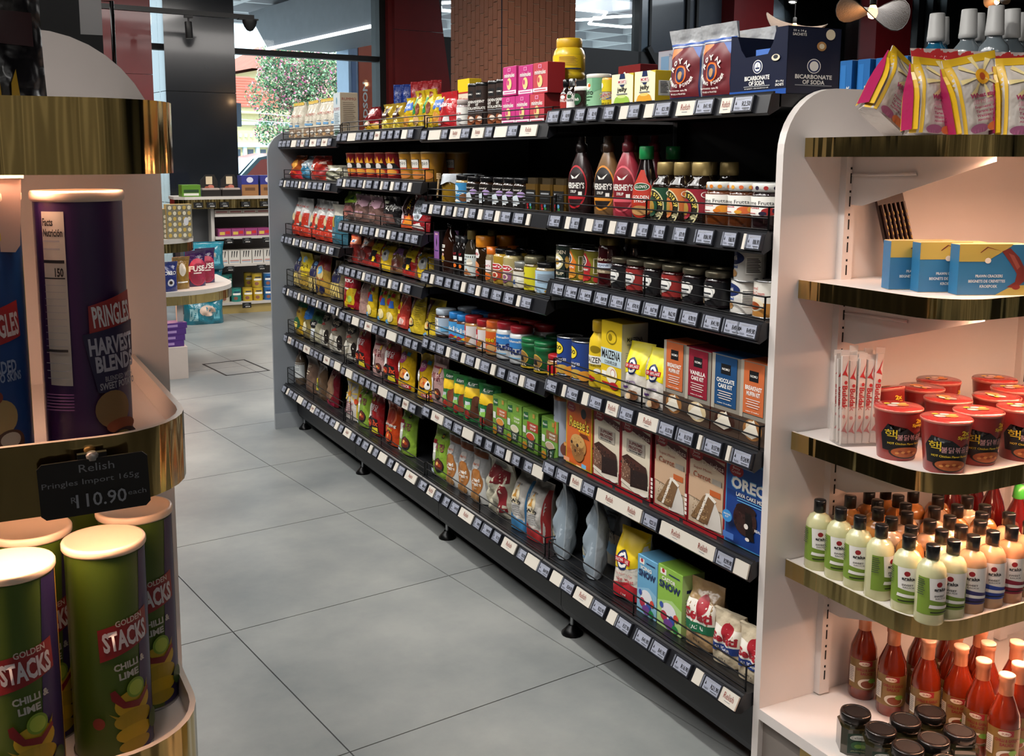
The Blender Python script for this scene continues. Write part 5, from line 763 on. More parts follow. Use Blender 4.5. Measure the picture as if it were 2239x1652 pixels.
T('pasta_clear','pasta_bag','bag','clear pasta bag with navy and silver label', NB(.13,.06,.185,'8A7A5A',52,PAS('2A2A4A'),amp=.1), 'clear pasta bags')
T('pasta_yellow','pasta_bag','bag','yellow topped dried pasta bag with blue badge', NB(.14,.06,.191,'8A7430',53,[pp('D0B82A',(0,.5),(1,.5),(1,1),(0,1)),ee(.5,.82,.16,.09,'8AB0D0'),tt('Moni',.5,.64,.6,'k',.12),rr(.2,.36,.8,.44,'D0B82A')]+[ee(.2+.2*i,.18,.1,.08,'A8883A') for i in range(4)],amp=.1))
T('pasta_redtop','pasta_bag','bag','gold pasta bag with deep red top and blue mountain badge', NB(.14,.06,.2,'A8863A',54,[pp('7A1820',(0,.62),(.3,.7),(.7,.7),(1,.62),(1,1),(0,1)),ee(.5,.58,.3,.18,'C8B078'),ee(.5,.64,.2,.1,'5A9ACA'),tt('FINELLA',.5,.42,.6,'9A2A2A',.06),ee(.3,.16,.16,.1,'2A2A4A'),ee(.7,.16,.16,.1,'2A2A4A')],amp=.1))
T('pasta_green','pasta_bag','bag','yellow pasta bag with shiny green top', NB(.14,.06,.205,'C09A2A',55,[pp('1E7A50',(0,.7),(1,.72),(1,1),(0,1)),tt('Pasta',.4,.6,.5,'5A3A1E',.09),ee(.5,.28,.3,.16,'2A5A3A'),ee(.4,.2,.16,.1,'E0C860')],metal=.2,amp=.12))
T('pasta_bluetop','pasta_bag','bag','clear pasta bag with bright blue foil top', NB(.14,.06,.186,'8A7A4A',56,[pp('2A6AB8',(0,.55),(.5,.5),(1,.58),(1,1),(0,1)),pp('5AA0E0',(.2,.7),(.7,.66),(.5,.9)),ee(.4,.3,.2,.14,'D8D0B0')],metal=.2,amp=.12))
T('pasta_green2','pasta_bag','bag','pasta bag with dark green top and black oval badge', NB(.14,.06,.165,'A8A48A',57,[pp('1D4D2C',(0,.62),(1,.6),(1,1),(0,1)),ee(.45,.56,.26,.14,'k'),tt('NIC',.45,.56,.3,'w',.1),rr(.3,.15,.6,.4,'C8CED4')],amp=.12))
T('rice_clear','rice_bag','bag','clear rice bag with black oval badge and silver grains', NB(.15,.07,.18,'7C7468',58,[ee(.5,.8,.34,.13,'1C1614'),tt('TASTIC',.5,.8,.5,'cr',.1,bold=.04),pp('8A2A24',(.2,.55),(.7,.62),(.5,.68)),pp('C4C0B4',(.1,.06),(.9,.06),(.8,.45),(.2,.5)),pp('8E8878',(.3,.2),(.6,.1),(.5,.4)),ee(.82,.3,.1,.2,'1C1614')],metal=.1,amp=.12), 'clear rice bags')
T('oil_bottle','sauce_bottle','bottle','clear bottle with tall white label at the far end of the bottom row', lambda n: LP(n,.07,.07,.195,[(.92,0),(1,.03),(1,.6),(.8,.75),(.4,.85),(.36,.9)],M('6A5A4A',.1,coat=1),[('cap',[(.4,.89),(.42,.9),(.42,1),(.05,1)],M('3A1A1C',.3))],(.2,.62,'C8CCCC',[tt('BEST',.5,.8,.4,'k',.08),rr(.3,.6,.7,.64,'gr'),rr(.3,.5,.7,.54,'gr')])))
T('brown_rice','rice_bag','bag','brown paper rice bag', NB(.14,.07,.184,'6A5244',59,[tt('BEST',.4,.72,.36,'cr',.06),rr(.25,.58,.6,.6,'cr'),rr(.25,.5,.5,.52,'cr'),pp('4A3A30',(0,.82),(1,.82),(1,1),(0,1))],base=.9,rough=.5))
T('lentil_bag','lentil_bag','bag','brown lentil bag with yellow and green label', NB(.13,.06,.175,'5A4634',60,[pp('C8B82A',(.05,.2),(.6,.25),(.5,.6),(.1,.55)),rr(.08,.35,.3,.6,'w'),pp('3A6A34',(.3,.3),(.6,.3),(.5,.5))],amp=.1))
T('lentil_red','lentil_bag','bag','mixed lentil bag with dark red border', NB(.14,.06,.19,'6A1A24',61,[ee(.5,.45,.36,.34,'7A5A48'),ee(.5,.45,.3,.28,'8A6A50'),rr(.1,.02,.9,.1,'B0244A'),rr(.3,.82,.8,.9,'8A2A34')],amp=.1))
# ---------------------------------------------------------------- stock the gondola
PROTO = {}
def settle(o, z=None):
    # set a leaning thing down so that its lowest point touches the shelf
    if z is None: z = o.location.z
    if abs(o.rotation_euler.x)+abs(o.rotation_euler.y) < 1e-4: return o
    R3 = o.rotation_euler.to_matrix(); zs = [0]
    zs = [(R3 @ v.co).z for q in ([o] if o.type == 'MESH' else o.children) if q.type == 'MESH' for v in q.data.vertices]
    o.location.z = z-min(zs)+.0002
    return o
ALIAS = dict(black_jam2='black_jam',black_jam3='black_jam',black_jam4='black_jam',red_jam2='red_jam',easymix2='easymix')
def place(key, loc, rz, label=None, group=None, lean=0, yaw=0):
    key = ALIAS.get(key, key)
    name, cat, lab, fn, grp = TY[key]
    if key not in PROTO:
        o = fn(name); o.name = name; PROTO[key] = o; o['fresh'] = 1
    if PROTO[key].get('fresh'):
        o = PROTO[key]; del o['fresh']
    else: o = copy_tree(PROTO[key])
    for k_ in ('group',):
        if k_ in o: del o[k_]
    o.location = loc; o.rotation_euler = (lean, 0, rz+yaw)
    o['label'] = label or lab; o['category'] = cat
    g = group or grp
    if g: o['group'] = g
    settle(o)
    return o
OVER = {('1T','baking_pouch'):('silver zip pouch of baking powder beside the orange jelly box','taller silver baking powder pouch beside the navy soda box','silver baking powder pouch standing behind the navy soda box'),
 ('1b','milk_can'):('white condensed milk tin with blue badge standing on the shelf','white condensed milk tin stacked on top of another tin'),
 ('1c','peach_can'):('blue peach slice tin beside the red lidded jar','blue peach slice tin beside the yellow cornflour bottle'),
 ('1c','easymix'):('yellow foil muffin mix bag leaning by the cornflour carton',), ('1c','easymix2'):('yellow foil muffin mix bag beside the orange kit box',),
 ('1c','kit_orange'):('orange labelled muffin kit box beside the yellow muffin mix bag','orange labelled muffin kit box beside the blue cake kit'),
 ('1d','brownie_box'):('frosted brownie mix box beside the orange muffin mix box','frosted brownie mix box beside a carrot cake box'),
 ('1d','carrot_box'):('carrot cake mix box beside a frosted brownie box','carrot cake mix box beside the blue lava cake box'),
 ('1e','silver_pouch'):('silver blue flour pouch beside the red based flour bag','silver blue flour pouch beside the coconut flour pouch'),
 ('1e','sugar_blue'):('white sugar bag with blue band beside the clear sugar bag','white sugar bag with blue band touching the white end display'),
 ('1b','black_jam'):('black label jam jar beside the tall dark red preserve jar',),('1b','red_jam'):('red label jam jar beside the first black label jar',),('1b','black_jam4'):('black label jam jar beside the condensed milk tins',),
 ('2T','red_pouch'):('red sweetener pouch with hanging tab against the wire fence','red sweetener pouch standing behind another one'),
 ('2T','cocoa_tube'):('dark hot chocolate tube beside the clear sweetener jar',None,None,'dark hot chocolate tube touching the magenta biscuit boxes'),
 ('2T','pink_box'):('magenta biscuit box in the lower row beside the cocoa tube','magenta biscuit box in the lower row beside the salmon box','magenta biscuit box in the upper row above the cocoa tube side','magenta biscuit box in the upper row beside the upper salmon box'),
 ('2T','salmon_box'):('salmon red biscuit box in the lower row','salmon red biscuit box on top of the other salmon box'),
 ('2c','fluff_jar'):('white marshmallow spread jar beside the orange lidded spread','white marshmallow spread jar beside the green jar'),
 ('2c','biscuit_spread'):('caramel biscuit spread jar beside the blue lidded jar','caramel biscuit spread jar beside the orange lidded jar'),
 ('2c','blue_spread'):('blue lidded spread jar beside the white lidded chocolate spread','blue lidded spread jar beside the red lidded biscuit spread'),
 ('2c','green_jar'):('green peanut butter jar beside the marshmallow spread','green peanut butter jar beside the short red lidded jar'),
 ('3d','yellow_pack'):('yellow family noodle pack beside the salmon red stock bag','yellow family noodle pack beside the chocolate spread jars')}
BAGS = set(k for k in TY if any(w in TY[k][1] for w in ('bag','pouch')) )
rnd = random.Random(5)
SECOND = {'1a':.085,'1b':.085,'2a':.08,'2b':.08,'2c':.09,'1d':.064,'3a':.104}
for br, items in ROWS.items():
    seen = {}
    for key, x, y, z in items:
        k2 = ALIAS.get(key, key); bag = k2 in BAGS
        lean = rnd.uniform(.05,.16) if bag and br[0] in '34' else (rnd.uniform(.0,.06) if bag else 0)
        if br in ('3c',): lean = rnd.uniform(.2,.32)
        yaw = rnd.uniform(-.05,.18) if bag else (rnd.uniform(-.012,.012) if TY[k2][1].endswith(('box','carton')) or k2 == 'tall_honey' else rnd.uniform(.28,.42))
        if k2 in ('silver_pouch',): yaw = -.6
        if k2 in ('sugar_green','sugar_blue','easymix','flour_yellow'): yaw = .2
        # a bag leaning back turns about its own base; keep its foot on the shelf
        dz = 0
        idx = seen.get(key, 0); seen[key] = idx+1
        ov = OVER.get((br, key))
        place(key, (x+(.012 if lean > .15 else 0), y, z+dz), -pi/2, lean=-lean, yaw=yaw, label=ov[idx] if ov and idx < len(ov) else None)
        if br in SECOND and (k2 not in BAGS) and z < ZB[int(br[0])][br[1]]+.005:
            nm = TY[k2][2]
            place(key, (x+SECOND[br], y, z), -pi/2, yaw=0 if TY[k2][1].endswith('box') else rnd.uniform(-.1,.4), label='second-row '+nm, group='shaded second row: '+TY[k2][0])
# ---------------------------------------------------------------- end-cap displays: white back panel, bow cornered shelves with brass edge, warm LED strips
brass = M('BFA66C', .12, 1.0, var=.04, vs=3, name='polished_brass')
def wavy(m):
    n = m.node_tree.nodes; L = m.node_tree.links; tc = n.new('ShaderNodeTexCoord'); mp = n.new('ShaderNodeMapping'); mp.inputs['Scale'].default_value = (9,9,.6)
    nz = n.new('ShaderNodeTexNoise'); nz.inputs['Scale'].default_value = 2.2; nz.inputs['Detail'].default_value = 2; bp = n.new('ShaderNodeBump'); bp.inputs['Strength'].default_value = .5; bp.inputs['Distance'].default_value = .03
    L.new(tc.outputs['Object'], mp.inputs[0]); L.new(mp.outputs[0], nz.inputs['Vector']); L.new(nz.outputs['Fac'], bp.inputs['Height']); L.new(bp.outputs['Normal'], n['Principled BSDF'].inputs['Normal'])
wavy(brass); lam = M('D9D2CE', .35, var=.015, name='white_melamine'); slotm = M('1A1512', .9)
warm = (1.0,.54,.34)
ledm = M('FFC09A', .5, emit=12)
def plan(x0, x1, yb, yf, r, k=8):
    p = [(x0,yb)]
    p += [(x0+r-r*cos(a), yf+r-r*sin(a)) for a in [pi/2*i/k for i in range(k+1)]]
    p += [(x1-r+r*sin(a), yf+r-r*cos(a)) for a in [pi/2*i/k for i in range(k+1)]]
    p += [(x1,yb)]
    return p
def endcap(label, x0, x1, yb, yf, px0, px1, ptop, levels, rim, r, power, pr=.14, ups=()):
    root = empty('end_cap_display', (0,0,0), 0, label, 'display')
    mb = MB(); mb.prism(round_panel(px0,px1,ptop,pr), yb, yb+.02, lam, 'y'); mb.build('back_panel', root)
    for ux in ups:
        mb = MB(); mb.box(ux,ux+.03,yb-.018,yb,.225,ptop-.13,lam); u = mb.build('upright', root)
        mb = MB(); z = .26
        while z < ptop-.17: mb.box(ux+.012,ux+.0155,yb-.0187,yb-.018,z,z+.022,slotm); mb.lathe([(.0025,z+.03),(.0025,z+.035)],slotm,6,cx=ux+.0137,cy=yb-.0175); z += .05
        mb.build('slot_row', u)
    P = plan(x0,x1,yb-.002,yf,r); Pi = plan(x0+.006,x1-.006,yb-.002,yf+.006,r-.006)
    for z, led in levels:
        mb = MB(); mb.prism(Pi, z-.024, z, lam); s = mb.build('shelf', root)
        mb = MB(); V = []; N = len(P); a, b = z-.036, z+rim
        for q in P: V.append((q[0],q[1],a)); V.append((q[0],q[1],b))
        for q in Pi: V.append((q[0],q[1],a)); V.append((q[0],q[1],b))
        F = [(2*i,2*i+2,2*i+3,2*i+1) for i in range(N-1)]; mb.add(V, F, brass, True)
        F = [(2*N+2*i+1,2*N+2*i+3,2*N+2*i+2,2*N+2*i) for i in range(N-1)]; mb.add(V, F, lam, True)
        F = [(2*i+1,2*i+3,2*N+2*i+3,2*N+2*i+1) for i in range(N-1)]; mb.add(V, F, M('CFC6BA',.3), False)
        mb.build('brass_edge', s)
        for ux in ups:
            mb = MB(); mb.prism([(yb-.018,z-.024),(yb-.018,z-.14),(yb-.05,z-.14),(yf+.03,z-.045),(yf+.03,z-.024)], ux+.018, ux+.021, lam, 'x')
            mb.tube([(ux+.0165,yb-.02,z-.075),(ux+.0165,yb-.19,z-.07)],.0035,lam,6); mb.build('bracket', s)
        if led:
            mb = MB(); mb.box(x0+.06,x1-.06,yf+.02,yf+.032,z-.033,z-.025,ledm); mb.build('led_strip', s)
            area('led_strip_light', ((x0+x1)/2,yf+.026,z-.036), x1-x0-.12, .012, power*led, warm, (RD(-12),0,0), s)
    return root
# right end-cap, closing the near end of the black gondola
RX0, RX1, RYB, RYF = 1.628, 2.45, 1.70, 1.305
rc = endcap('white end display with brass edged shelves holding sauces and noodle cups', RX0, RX1, RYB, RYF, 1.571, 2.52, 1.612, [(1.503,1),(1.20,1),(.862,1),(.566,1)], .004, .10, 3.6, ups=(1.735,2.36))
mb = MB(); mb.box(1.571,2.52,1.20,1.70,.196,.221,lam); mb.build('base_shelf', rc)
mb = MB(); mb.box(1.585,2.50,1.58,1.70,0,.196,M('7C746E',.5)); mb.build('base_side', rc)
mb = MB(); mb.box(1.582,2.50,1.22,1.58,0,.19,M('B59A5E',.3,.7)); mb.build('base_front', rc)
# left end-cap near the camera
LX0, LX1, LYB, LYF = -.66, .187, 1.33, .935
lc = endcap('white end display with brass edged shelves holding stacked crisp tubes', LX0, LX1, LYB, LYF, -.72, .229, 1.612, [(1.487,.9),(1.196,.55),(.893,.8)], .028, .09, 3.4, pr=.14, ups=(-.62,))
mb = MB(); mb.box(-.72,.229,.83,1.33,.196,.221,lam); mb.build('base_shelf', lc)
mb = MB(); mb.box(-.70,.215,.86,1.32,0,.196,M('7C746E',.5)); mb.build('base_front', lc)
# the gondola body behind the left display (not seen past its panel)
mb = MB(); mb.box(-.6,.1,1.352,6.4,.05,1.55,sh_m); tag(mb.build('rear_gondola'), 'black shelving run hidden behind the near white display panel', 'shelf')

# ---- sauces on the right display
def SAUCE(labc, sauce):
    def fn(n):
        r = LP(n,.056,.056,.155,[(.94,0),(1,.02),(1,.62),(.93,.71),(.7,.78),(.42,.81),(.4,.83)],M(sauce,.22,coat=.5,var=.03),[('cap',[(.42,.825),(.46,.83),(.46,.99),(.43,1),(.05,1)],M('0E0E10',.3,coat=.3))],
            (.14,.62,labc,[pp('E4E2DE',(.32,.42),(.92,.30),(.98,1),(.28,1)),ee(.52,.84,.07,.07,'8E1B22'),tt('araka',.55,.71,.3,'k',.09,bold=.03),rr(.44,.65,.66,.665,'gr'),tt('SWEET',.54,.53,.26,'k',.05),tt('SAUCE',.56,.46,.26,'dgr',.035),pp('E4E2DE',(.3,.2),(.9,.16),(.92,.23),(.32,.29)),rr(.34,.07,.9,.10,'k')]+lines(.02,.5,.2,.95,8,'dgr',.35)))
        return r
    return fn
T('sauce_green','dressing_bottle','bottle','cream wasabi dressing bottle with olive green label and black flip cap', SAUCE('748F34','C9C79A'), 'green labelled dressing bottles')
T('sauce_purple','dressing_bottle','bottle','peach dressing bottle with purple label and black flip cap', SAUCE('3E3A72','C29A74'), 'blue labelled dressing bottles')
T('sauce_blue','dressing_bottle','bottle','peach dressing bottle with royal blue label and black flip cap', SAUCE('2E4AA0','C29A74'), 'blue labelled dressing bottles')
T('sauce_red','dressing_bottle','bottle','peach dressing bottle with crimson label and black flip cap', SAUCE('8E2038','C08A64'))
T('sauce_orange','dressing_bottle','bottle','orange dressing bottle with black flip cap in the packed rows behind', SAUCE('7A3A20','B8783A'), 'orange dressing bottles')
T('sauce_peach','dressing_bottle','bottle','pale peach dressing bottle with black flip cap in the packed rows behind', SAUCE('6A4A60','C6A07C'), 'peach dressing bottles')
T('sauce_cream','dressing_bottle','bottle','pale cream dressing bottle with black flip cap near the sriracha bottles', SAUCE('8A6A5A','D4BE98'), 'cream dressing bottles')
SPOT = [(1.666,1.641),(1.667,1.578),(1.66,1.518),(1.657,1.458),(1.655,1.40),(1.66,1.342),(1.70,1.338),(1.742,1.336),(1.800,1.335),(1.858,1.335),(1.747,1.630),(1.806,1.633),(1.867,1.635),(1.782,1.571),(1.840,1.576),(1.907,1.592),(1.826,1.516),(1.914,1.533),(1.977,1.513),(1.950,1.575),(1.735,1.526),(1.713,1.469),(1.774,1.466),(1.833,1.458),(1.896,1.472),(1.716,1.412),(1.774,1.407),(1.832,1.401),(1.890,1.412),(1.955,1.450),(1.745,1.358),(1.80,1.36),(1.86,1.36),(1.917,1.352),(1.948,1.393)]
pts = [list(p) for p in SPOT]
for _ in range(300):
    for i in range(len(pts)):
        for j in range(i):
            dx, dy = pts[i][0]-pts[j][0], pts[i][1]-pts[j][1]; dd = math.hypot(dx,dy) or 1e-4
            if dd < .0572:
                q = (.0572-dd)/2/dd; pts[i][0] += dx*q; pts[i][1] += dy*q; pts[j][0] -= dx*q; pts[j][1] -= dy*q
        pts[i][0] = min(max(pts[i][0], RX0+.036), 2.05); pts[i][1] = min(max(pts[i][1], RYF+.036), RYB-.034)
kinds = ['sauce_green']*7+['sauce_purple','sauce_blue','sauce_red']+['sauce_orange']*6+['sauce_peach']*2+['sauce_cream','sauce_orange','sauce_orange']+['sauce_peach']*3+['sauce_orange']*2+['sauce_peach']*3+['sauce_orange','sauce_cream']+['sauce_peach']*3+['sauce_peach','sauce_cream']
yaws = [-.15,-.3,-.35,.6,-.35,.2,-.45,-.35,-.2,-.1]
for i, p in enumerate(pts):
    place(kinds[i], (p[0],p[1],.566), 0, label={0:'cream wasabi dressing bottle nearest the white back panel',3:'cream wasabi dressing bottle turned to show its back text',6:'cream wasabi dressing bottle beside the purple labelled bottle'}.get(i), yaw=(yaws[i] if i < 10 else rnd.uniform(-.6,.6))-.55)
T('sriracha','sriracha_bottle','bottle','dark red chilli bottle with bright green cap beside the dressings', lambda n: LP(n,.062,.062,.19,[(.9,0),(1,.04),(1,.35),(.95,.5),(.7,.66),(.36,.8),(.34,.84)],M('5A0E0C',.12,coat=1),[('cap',[(.36,.83),(.42,.84),(.3,.99),(.1,1)],pl('3CA03A'))],(.1,.5,None,[tt('SAUCE',.5,.6,.5,'w',.14),ee(.5,.3,.2,.2,'C8C0B0')])), 'green capped chilli bottles')
for x,y in ((2.03,1.60),(2.085,1.53),(2.06,1.45),(2.11,1.40),(2.13,1.62)): place('sriracha',(x,y,.566),0,yaw=-.6)
# ---- noodle cups and chopsticks
def HOTCUP(n):
    r = LP(n,.096,.096,.108,[(.74,0),(.76,.015),(.97,.93)],M('8A2A26',.3,coat=.3,var=.04),[('rim',[(.97,.92),(1.0,.94),(1.0,.965),(.96,.975)],M('C07060',.3))],(.03,.9,None,
        [pp('k',(.1,.2),(.9,.15),(.95,.45),(.78,.62),(.66,.55),(.5,.7),(.36,.58),(.2,.78),(.08,.55)),tt('핵',.25,.56,.2,'E0C030',.2,bold=.05),tt('불닭볶음면',.60,.5,.5,'E0A8A8',.13,bold=.02),tt('2x',.70,.86,.14,'E0C030',.1,bold=.04),tt('Spicy',.68,.76,.22,'E0C030',.09,bold=.03),tt('HOT Chicken Flavor Ramen',.5,.36,.6,'E0C030',.045),ee(.52,.17,.3,.14,'1A1210'),ee(.52,.17,.26,.115,'A8582E')]+[ee(.36+.05*i,.15+.04*((i*5)%3)/2,.035,.025,('D08A4A','8A3A1C')[i%2],8) for i in range(7)]))
    mb = MB(); mb.lathe([(.047,.1045),(.046,.1062),(.02,.1066)],M('A8322E',.22,coat=.6,bump=.15),26,cap=(0,1))
    draw(mb,[ee(.45,.55,.2,.14,'k'),ee(.36,.5,.12,.1,'D0A0A0'),ee(.6,.5,.14,.1,'C87A3A'),ee(.5,.66,.1,.06,'E8D8C8'),ee(.66,.62,.08,.06,'E0A050'),ee(.3,.66,.07,.05,'E0C030')],lambda u,v,l:(u,v-.045,.1067+l),.09,.09)
    mb.build('foil_lid', r); return r
T('hot_cup','noodle_cup','cup','red double spicy noodle cup with printed foil lid on brass edged shelf', HOTCUP, 'red noodle cups on the white display')
for i,(x,y) in enumerate([(1.690,1.467),(1.70,1.36),(1.84,1.472),(1.805,1.371),(1.951,1.441),(1.977,1.609),(1.88,1.573),(2.104,1.563),(2.052,1.475),(1.91,1.352)]):
    place('hot_cup',(x,y,.862),0,label=('red noodle cup standing beside the chopstick holder','red noodle cup at the rounded brass shelf corner')[i] if i < 2 else None,yaw=-.6+(.2,-.0,1.9,.25,1.9,.4,2.2,.1,.4,.1)[i])
T('hot_cup_tilt','noodle_cup','cup','red noodle cup tipped sideways behind the front cups', HOTCUP)
o = place('hot_cup_tilt',(1.775,1.565,.872),0,yaw=-.6); o.rotation_euler = (RD(-10),RD(-8),-.6); settle(o,.862)
ac = empty('chopstick_holder', (1.690,1.578,.862), -.35, 'clear acrylic holder full of white chopstick packets', 'holder')
acr = M('D8CFC8', .08, coat=.5, alpha=.16); mb = MB(); w, d, h, t = .085,.055,.085,.002
for b in ((-w/2,w/2,-d/2,-d/2+t,0,h),(-w/2,w/2,d/2-t,d/2,0,h),(-w/2,-w/2+t,-d/2,d/2,0,h),(w/2-t,w/2,-d/2,d/2,0,h),(-w/2,w/2,-d/2,d/2,0,t)): mb.box(*b, acr)
mb.build('acrylic_box', ac)
def CHOP(n):
    mb = MB(); w, h = .0165,.2; pm = M('CFC4BC',.35,bump=.2,coat=.2)
    mb.prism([(-w/2,0),(-w/2+.002,-.003),(w/2-.002,-.003),(w/2,0),(w/2-.002,.003),(-w/2+.002,.003)],.003,h-.012,pm); mb.box(-w/2-.001,w/2+.001,-.0006,.0006,h-.013,h,pm); mb.box(-w/2,w/2,-.0006,.0006,0,.004,pm)
    draw(mb,[tt('Buldak',.5,.52,1.5*3.2,'A82A2A',None,-pi/2) if 0 else tt('Buldak',.5,.5,3.1,'A82A2A',.055,rot=-pi/2,bold=.03),pp('B02A2A',(.1,.74),(.5,.8),(.9,.9),(.6,.78),(.9,.72),(.5,.74)),pp('B02A2A',(.1,.14),(.5,.2),(.9,.28),(.6,.18),(.9,.12),(.5,.14)),ee(.4,.3,.2,.02,'B02A2A'),tt('Samyang',.5,.06+.3,2.2,'k',.03,rot=pi/2) if 0 else ee(.6,.66,.2,.02,'B02A2A')],lambda u,v,l:(max(-w/2,min(w/2,u)),-.0032-l,v),w,h)
    return mb.build(n)
T('chopsticks','chopstick_packet','packet','white paper chopstick packet with red print standing in the acrylic holder', CHOP, 'chopstick packets in the holder')
for i in range(15):
    lx, ly = -.033+.0165*(i % 5), -.017+.016*(i//5)
    p = Vector((1.690,1.578,0))+Matrix.Rotation(-.35,3,'Z') @ Vector((lx*.98,ly,0))
    o = place('chopsticks',(p.x,p.y,.8645),-.35,yaw=rnd.uniform(-.2,.2)); o.rotation_euler = (rnd.uniform(-.05,.03), rnd.uniform(-.02,.03)+(i%5-2)*.02, -.35+rnd.uniform(-.15,.15)); settle(o,.8645); o.scale = (1,1,rnd.uniform(.94,1.04))
# ---- prawn cracker boxes, brown chopstick set
PRW = lambda n: BX(n,.135,.035,.10,'2A6A94',[pp('A5964A',(0,.66),(.4,.66),(.75,.95),(.78,1),(0,1)),pp('A5964A',(.55,0),(1,0),(1,.2),(.8,.18)),pp('6A2A26',(.62,.86),(.74,.92),(.88,.74),(.98,.5),(.98,.28),(.86,.14),(.72,.16),(.84,.26),(.86,.42),(.76,.62)),pp('8A4A40',(.72,.82),(.8,.78),(.9,.56),(.86,.5)),ee(.86,.16,.06,.05,'7A2A24'),pp('5A1E1C',(.62,.86),(.4,.95),(.3,.84),(.31,.83),(.41,.93)),ee(.42,.68,.045,.055,'D8D4C8'),tt('PRAWN CRACKERS',.45,.38,.4,'D8D8D4',.055,bold=.02),tt('BEIGNETS DE CREVETTES',.42,.28,.54,'D8D8D4',.055,bold=.02),tt('KROEPOEK',.45,.18,.26,'D8D8D4',.055,bold=.02)],None,'2A6A94','C9A878')
T('prawn_box','prawn_cracker_box','box','blue and gold prawn cracker box wrapped in film', PRW, 'prawn cracker boxes')
for i,(x,y,a) in enumerate(((1.806,1.375,-.42),(1.775,1.44,-.42),(1.757,1.497,-.42))): place('prawn_box',(x,y,1.2),a,label=('front prawn cracker box showing the whole red prawn','middle prawn cracker box of the blue and gold three','rear prawn cracker box against the chopstick set')[i])
T('noodle_block','noodle_pack','pack','brown rice noodle bundle beside the prawn cracker boxes', lambda n: BX(n,.06,.05,.075,'8A6238',[rr(0,.1+.2*i,1,.16+.2*i,'6A4624') for i in range(4)],None,'7A5430'))
place('noodle_block',(1.93,1.46,1.2),-.2)
def STICKS(n):
    r = empty(n); mb = MB(); cm = M('2A1614',.4); mb.box(-.035,.035,-.004,.004,0,.215,cm); mb.build('card_backing', r)
    for i in range(6):
        mb = MB(); x = -.029+.0115*i; mb.tube([(x,-.008,.045),(x,-.008,.165)],.0038,M('3A2018',.3),6); draw(mb,[rr(.3,.3+.12*k,.7,.36+.12*k,'A88A3A') for k in range(5)],lambda u,v,l:(x+u,-.0121-l,.045+v),.007,.12); mb.build('chopstick', r)
    mb = MB(); mb.box(-.036,.036,-.0135,-.006,0,.045,M('4A2018',.25,coat=.6)); draw(mb,[ee(.35,.5,.16,.3,'B8702A'),ee(.35,.5,.09,.18,'4A2018'),tt('CHOPSTICKS',.72,.4,.4,'w',.16)],lambda u,v,l:(u,-.0136-l,v),.072,.045)
    draw(mb,[rr(.1,.3,.9,.4,'gr'),rr(.2,.55,.8,.65,'gr')],lambda u,v,l:(u,-.0045-l,.175+v),.07,.04); mb.build('sleeve', r)
    return r
T('stick_set','chopstick_set','chopsticks','brown carded set of dragon chopsticks leaning on the white back panel', STICKS)
o = place('stick_set',(1.872,1.628,1.2),0); o.rotation_euler = (RD(-14),RD(-7),-.15); settle(o,1.2)
# ---- wheat starch bags and red topped bags on the top shelf
def STARCH(n):
    r = empty(n); w,d,h = .115,.05,.15
    def fnb(n2):
        return BG(n2,w,d,h,'BFB6AE',[rr(0,.9,1,1,'C9A020'),rr(0,0,.12,1,'C9A020')]+[pp('D8C48A',(.55,.7),(.55+.42*cos(a),.7+.28*sin(a)),(.55+.42*cos(a+.22),.7+.28*sin(a+.22))) for a in [k*.785 for k in range(8)]]+[ee(.55,.7,.13,.1,'D89A20'),ee(.55,.7,.06,.05,'B8502A'),tt('Wheat starch',.52,.47,.58,'9A2A52',.06,bold=.04),tt('澄粉淀粉',.52,.39,.5,'B86A80',.06,bold=0)]+[tt(s,.54,.32-.055*i,.5,'9A2A52',.038,bold=.02) for i,s in enumerate(('Froment entier','Tarwe zetmeel','Weizen stärke','Almidón de trigo'))]+[ee(.3,.05,.16,.06,'8A4A6A'),ee(.6,.05,.16,.06,'C86A3A'),ee(.85,.08,.1,.08,'8A2A3A')],71,seal=.04,base=.95,amp=.05,soft=7,rough=.22)
    o = fnb('printed_bag'); o.parent = r
    mb = MB(); mg = M('9A1F4E',.25,coat=.4,bump=.2); ye = M('C9A020',.25,coat=.4)
    x = -w/2*.97
    N = 8
    for k in range(N):
        z0, z1 = .006+k*(h*.86)/N, .006+(k+1)*(h*.86)/N; t = (k+.5)/N; dd = d*.5*(1 if t < .55 else max(.12,1-((t-.55)/.45)**1.7)); t2 = (k+1.5)/N; d2 = d*.5*(1 if t2 < .55 else max(.1,1-((t2-.55)/.45)**1.7))
        mb.add([(x,-dd*.98,z0),(x-.006,-dd*.3,z0),(x-.006,dd*.3,z0),(x,dd*.98,z0),(x,-d2*.98,z1),(x-.006,-d2*.3,z1),(x-.006,d2*.3,z1),(x,d2*.98,z1)],[(0,4,5,1),(2,6,7,3)],ye,True)
        mb.add([(x-.0065,-dd*.62,z0),(x-.0065,dd*.62,z0),(x-.0065,-d2*.62,z1),(x-.0065,d2*.62,z1)],[(0,2,3,1)],mg,True)
    mb.build('side_gusset', r)
    return r
T('starch','wheat_starch_bag','bag','wheat starch bag with yellow edges and magenta side on the top white shelf', STARCH, 'wheat starch bags on the top shelf')
STARCH_AT = ((1.70,1.565,-.05,.58,'wheat starch bag leaning far over against the other starch bags'),(1.748,1.478,-.15,.07,'upright wheat starch bag with magenta side beside the leaning one'),(1.812,1.418,-.28,-.2,'wheat starch bag tilted back with creased magenta side'),(1.868,1.362,-.55,-.03,'wheat starch bag with its sunflower front fully in view'),(1.99,1.372,-.5,.0,'wheat starch bag behind the small black price sign'))
for x,y,a,ly,lz in STARCH_AT:
    o = place('starch',(x,y,1.5035),a,label=lz); o.rotation_euler = (RD(-5), ly, a); settle(o,1.5035)
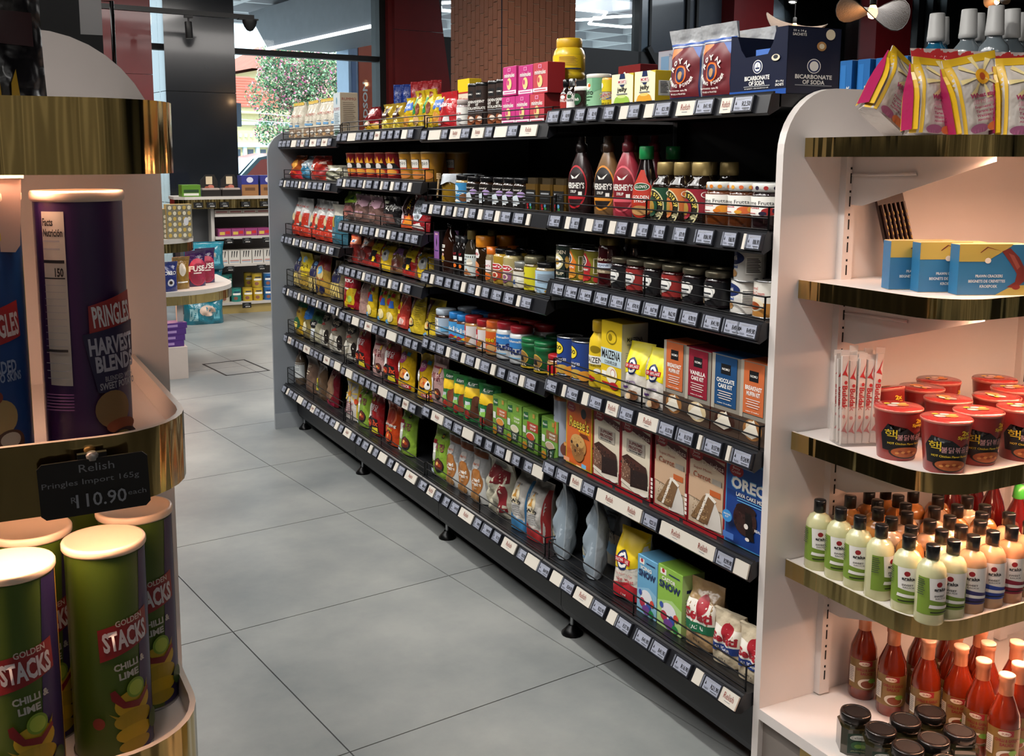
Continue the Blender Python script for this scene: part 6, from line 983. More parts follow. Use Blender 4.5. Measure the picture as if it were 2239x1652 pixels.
T('red_top_bag','tapioca_bag','bag','white starch bag with red folded top and pink print behind the yellow bags', lambda n: BG(n,.11,.05,.19,'B9A9A4',[rr(0,.8,1,1,'A8282A'),tt('雪粉',.6,.88,.36,'D8C0B8',.08),ee(.45,.5,.14,.1,'B86A60'),ee(.6,.3,.24,.14,'A8442A'),ee(.6,.3,.2,.11,'C9B8B0')],72,seal=.12,base=.9,soft=5,rough=.25), 'red topped starch bags')
for x,y,a in ((1.875,1.575,-.3),(1.975,1.585,-.45),(2.075,1.56,-.35),(2.085,1.46,-.2)): place('red_top_bag',(x,y,1.503),a,lean=-.1)
# ---- chilli sauce bottles and relish jars on the base shelf
T('chilli','chilli_sauce_bottle','bottle','orange red chilli sauce bottle with bronze label and foil wrapped neck', lambda n: LP(n,.062,.062,.205,[(.92,0),(1,.03),(1,.5),(.92,.6),(.6,.73),(.44,.8),(.42,.94)],M('6E200C',.12,coat=.8,var=.12),[('foil_neck',[(.44,.78),(.46,.8),(.45,.92),(.5,.93),(.5,.985)],M('B87A5A',.35,.3,bump=.2)),('cap',[(.5,.975),(.5,.995),(.44,1),(.05,1)],M('C9A08A',.4))],(.13,.48,'7E6434',[pp('8E1B26',(.3,.82),(.62,.8),(.62,.98),(.3,.98)),ee(.42,.88,.14,.07,'E0D8C8'),tt('SUREE',.46,.88,.2,'8E1B26',.06),tt('CHILLI & GARLIC',.48,.68,.5,'7A1A22',.09,bold=.05),tt('SAUCE',.48,.55,.3,'7A1A22',.09,bold=.05),ee(.5,.22,.22,.17,'D8D0C0'),ee(.52,.2,.17,.13,'7A3A1E'),ee(.62,.32,.1,.08,'6A9A3A'),rr(.03,.2,.2,.75,'E0D8C8')]+lines(.05,.25,.18,.7,8,'gr',.4))), 'chilli sauce bottles')
pts = [[1.831,1.645],[1.831,1.562],[1.845,1.482],[1.884,1.43],[1.93,1.48],[1.872,1.366],[1.95,1.415],[1.996,1.47],[2.01,1.39],[1.86,1.302],[1.925,1.322],[1.92,1.56],[2.0,1.55]]
for _ in range(200):
    for i in range(len(pts)):
        for j in range(i):
            dx, dy = pts[i][0]-pts[j][0], pts[i][1]-pts[j][1]; dd = math.hypot(dx,dy)
            if dd < .0635: q = (.0635-dd)/2/dd; pts[i][0] += dx*q; pts[i][1] += dy*q; pts[j][0] -= dx*q; pts[j][1] -= dy*q
for p in pts: place('chilli',(p[0],p[1],.221),0,yaw=-.75+rnd.uniform(-.3,.3))
def RELISH(n):
    r = empty(n); w = .0325; P = [(w-.012,-w),(w,-w+.012),(w,w-.012),(w-.012,w),(-w+.012,w),(-w,w-.012),(-w,-w+.012),(-w+.012,-w)]
    mb = MB(); mb.prism(P,0,.058,M('2E2A18',.1,coat=1,var=.15)); mb.prism([(x*.8,y*.8) for x,y in P],.058,.066,M('2E2A18',.1,coat=1)); mb.build('glass_body', r)
    mb = MB(); mb.lathe([(.029,.066),(.0315,.068),(.0315,.080),(.030,.084),(.024,.085),(.0235,.0838)],M('3A3634',.2,.8),26,cap=(0,0)); mb.lathe([(.0238,.0836),(.01,.0836)],M('0C0A0A',.5),26,cap=(0,1)); mb.build('lid', r)
    mb = MB(); mb.box(-w+.011,w-.011,-w-.0005,-w,.006,.05,M('20382A',.4)); draw(mb,[ee(.5,.8,.4,.13,'D8D8D0'),tt('Calistos',.5,.8,.66,'k',.12,bold=0),ee(.45,.42,.3,.2,'2E5A34'),ee(.5,.38,.18,.1,'6A8A3A'),tt('JALAPEÑO',.5,.14,.7,'A8A870',.07)],lambda u,v,l:(u,-w-.0006-l,.006+v),2*w-.022,.044); mb.build('label', r)
    return r
T('relish_jar','relish_jar','jar','square green relish jar with black and chrome lid on the base shelf', RELISH, 'black lidded relish jars')
for x,y in ((1.643,1.488),(1.637,1.415),(1.712,1.418),(1.785,1.418),(1.633,1.343),(1.703,1.340),(1.776,1.338),(1.66,1.27)): place('relish_jar',(x,y,.221),-.5+rnd.uniform(-.15,.15))
# small black price sign on the top shelf
def SIGN(name, w, h, rows, loc, rot, label, stand=True):
    r = empty(name, loc, 0, label, 'price sign'); r.rotation_euler = rot
    mb = MB(); P = [(-w/2+.004,0),(w/2-.004,0),(w/2,.004),(w/2,h-.004),(w/2-.004,h),(-w/2+.004,h),(-w/2,h-.004),(-w/2,.004)]
    mb.prism(P,-.001,.001,M('0B0B0C',.45),'y'); draw(mb,rows,lambda u,v,l:(u,-.0011-l,v),w,h); mb.build('board', r)
    mb = MB(); mb.box(-.012,.012,.0012,.006,h*.85,h+.004,M('101012',.3)); mb.lathe([(.005,h-.002),(.006,h+.003),(.003,h+.005)],M('8A8A88',.3,.5),10,cx=0,cy=.003); mb.build('clip', r)
    return r
SIGN('price_sign',.075,.05,[tt('Relish',.5,.82,.34,'gr',.13,bold=0),tt('Wheat Starch 450g',.5,.55,.8,'gr',.1,bold=0),tt('R48.90',.55,.22,.5,'cr',.2,bold=0)],(1.905,1.300,1.4995),(RD(-6),0,-.1),'black price sign for wheat starch standing at the brass shelf edge')
# ---------------------------------------------------------------- crisp tubes on the left display
def TUBE(col, top, des, h, w=.076, lidc='C9B6A4'):
    def fn(n):
        r = LP(n,w,w,h,[(.98,0),(1,.004),(1,.012),(.985,.016),(.985,.975)],M(col,.3,.1,coat=.3,var=.03),[('lid',[(1.0,.965),(1.035,.97),(1.05,.975),(1.05,.995),(1.02,1.003),(.95,1.004),(.93,.998),(.05,.998)],M(lidc,.35,coat=.2,var=.02)),('base_rim',[(1.0,0),(1.02,.002),(1.02,.014),(1.0,.016)],steel)],(.016,.96,col,des),n=36,wrap=1.0)
        return r
    return fn
NUT = [rr(.04,.30,.24,.97,'A8A49C'),tt('Facts',.10,.93,.1,'k',.03,bold=.03),tt('Nutrición',.14,.89,.17,'k',.03,bold=.03)]+[rr(.05,.855-.03*i,.2,.862-.03*i,'gr') for i in range(2)]+[rr(.05,.775,.23,.787,'k'),tt('150',.185,.74,.07,'k',.035,bold=.04),rr(.05,.715,.23,.72,'k')]+[rr(.05,.69-.026*i,.23,.692-.026*i,'gr') for i in range(11)]+[rr(.05,.435,.23,.445,'k')]+[rr(.05,.33+.03*i,.23,.333+.03*i,'gr') for i in range(3)]
T('tube_purple','crisp_tube','tube','tall purple crisp tube with pale lid on the brass edged shelf', TUBE('2E1440','',NUT+[pp('8A2020',(.38,.61),(.72,.66),(.74,.53),(.38,.49)),tt('PRINGLES',.56,.572,.31,'C4BEC0',.085,.09,.03),pp('1A1236',(.33,.5),(.75,.54),(.74,.4),(.55,.26),(.42,.27)),tt('HARVEST',.55,.455,.36,'9C98A4',.07,.06,.06),tt('BLENDS',.57,.385,.32,'9C98A4',.065,.06,.06),tt('BLENDED WITH',.59,.325,.24,'8C8890',.02,.06),tt('SWEET POTATO',.58,.297,.3,'8C8890',.028,.06,.03),ee(.52,.2,.13,.075,'7A5A34'),ee(.58,.13,.12,.03,'7A3A1E'),ee(.6,.07,.13,.05,'2A1418'),ee(.58,.08,.07,.03,'6A5A24'),rr(.1,.02,.32,.022,'pu')]+[rr(.06,.27-.012*i,.26,.274-.012*i,'5A3A6A') for i in range(6)],.24))
T('tube_blue','crisp_tube','tube','tall royal blue crisp tube standing beside the purple one', TUBE('12366E','',[tt('FLAVOR',.62,.88,.2,'B8A41E',.04,.0,.04),pp('8A1F24',(.35,.58),(.76,.64),(.78,.5),(.36,.45)),tt('PRINGLES',.58,.545,.36,'B4B0B4',.09,.09,.03),tt('LOADED',.58,.39,.26,'7A8AA8',.05,.04,.03),tt('POTATO SKINS',.58,.35,.34,'7A8AA8',.035,.04,.03),ee(.55,.2,.14,.07,'8A7A50'),ee(.5,.28,.08,.03,'6A2A20'),ee(.62,.1,.12,.05,'3A241A'),ee(.62,.11,.08,.03,'9A9A90'),rr(.86,.1,.87,.8,'8A8A2A')],.24))
GS = [pp('24184A',(.62,0),(1,0),(1,1),(.72,1)),rr(.94,0,1,1,'B8902A'),pp('7A1A1E',(.30,.66),(.78,.72),(.8,.57),(.31,.50)),tt('GOLDEN',.58,.685,.26,'B0AAA4',.03,.09,.02),tt('STACKS',.55,.605,.42,'B4B4BC',.10,.10,.09),tt('CHILLI &',.57,.47,.3,'A4A4A0',.035,.09,.04),tt('LIME',.55,.42,.18,'A4A4A0',.035,.09,.04),
      pp('9A8418',(.36,.24),(.5,.2),(.72,.28),(.74,.36),(.66,.2),(.52,.16)),ee(.58,.27,.17,.07,'A88E1A'),ee(.58,.19,.18,.05,'96801A'),ee(.58,.12,.17,.045,'A88E1A'),ee(.58,.06,.15,.035,'96801A'),ee(.60,.345,.085,.05,'6A8A24'),ee(.60,.345,.065,.038,'92A83A'),
      pp('6E1018',(.38,.35),(.42,.36),(.5,.29),(.62,.28),(.72,.33),(.73,.31),(.62,.245),(.48,.26),(.39,.31)),ee(.28,.2,.05,.03,'7A2A20'),ee(.78,.14,.06,.05,'2E4A1C')]
T('tube_stack','crisp_tube','tube','green and purple chilli lime crisp tube with translucent lid', TUBE('3C5214','',GS,.212,.074,'D2BEA8'), 'green and purple crisp tubes')
T('tube_back','crisp_tube','tube','green and purple crisp tube partly hidden behind the front tubes', TUBE('3C5214','',GS,.212,.074,'D2BEA8'), 'green and purple crisp tubes behind')
place('tube_purple',(.097,.988,1.196),0,yaw=.34)
place('tube_blue',(.012,.992,1.196),0,yaw=.12)
for x,y,a in ((.106,1.012,.2),(.146,1.092,.12),(.022,.985,.06)): place('tube_stack',(x,y,.893),0,yaw=a,label={.2:'green and purple crisp tube in front, below the black price sign',.12:'green and purple crisp tube at the rounded brass shelf corner',.06:'green and purple crisp tube with folded lid tab under the blue tube'}[a])
for x,y in ((.045,1.075),(.03,1.17),(.11,1.185),(-.055,1.04)): place('tube_back',(x,y,.893),0,yaw=rnd.uniform(-.6,.4))
SIGN('price_sign',.090,.050,[tt('Relish',.53,.85,.32,'777A80',.14,bold=0),tt('Pringles Import 165g',.47,.60,.88,'777A80',.13,bold=0),tt('R',.30,.30,.05,'777A80',.11,bold=0),tt('110.90',.55,.27,.46,'8A8E96',.25,bold=.01),tt('each',.88,.30,.17,'777A80',.09,bold=0)],(.093,.925,1.160),(RD(4),RD(-2),-.05),'black chalk style price sign hanging on the brass edge below the purple tube')
# pale plastic sign holder hanging under the top shelf
r = empty('sign_holder', (.003,.965,1.38), -.05, 'pale plastic sign holder hanging under the top shelf above the crisp tubes', 'holder')
pm = M('B39A90',.35,var=.03); mb = MB(); mb.prism([(-.05,.07),(.048,.07),(.044,.012),(.04,.006),(-.05,.012)],-.004,.004,pm,'y'); mb.build('plate', r)
mb = MB(); mb.box(-.006,-.005,-.0046,-.004,.006,.066,M('2A2220',.8)); mb.lathe([(.0035,.03),(.0035,.036)],M('B88A5A',.4),10,cx=-.0055,cy=-.005); mb.build('seam', r)
mb = MB(); mb.box(-.05,.05,-.006,.02,.068,.0715,pm); mb.build('rail', r)
# dark snack bag, black cartons and sign frame on the top left shelf
T('flame_bag','crisp_bag','bag','black flame grilled crisp bag on the top left shelf', lambda n: BG(n,.15,.06,.2,'141216',[ee(.62,.66,.3,.14,'6A5A1A'),pp('5A4A14',(.4,.6),(.8,.56),(.9,.7),(.7,.8)),pp('3A2226',(.1,.38),(.95,.36),(.95,.5),(.1,.5))]+[pp('A8841A',(.3+.1*i,.05),(.36+.1*i,.05),(.34+.1*i,.34-.08*(i%2)),(.31+.1*i,.2)) for i in range(6)],73,seal=.06,amp=.08,rough=.25))
place('flame_bag',(.005,1.005,1.487),0,yaw=-.05)
T('dark_carton','snack_carton','box','black snack carton with white back label behind the flame crisp bag', lambda n: BX(n,.12,.05,.22,'101216',[rr(.78,.3,1,1,'B4B4B6')]+lines(.8,.5,.98,.9,8,'gr',.35)+[rr(.1,.5,.6,.52,'dgr'),rr(.1,.7,.6,.72,'dgr')],None,'101216'))
place('dark_carton',(.12,1.44,1.5515),0)
r = empty('sign_stand', (.187,1.46,1.5505), -.35, 'small black frame sign stand behind the black carton', 'sign stand')
mb = MB(); fm = M('0C0C0E',.25,.3); pts = [(-.012,0,0),(-.012,0,.115),(.012,0,.115),(.012,0,0)]; mb.tube(pts+[pts[0]],.003,fm,6); mb.build('frame', r)
mb = MB(); mb.box(-.016,.016,-.01,.01,0,.003,fm); mb.build('foot_plate', r)
# ---------------------------------------------------------------- goods on the rear shelf, seen over the top
T('tooth_box','toothpaste_box','box','bright blue toothpaste box standing on the rear shelf', lambda n: BX(n,.042,.05,.125,'1E6AB0',[rr(.1,.1,.5,.9,'2A7AC4'),tt('mint',.7,.3,.9,'w',.1,rot=pi/2)],None,'1A5A9A'), 'blue toothpaste boxes')
for k in range(4): place('tooth_box',(2.19+.012*k,2.12-.05*k,1.598),-pi/2)
T('brush_pack','toothbrush_pack','pack','pale pink and grey toothbrush blister pack on the rear shelf', lambda n: BG(n,.035,.02,.15,'A89898',[rr(.1,.1,.9,.3,'8A9AB0'),rr(.3,.35,.7,.9,'C8B8B8'),tt('Procell',.5,.6,2.6,'B05A60',.1,rot=-pi/2),rr(.2,.9,.8,.96,'A84A50')],74,seal=.05,base=.7), 'toothbrush packs')
for k in range(5): place('brush_pack',(2.17,2.32-.037*k,1.598),-pi/2,yaw=rnd.uniform(-.3,.3))
def WASH(c):
    return lambda n: LP(n,.072,.05,.225,[(.94,0),(1,.03),(1,.5),(.9,.58),(.5,.66),(.46,.7)],M(c,.08,coat=1,var=.05),[('cap',[(.5,.69),(.6,.7),(.6,.74),(.58,.75),(.5,.985),(.47,1),(.05,1)],M('B9B9B8',.45))],(.1,.48,None,[rr(.2,.1,.8,.9,'9AB4C4')]))
T('wash_blue','mouthwash_bottle','bottle','blue mouthwash bottle with tall white cap on the rear shelf', WASH('1A5A7A'), 'blue mouthwash bottles')
T('wash_clear','mouthwash_bottle','bottle','pale grey mouthwash bottle with tall white cap on the rear shelf', WASH('6A747A'), 'pale mouthwash bottles')
for x,y,k in ((2.24,1.90,'wash_blue'),(2.31,1.945,'wash_blue'),(2.25,1.815,'wash_clear'),(2.33,1.855,'wash_clear'),(2.255,1.745,'wash_clear') ,(2.34,1.765,'wash_clear'),(2.42,1.80,'wash_clear')): place(k,(x,y,1.598),-pi/2+.5)
def HANG(c):
    return lambda n: BG(n,.055,.02,.26,c,[rr(.1,.1,.9,.2,'w')]+[ee(.5,.9,.3,.05,c)],75,seal=.1,base=.5)
T('hang_blue','sponge_pack','pack','blue hanging scourer pack behind the yellow noodle bags', HANG('1B3A8A'), 'blue hanging packs')
T('hang_red','sponge_pack','pack','red hanging scourer pack behind the yellow noodle bags', HANG('A82228'), 'red hanging packs')
for k in range(4): place('hang_blue',(2.2+.03*k,5.36-.055*k,1.598),-pi/2,yaw=1.0)
for k in range(3): place('hang_red',(2.2+.02*k,5.12-.085*k,1.598),-pi/2,yaw=1.0)
T('grey_box','cookie_box','box','grey printed snack box behind the jelly boxes', lambda n: BX(n,.24,.06,.155,'9A9AA4',[rr(.05,.3,.2,.9,'6A8AA8'),tt('The only snack bar for food',.5,.9,.6,'db',.06,bold=0),rr(.4,.5,.5,.7,'A8444A'),rr(.7,.4,.95,.8,'8A7A80')],None,'5A1A1C'))
place('grey_box',(1.80,2.30,1.6),-pi/2)
T('red_box','cookie_box','box','dark red snack box behind the green baking tub', lambda n: BX(n,.11,.06,.13,'7A1E20',[ee(.4,.5,.16,.2,'3A1A14'),ee(.7,.4,.14,.2,'C8A888'),ee(.3,.8,.06,.06,'w')],None,'6A181A'))
place('red_box',(1.80,2.56,1.6),-pi/2)
# ---------------------------------------------------------------- distant displays across the cross aisle
gshelf = M('BDB8B2',.4)
fd = empty('curved_display', (0,0,0), 0, 'white quarter round display with brass edges holding chocolate bags', 'display')
def qplan(x0,x1,yb,yf,r,k=10): return [(x0,yb),(x0,yf),(x1-r,yf)]+[(x1-r+r*sin(a),yf+r-r*cos(a)) for a in [pi/2*i/k for i in range(1,k+1)]]+[(x1,yb)]
for z, x1, yf, r_ in ((.583,1.76,7.02,.55),(.93,1.46,7.05,.3)):
    P = qplan(.5,x1,8.0,yf,r_); mb = MB(); mb.prism(P,z-.03,z,gshelf); s_ = mb.build('shelf', fd)
    mb = MB(); V = []; N = len(P)
    for q in P: V += [(q[0],q[1],z-.09),(q[0],q[1],z-.03)]
    mb.add(V,[(2*i,2*i+2,2*i+3,2*i+1) for i in range(1,N-1)],brass,True); mb.build('brass_edge', s_)
mb = MB(); mb.box(.5,1.33,7.0,7.9,0,.215,M('CDBFB6',.4)); mb.build('base_block', fd)
mb = MB(); mb.box(1.285,1.325,7.08,7.12,.215,.553,gshelf); mb.build('post', fd)
mb = MB(); mb.box(.5,1.2,8.0,8.02,0,1.45,gshelf); mb.build('back_panel', fd)
area('display_light', (1.2,7.3,.88), .5, .3, 3, warm, (0,0,0), fd); area('display_light', (1.2,7.25,.52), .5, .3, 2.0, warm, (0,0,0), fd)
def choc(key, col, els, w, h): T(key,'chocolate_bag','bag','%s chocolate bag on the curved display' % col[1], lambda n: BG(n,w,.06,h,col[0],els,hash_(key)%50,seal=.1,base=.8), '%s chocolate bags' % col[1])
choc('cb_blue',('1E2A6A','royal blue'),[tt('OREO',.5,.62,.7,'w',.12),ee(.5,.3,.2,.12,'C8C8D0'),ee(.5,.3,.1,.06,'2A1A1A')],.13,.2)
choc('cb_gold',('8A6A2A','gold'),[ee(.5,.6,.2,.2,'D8D0C0'),rr(.2,.2,.8,.24,'w')],.13,.22)
choc('cb_purple',('33194E','purple and red'),[ee(.55,.4,.5,.38,'B02A4A'),ee(.55,.35,.42,.3,'8A1E3C'),tt('FUSE',.5,.5,.8,'w',.16,bold=.05),rr(.3,.36,.7,.39,'w')],.16,.25)
for k,x,y in (('cb_blue',1.24,7.09),('cb_gold',1.34,7.19),('cb_purple',1.46,7.30),('cb_purple',1.56,7.46)): place(k,(x,y,.583),.35)
T('choc_tray','chocolate_tray','box','clear tray of gold foil chocolates on the upper curved shelf', lambda n: BX(n,.17,.06,.23,'8A8470',[ee(.12+.19*(i%5),.1+.16*(i//5),.07,.06,('C8A850','E0D8C0')[i%2],10) for i in range(30)]+[ee(.75,.5,.1,.12,'D8D8DC')],None,'A88A4A'))
place('choc_tray',(1.33,7.14,.93),.1)
T('choc_tray2','chocolate_tray','box','second clear tray of gold foil chocolates beside the white panel', lambda n: BX(n,.12,.06,.2,'8A8470',[ee(.15+.23*(i%4),.1+.16*(i//4),.08,.06,('C8A850','E0D8C0')[i%2],10) for i in range(22)],None,'A88A4A'))
place('choc_tray2',(1.2,7.16,.93),0)
T('lilac_box','chocolate_box','box','purple chocolate box lying on the low white block', lambda n: BX(n,.16,.12,.04,'4E2A78',[rr(.1,.3,.6,.7,'A88AC0')],None,'4E2A78'), 'purple chocolate boxes')
for k in range(4): place('lilac_box',(1.235+.006*k,7.09,.215+.0402*k),.05*k)
T('teal_pack','nappy_pack','pack','teal wrapped nappy pack stacked beside the far shelving', lambda n: BG(n,.36,.2,.24,'1F6F82',[rr(.1,.15,.3,.6,'8AB8C0'),ee(.55,.5,.2,.2,'C8B0A0'),rr(.7,.2,.85,.5,'5AA0B0')],76,seal=.05,base=.9,soft=6), 'teal nappy packs')
for z,x in ((.0,1.93),(.245,1.93),(.49,1.95)): place('teal_pack',(x,9.35,z),0)
# far white shelving unit with tins
fu = empty('far_shelf_unit', (0,0,0), 0, 'white shelving unit with brass topped counter holding tins and snack boxes', 'shelf')
mb = MB(); mb.box(2.13,3.3,10.22,10.25,0,1.05,M('6E6A68',.5)); mb.build('back_panel', fu)
mb = MB(); mb.box(2.13,2.16,9.82,10.22,0,1.05,gshelf); mb.build('side_panel', fu)
mb = MB(); mb.box(1.86,2.13,9.95,10.2,0,1.0,M('4A4A4C',.5)); mb.build('plinth_box', fu)
mb = MB(); mb.box(2.15,3.3,9.80,10.2,0,.085,M('A8935A',.4)); mb.build('base_front', fu)
for z in (.11,.475,.735,.945): mb = MB(); mb.box(2.16,3.3,9.78,10.22,z-.025,z,gshelf); mb.build('shelf', fu)
mb = MB(); mb.prism([(1.84,10.25),(1.80,10.1),(1.80,9.85),(1.88,9.74),(3.3,9.74),(3.3,10.25)],1.085,1.11,gshelf); mb.prism([(1.85,10.2),(1.81,10.1),(1.81,9.86),(1.885,9.75),(3.3,9.75),(3.3,10.2)],1.0,1.085,brass); mb.build('counter', fu)
for x,z in ((2.0,1.04),(2.12,1.04),(2.24,1.04),(2.44,1.04),(2.62,1.04),(2.27,.70),(2.44,.70),(2.63,.70),(2.27,.44),(2.57,.44),(2.42,.085)):
    mb = MB(); mb.box(x-.042,x+.042,9.735,9.74,z-.03,z+.02,M('0B0B0C',.4)); draw(mb,[rr(.3,.75,.7,.82,'gr'),rr(.2,.55,.8,.6,'gr'),tt('R78.90',.6,.25,.5,'w',.2)],lambda u,v,l:(x+u,9.7349-l,z-.03+v),.084,.05); mb.build('price_card', fu)
def tin(key, c, top, lab): T(key,'food_tin','tin',lab, lambda n: LP(n,.095,.095,.13,[(.97,0),(1,.02),(1,.96)],M(c,.4),[('lid',[(1,.95),(1.02,.96),(1.02,1),(.05,1)],M(top,.4))],(.04,.94,None,[rr(.2,.5,.8,.66,'w'),ee(.4,.25,.14,.14,'8A5A4A'),rr(.3,.72,.7,.8,'db')])), lab+'s')
tin('tin_teal','2A8A80','1E5A54','teal baby food tin'); tin('tin_cream','C8C0AC','2A4A8A','cream baby food tin'); tin('tin_yellow','C8A834','8A7424','yellow baby food tin'); tin('tin_blue','2A6AA8','8A9AB0','blue baby food tin')
for k,x,y,z in (('tin_cream',2.235,9.84,.11),('tin_teal',2.235,9.84,.2405),('tin_teal',2.345,9.84,.11),('tin_teal',2.29,9.95,.2405),('tin_yellow',2.455,9.84,.11),('tin_yellow',2.555,9.84,.11),('tin_yellow',2.50,9.95,.2405),('tin_yellow',2.55,9.84,.2405),('tin_blue',2.66,9.84,.11),('tin_blue',2.66,9.84,.2405),('tin_teal',2.29,9.95,.11),('tin_yellow',2.50,9.95,.11)): place(k,(x,y,z),0)
def bxs(key, c, lab, w, h, els): T(key,'snack_box','box',lab, lambda n: BX(n,w,.16,h,c,els,None,c), lab+' group')
bxs('zebra','C8C4BC','white snack tray with black zebra stripes on the far shelf',.105,.125,[pp('k',(.05+.22*i,.95),(.15+.22*i,.95),(.05+.22*i,.45),(-.0+.22*i,.5)) for i in range(1,4)]+[rr(.1,.2,.9,.26,'A8605A'),rr(.1,.1,.9,.14,'6A8AB0')])
for k in range(5): place('zebra',(2.22+.112*k,9.88,.475),0)
bxs('magenta','8A3A6A','magenta snack box lying on the far shelf',.12,.07,[rr(.1,.2,.5,.6,'C8A84A'),rr(.55,.3,.9,.7,'B5242A')])
for k in range(4): place('magenta',(2.25+.125*k,9.88,.735),0)
bxs('packlet','B0A49A','pale flat snack packet on the far shelf',.13,.04,[rr(.1,.3,.9,.6,'8A4A4A')])
for k in range(5): place('packlet',(2.23+.133*k,9.9,.945),0)
bxs('green_bar','4E7A1E','green protein bar box on the brass counter',.17,.11,[rr(.1,.35,.9,.6,'1E3A1A'),rr(.1,.1,.9,.3,'C8C8C0')])
place('green_bar',(1.95,9.86,1.11),0)
def DISP(n):
    r = empty(n); mb = MB(); mb.box(-.09,.09,-.07,.07,0,.06,M('16120F',.4)); mb.prism([(-.07,0),(.09,0),(.09,.14),(.06,.2),(-.02,.2),(-.07,.15)],.06,.065,M('16120F',.4),'y'); draw(mb,[rr(.3,.5,.7,.9,'C8B89A'),ee(.6,.35,.2,.12,'B06A5A'),ee(.35,.3,.15,.1,'8A4A34')],lambda u,v,l:(u+.01,.0595-l,.02+v),.15,.18); mb.build('carton', r)
    mb = MB(); mb.box(-.08,.08,-.06,.05,.06,.075,M('A89890',.4)); mb.build('bar_row', r); return r
T('bar_display','bar_display','box','black snack bar display carton on the brass counter', DISP, 'black snack bar cartons')
for x in (2.14,2.33): place('bar_display',(x,9.88,1.11),0)
bxs('blue_disp','2A2E7A','blue and tan snack box at the window end of the counter',.16,.19,[rr(0,0,1,.55,'8A6038'),ee(.5,.78,.2,.14,'C8C8D8'),rr(.2,.25,.8,.4,'5A3A20')])
for x in (2.52,2.70): place('blue_disp',(x,9.95,1.11),0)
# ---------------------------------------------------------------- lamps
def spotlamp(loc, target, power, size, label, group, wd=.0):
    r = empty('track_spotlight', loc, 0, label, 'lamp', group)
    d = (Vector(target)-Vector(loc)).normalized(); q = d.to_track_quat('-Z','Y')
    hd = empty('x'); bpy.data.objects.remove(hd)
    mb = MB(); mb.lathe([(.032,.075),(.034,.07),(.034,-.075),(.03,-.078)],blk,18,cap=(1,0)); o = mb.build('head', r); o.rotation_mode = 'QUATERNION'; o.rotation_quaternion = q
    mb = MB(); mb.lathe([(.029,-.070),(.0,-.070)],M('FFF4E4',.4,emit=8),16,cap=(0,0)); o2 = mb.build('lens', r); o2.rotation_mode = 'QUATERNION'; o2.rotation_quaternion = q
    mb = MB(); mb.tube([(0,0,.0),(0,0,.12)],.008,blk,8); mb.box(-.04,.04,-.017,.017,.11,.15,blk); mb.build('track_adapter', r)
    if power:
        l = bpy.data.lights.new('spot', 'SPOT'); l.energy = power; l.spot_size = size; l.spot_blend = .55; l.shadow_soft_size = .035; l.color = (1,.96,.9)
        lo = bpy.data.objects.new('spot', l); COL.objects.link(lo); lo.parent = r; lo.rotation_mode = 'QUATERNION'; lo.rotation_quaternion = q; lo.location = d*.085
    return r
for y in (.75,1.75,2.7,3.7,4.7,5.7):
    spotlamp((.30,y,3.05),(1.66,y+.12,.75),55,RD(78),'black track spotlight aimed at the black shelving','aisle spotlights')
mb = MB(); mb.box(.28,.32,.2,6.4,3.195,3.225,blk); tag(mb.build('lighting_track'),'black lighting track above the aisle','light track')
mb = MB(); mb.box(-1.5,2.62,-1.02,-.97,2.795,2.84,blk); o = fbuild(mb,'lighting_track'); tag(o,'black lighting track crossing in front of the black column','light track')
p = FP(1.97,-1.0,2.66); spotlamp(p,(p.x+.1,p.y-.1,0),30,RD(70),'black cylinder spotlight hanging before the black column',None)
p = FP(10.0,-2.9,2.9); spotlamp((5.9,6.35,2.72),(5.2,5.9,0),40,RD(80),'black cylinder spotlight tilted above the rear shelving',None)
r = empty('security_camera', FP(2.58,-1.0,2.74), A74, 'small black dome security camera at the end of the lighting track', 'camera')
mb = MB(); mb.lathe([(.07,.05),(.07,.03),(.055,-.01),(.03,-.045),(.005,-.055)],blk,18); mb.build('dome', r); mb = MB(); mb.box(-.12,.08,-.03,.03,.05,.065,blk); mb.build('mount', r)
def pendant(loc, s, rz, label, tilt):
    r = empty('pendant_lamp', loc, rz, label, 'lamp'); n_ = 28; V = []; F = []; wm_ = M('4A3622',.6,bump=.3,bs=160,var=.2,vs=30,alpha=.93)
    for j in range(7):
        for k in range(n_):
            a = 2*pi*k/n_; q = .04+.96*j/6; V.append((s*q*cos(a), s*q*.75*sin(a), s*.55*q*q*cos(2*a+.6)*.55+s*.12*(1-q)))
    for j in range(6):
        for k in range(n_): F.append((j*n_+k,j*n_+(k+1)%n_,(j+1)*n_+(k+1)%n_,(j+1)*n_+k))
    mb = MB(); mb.add(V,F,wm_,True); sh_ = mb.build('woven_shade', r); sh_.rotation_euler = tilt
    mb = MB(); mb.tube([V[6*n_+k] for k in range(n_)],s*.012,M('3A2A1C',.5),5,True); o = mb.build('shade_rim', r); o.rotation_euler = tilt
    mb = MB(); mb.lathe([(.006,.035),(.012,.03),(.02,.012),(.022,-.004),(.016,-.02),(.003,-.026)],M('FFC888',.4,emit=14),14); mb.build('bulb', r)
    mb = MB(); mb.lathe([(.012,.03),(.014,.035),(.014,.07),(.004,.075)],blk,12); mb.tube([(0,0,.07),(0,0,4.3-loc[2])],.003,blk,5); mb.build('cord', r)
    l = bpy.data.lights.new('bulb_light','POINT'); l.energy = 3; l.color = (1,.6,.3); l.shadow_soft_size = .03; lo = bpy.data.objects.new('bulb_light', l); COL.objects.link(lo); lo.parent = r; lo.location = (0,0,-.04)
    return r
pendant((3.607,3.397,2.085),.19,.35,'large twisted woven pendant lamp with glowing bulb',(RD(12),RD(-6),0))
pendant((8.18,6.33,2.80),.13,.2,'small woven pendant lamp glowing far behind the mouthwash bottles',(0,0,0))
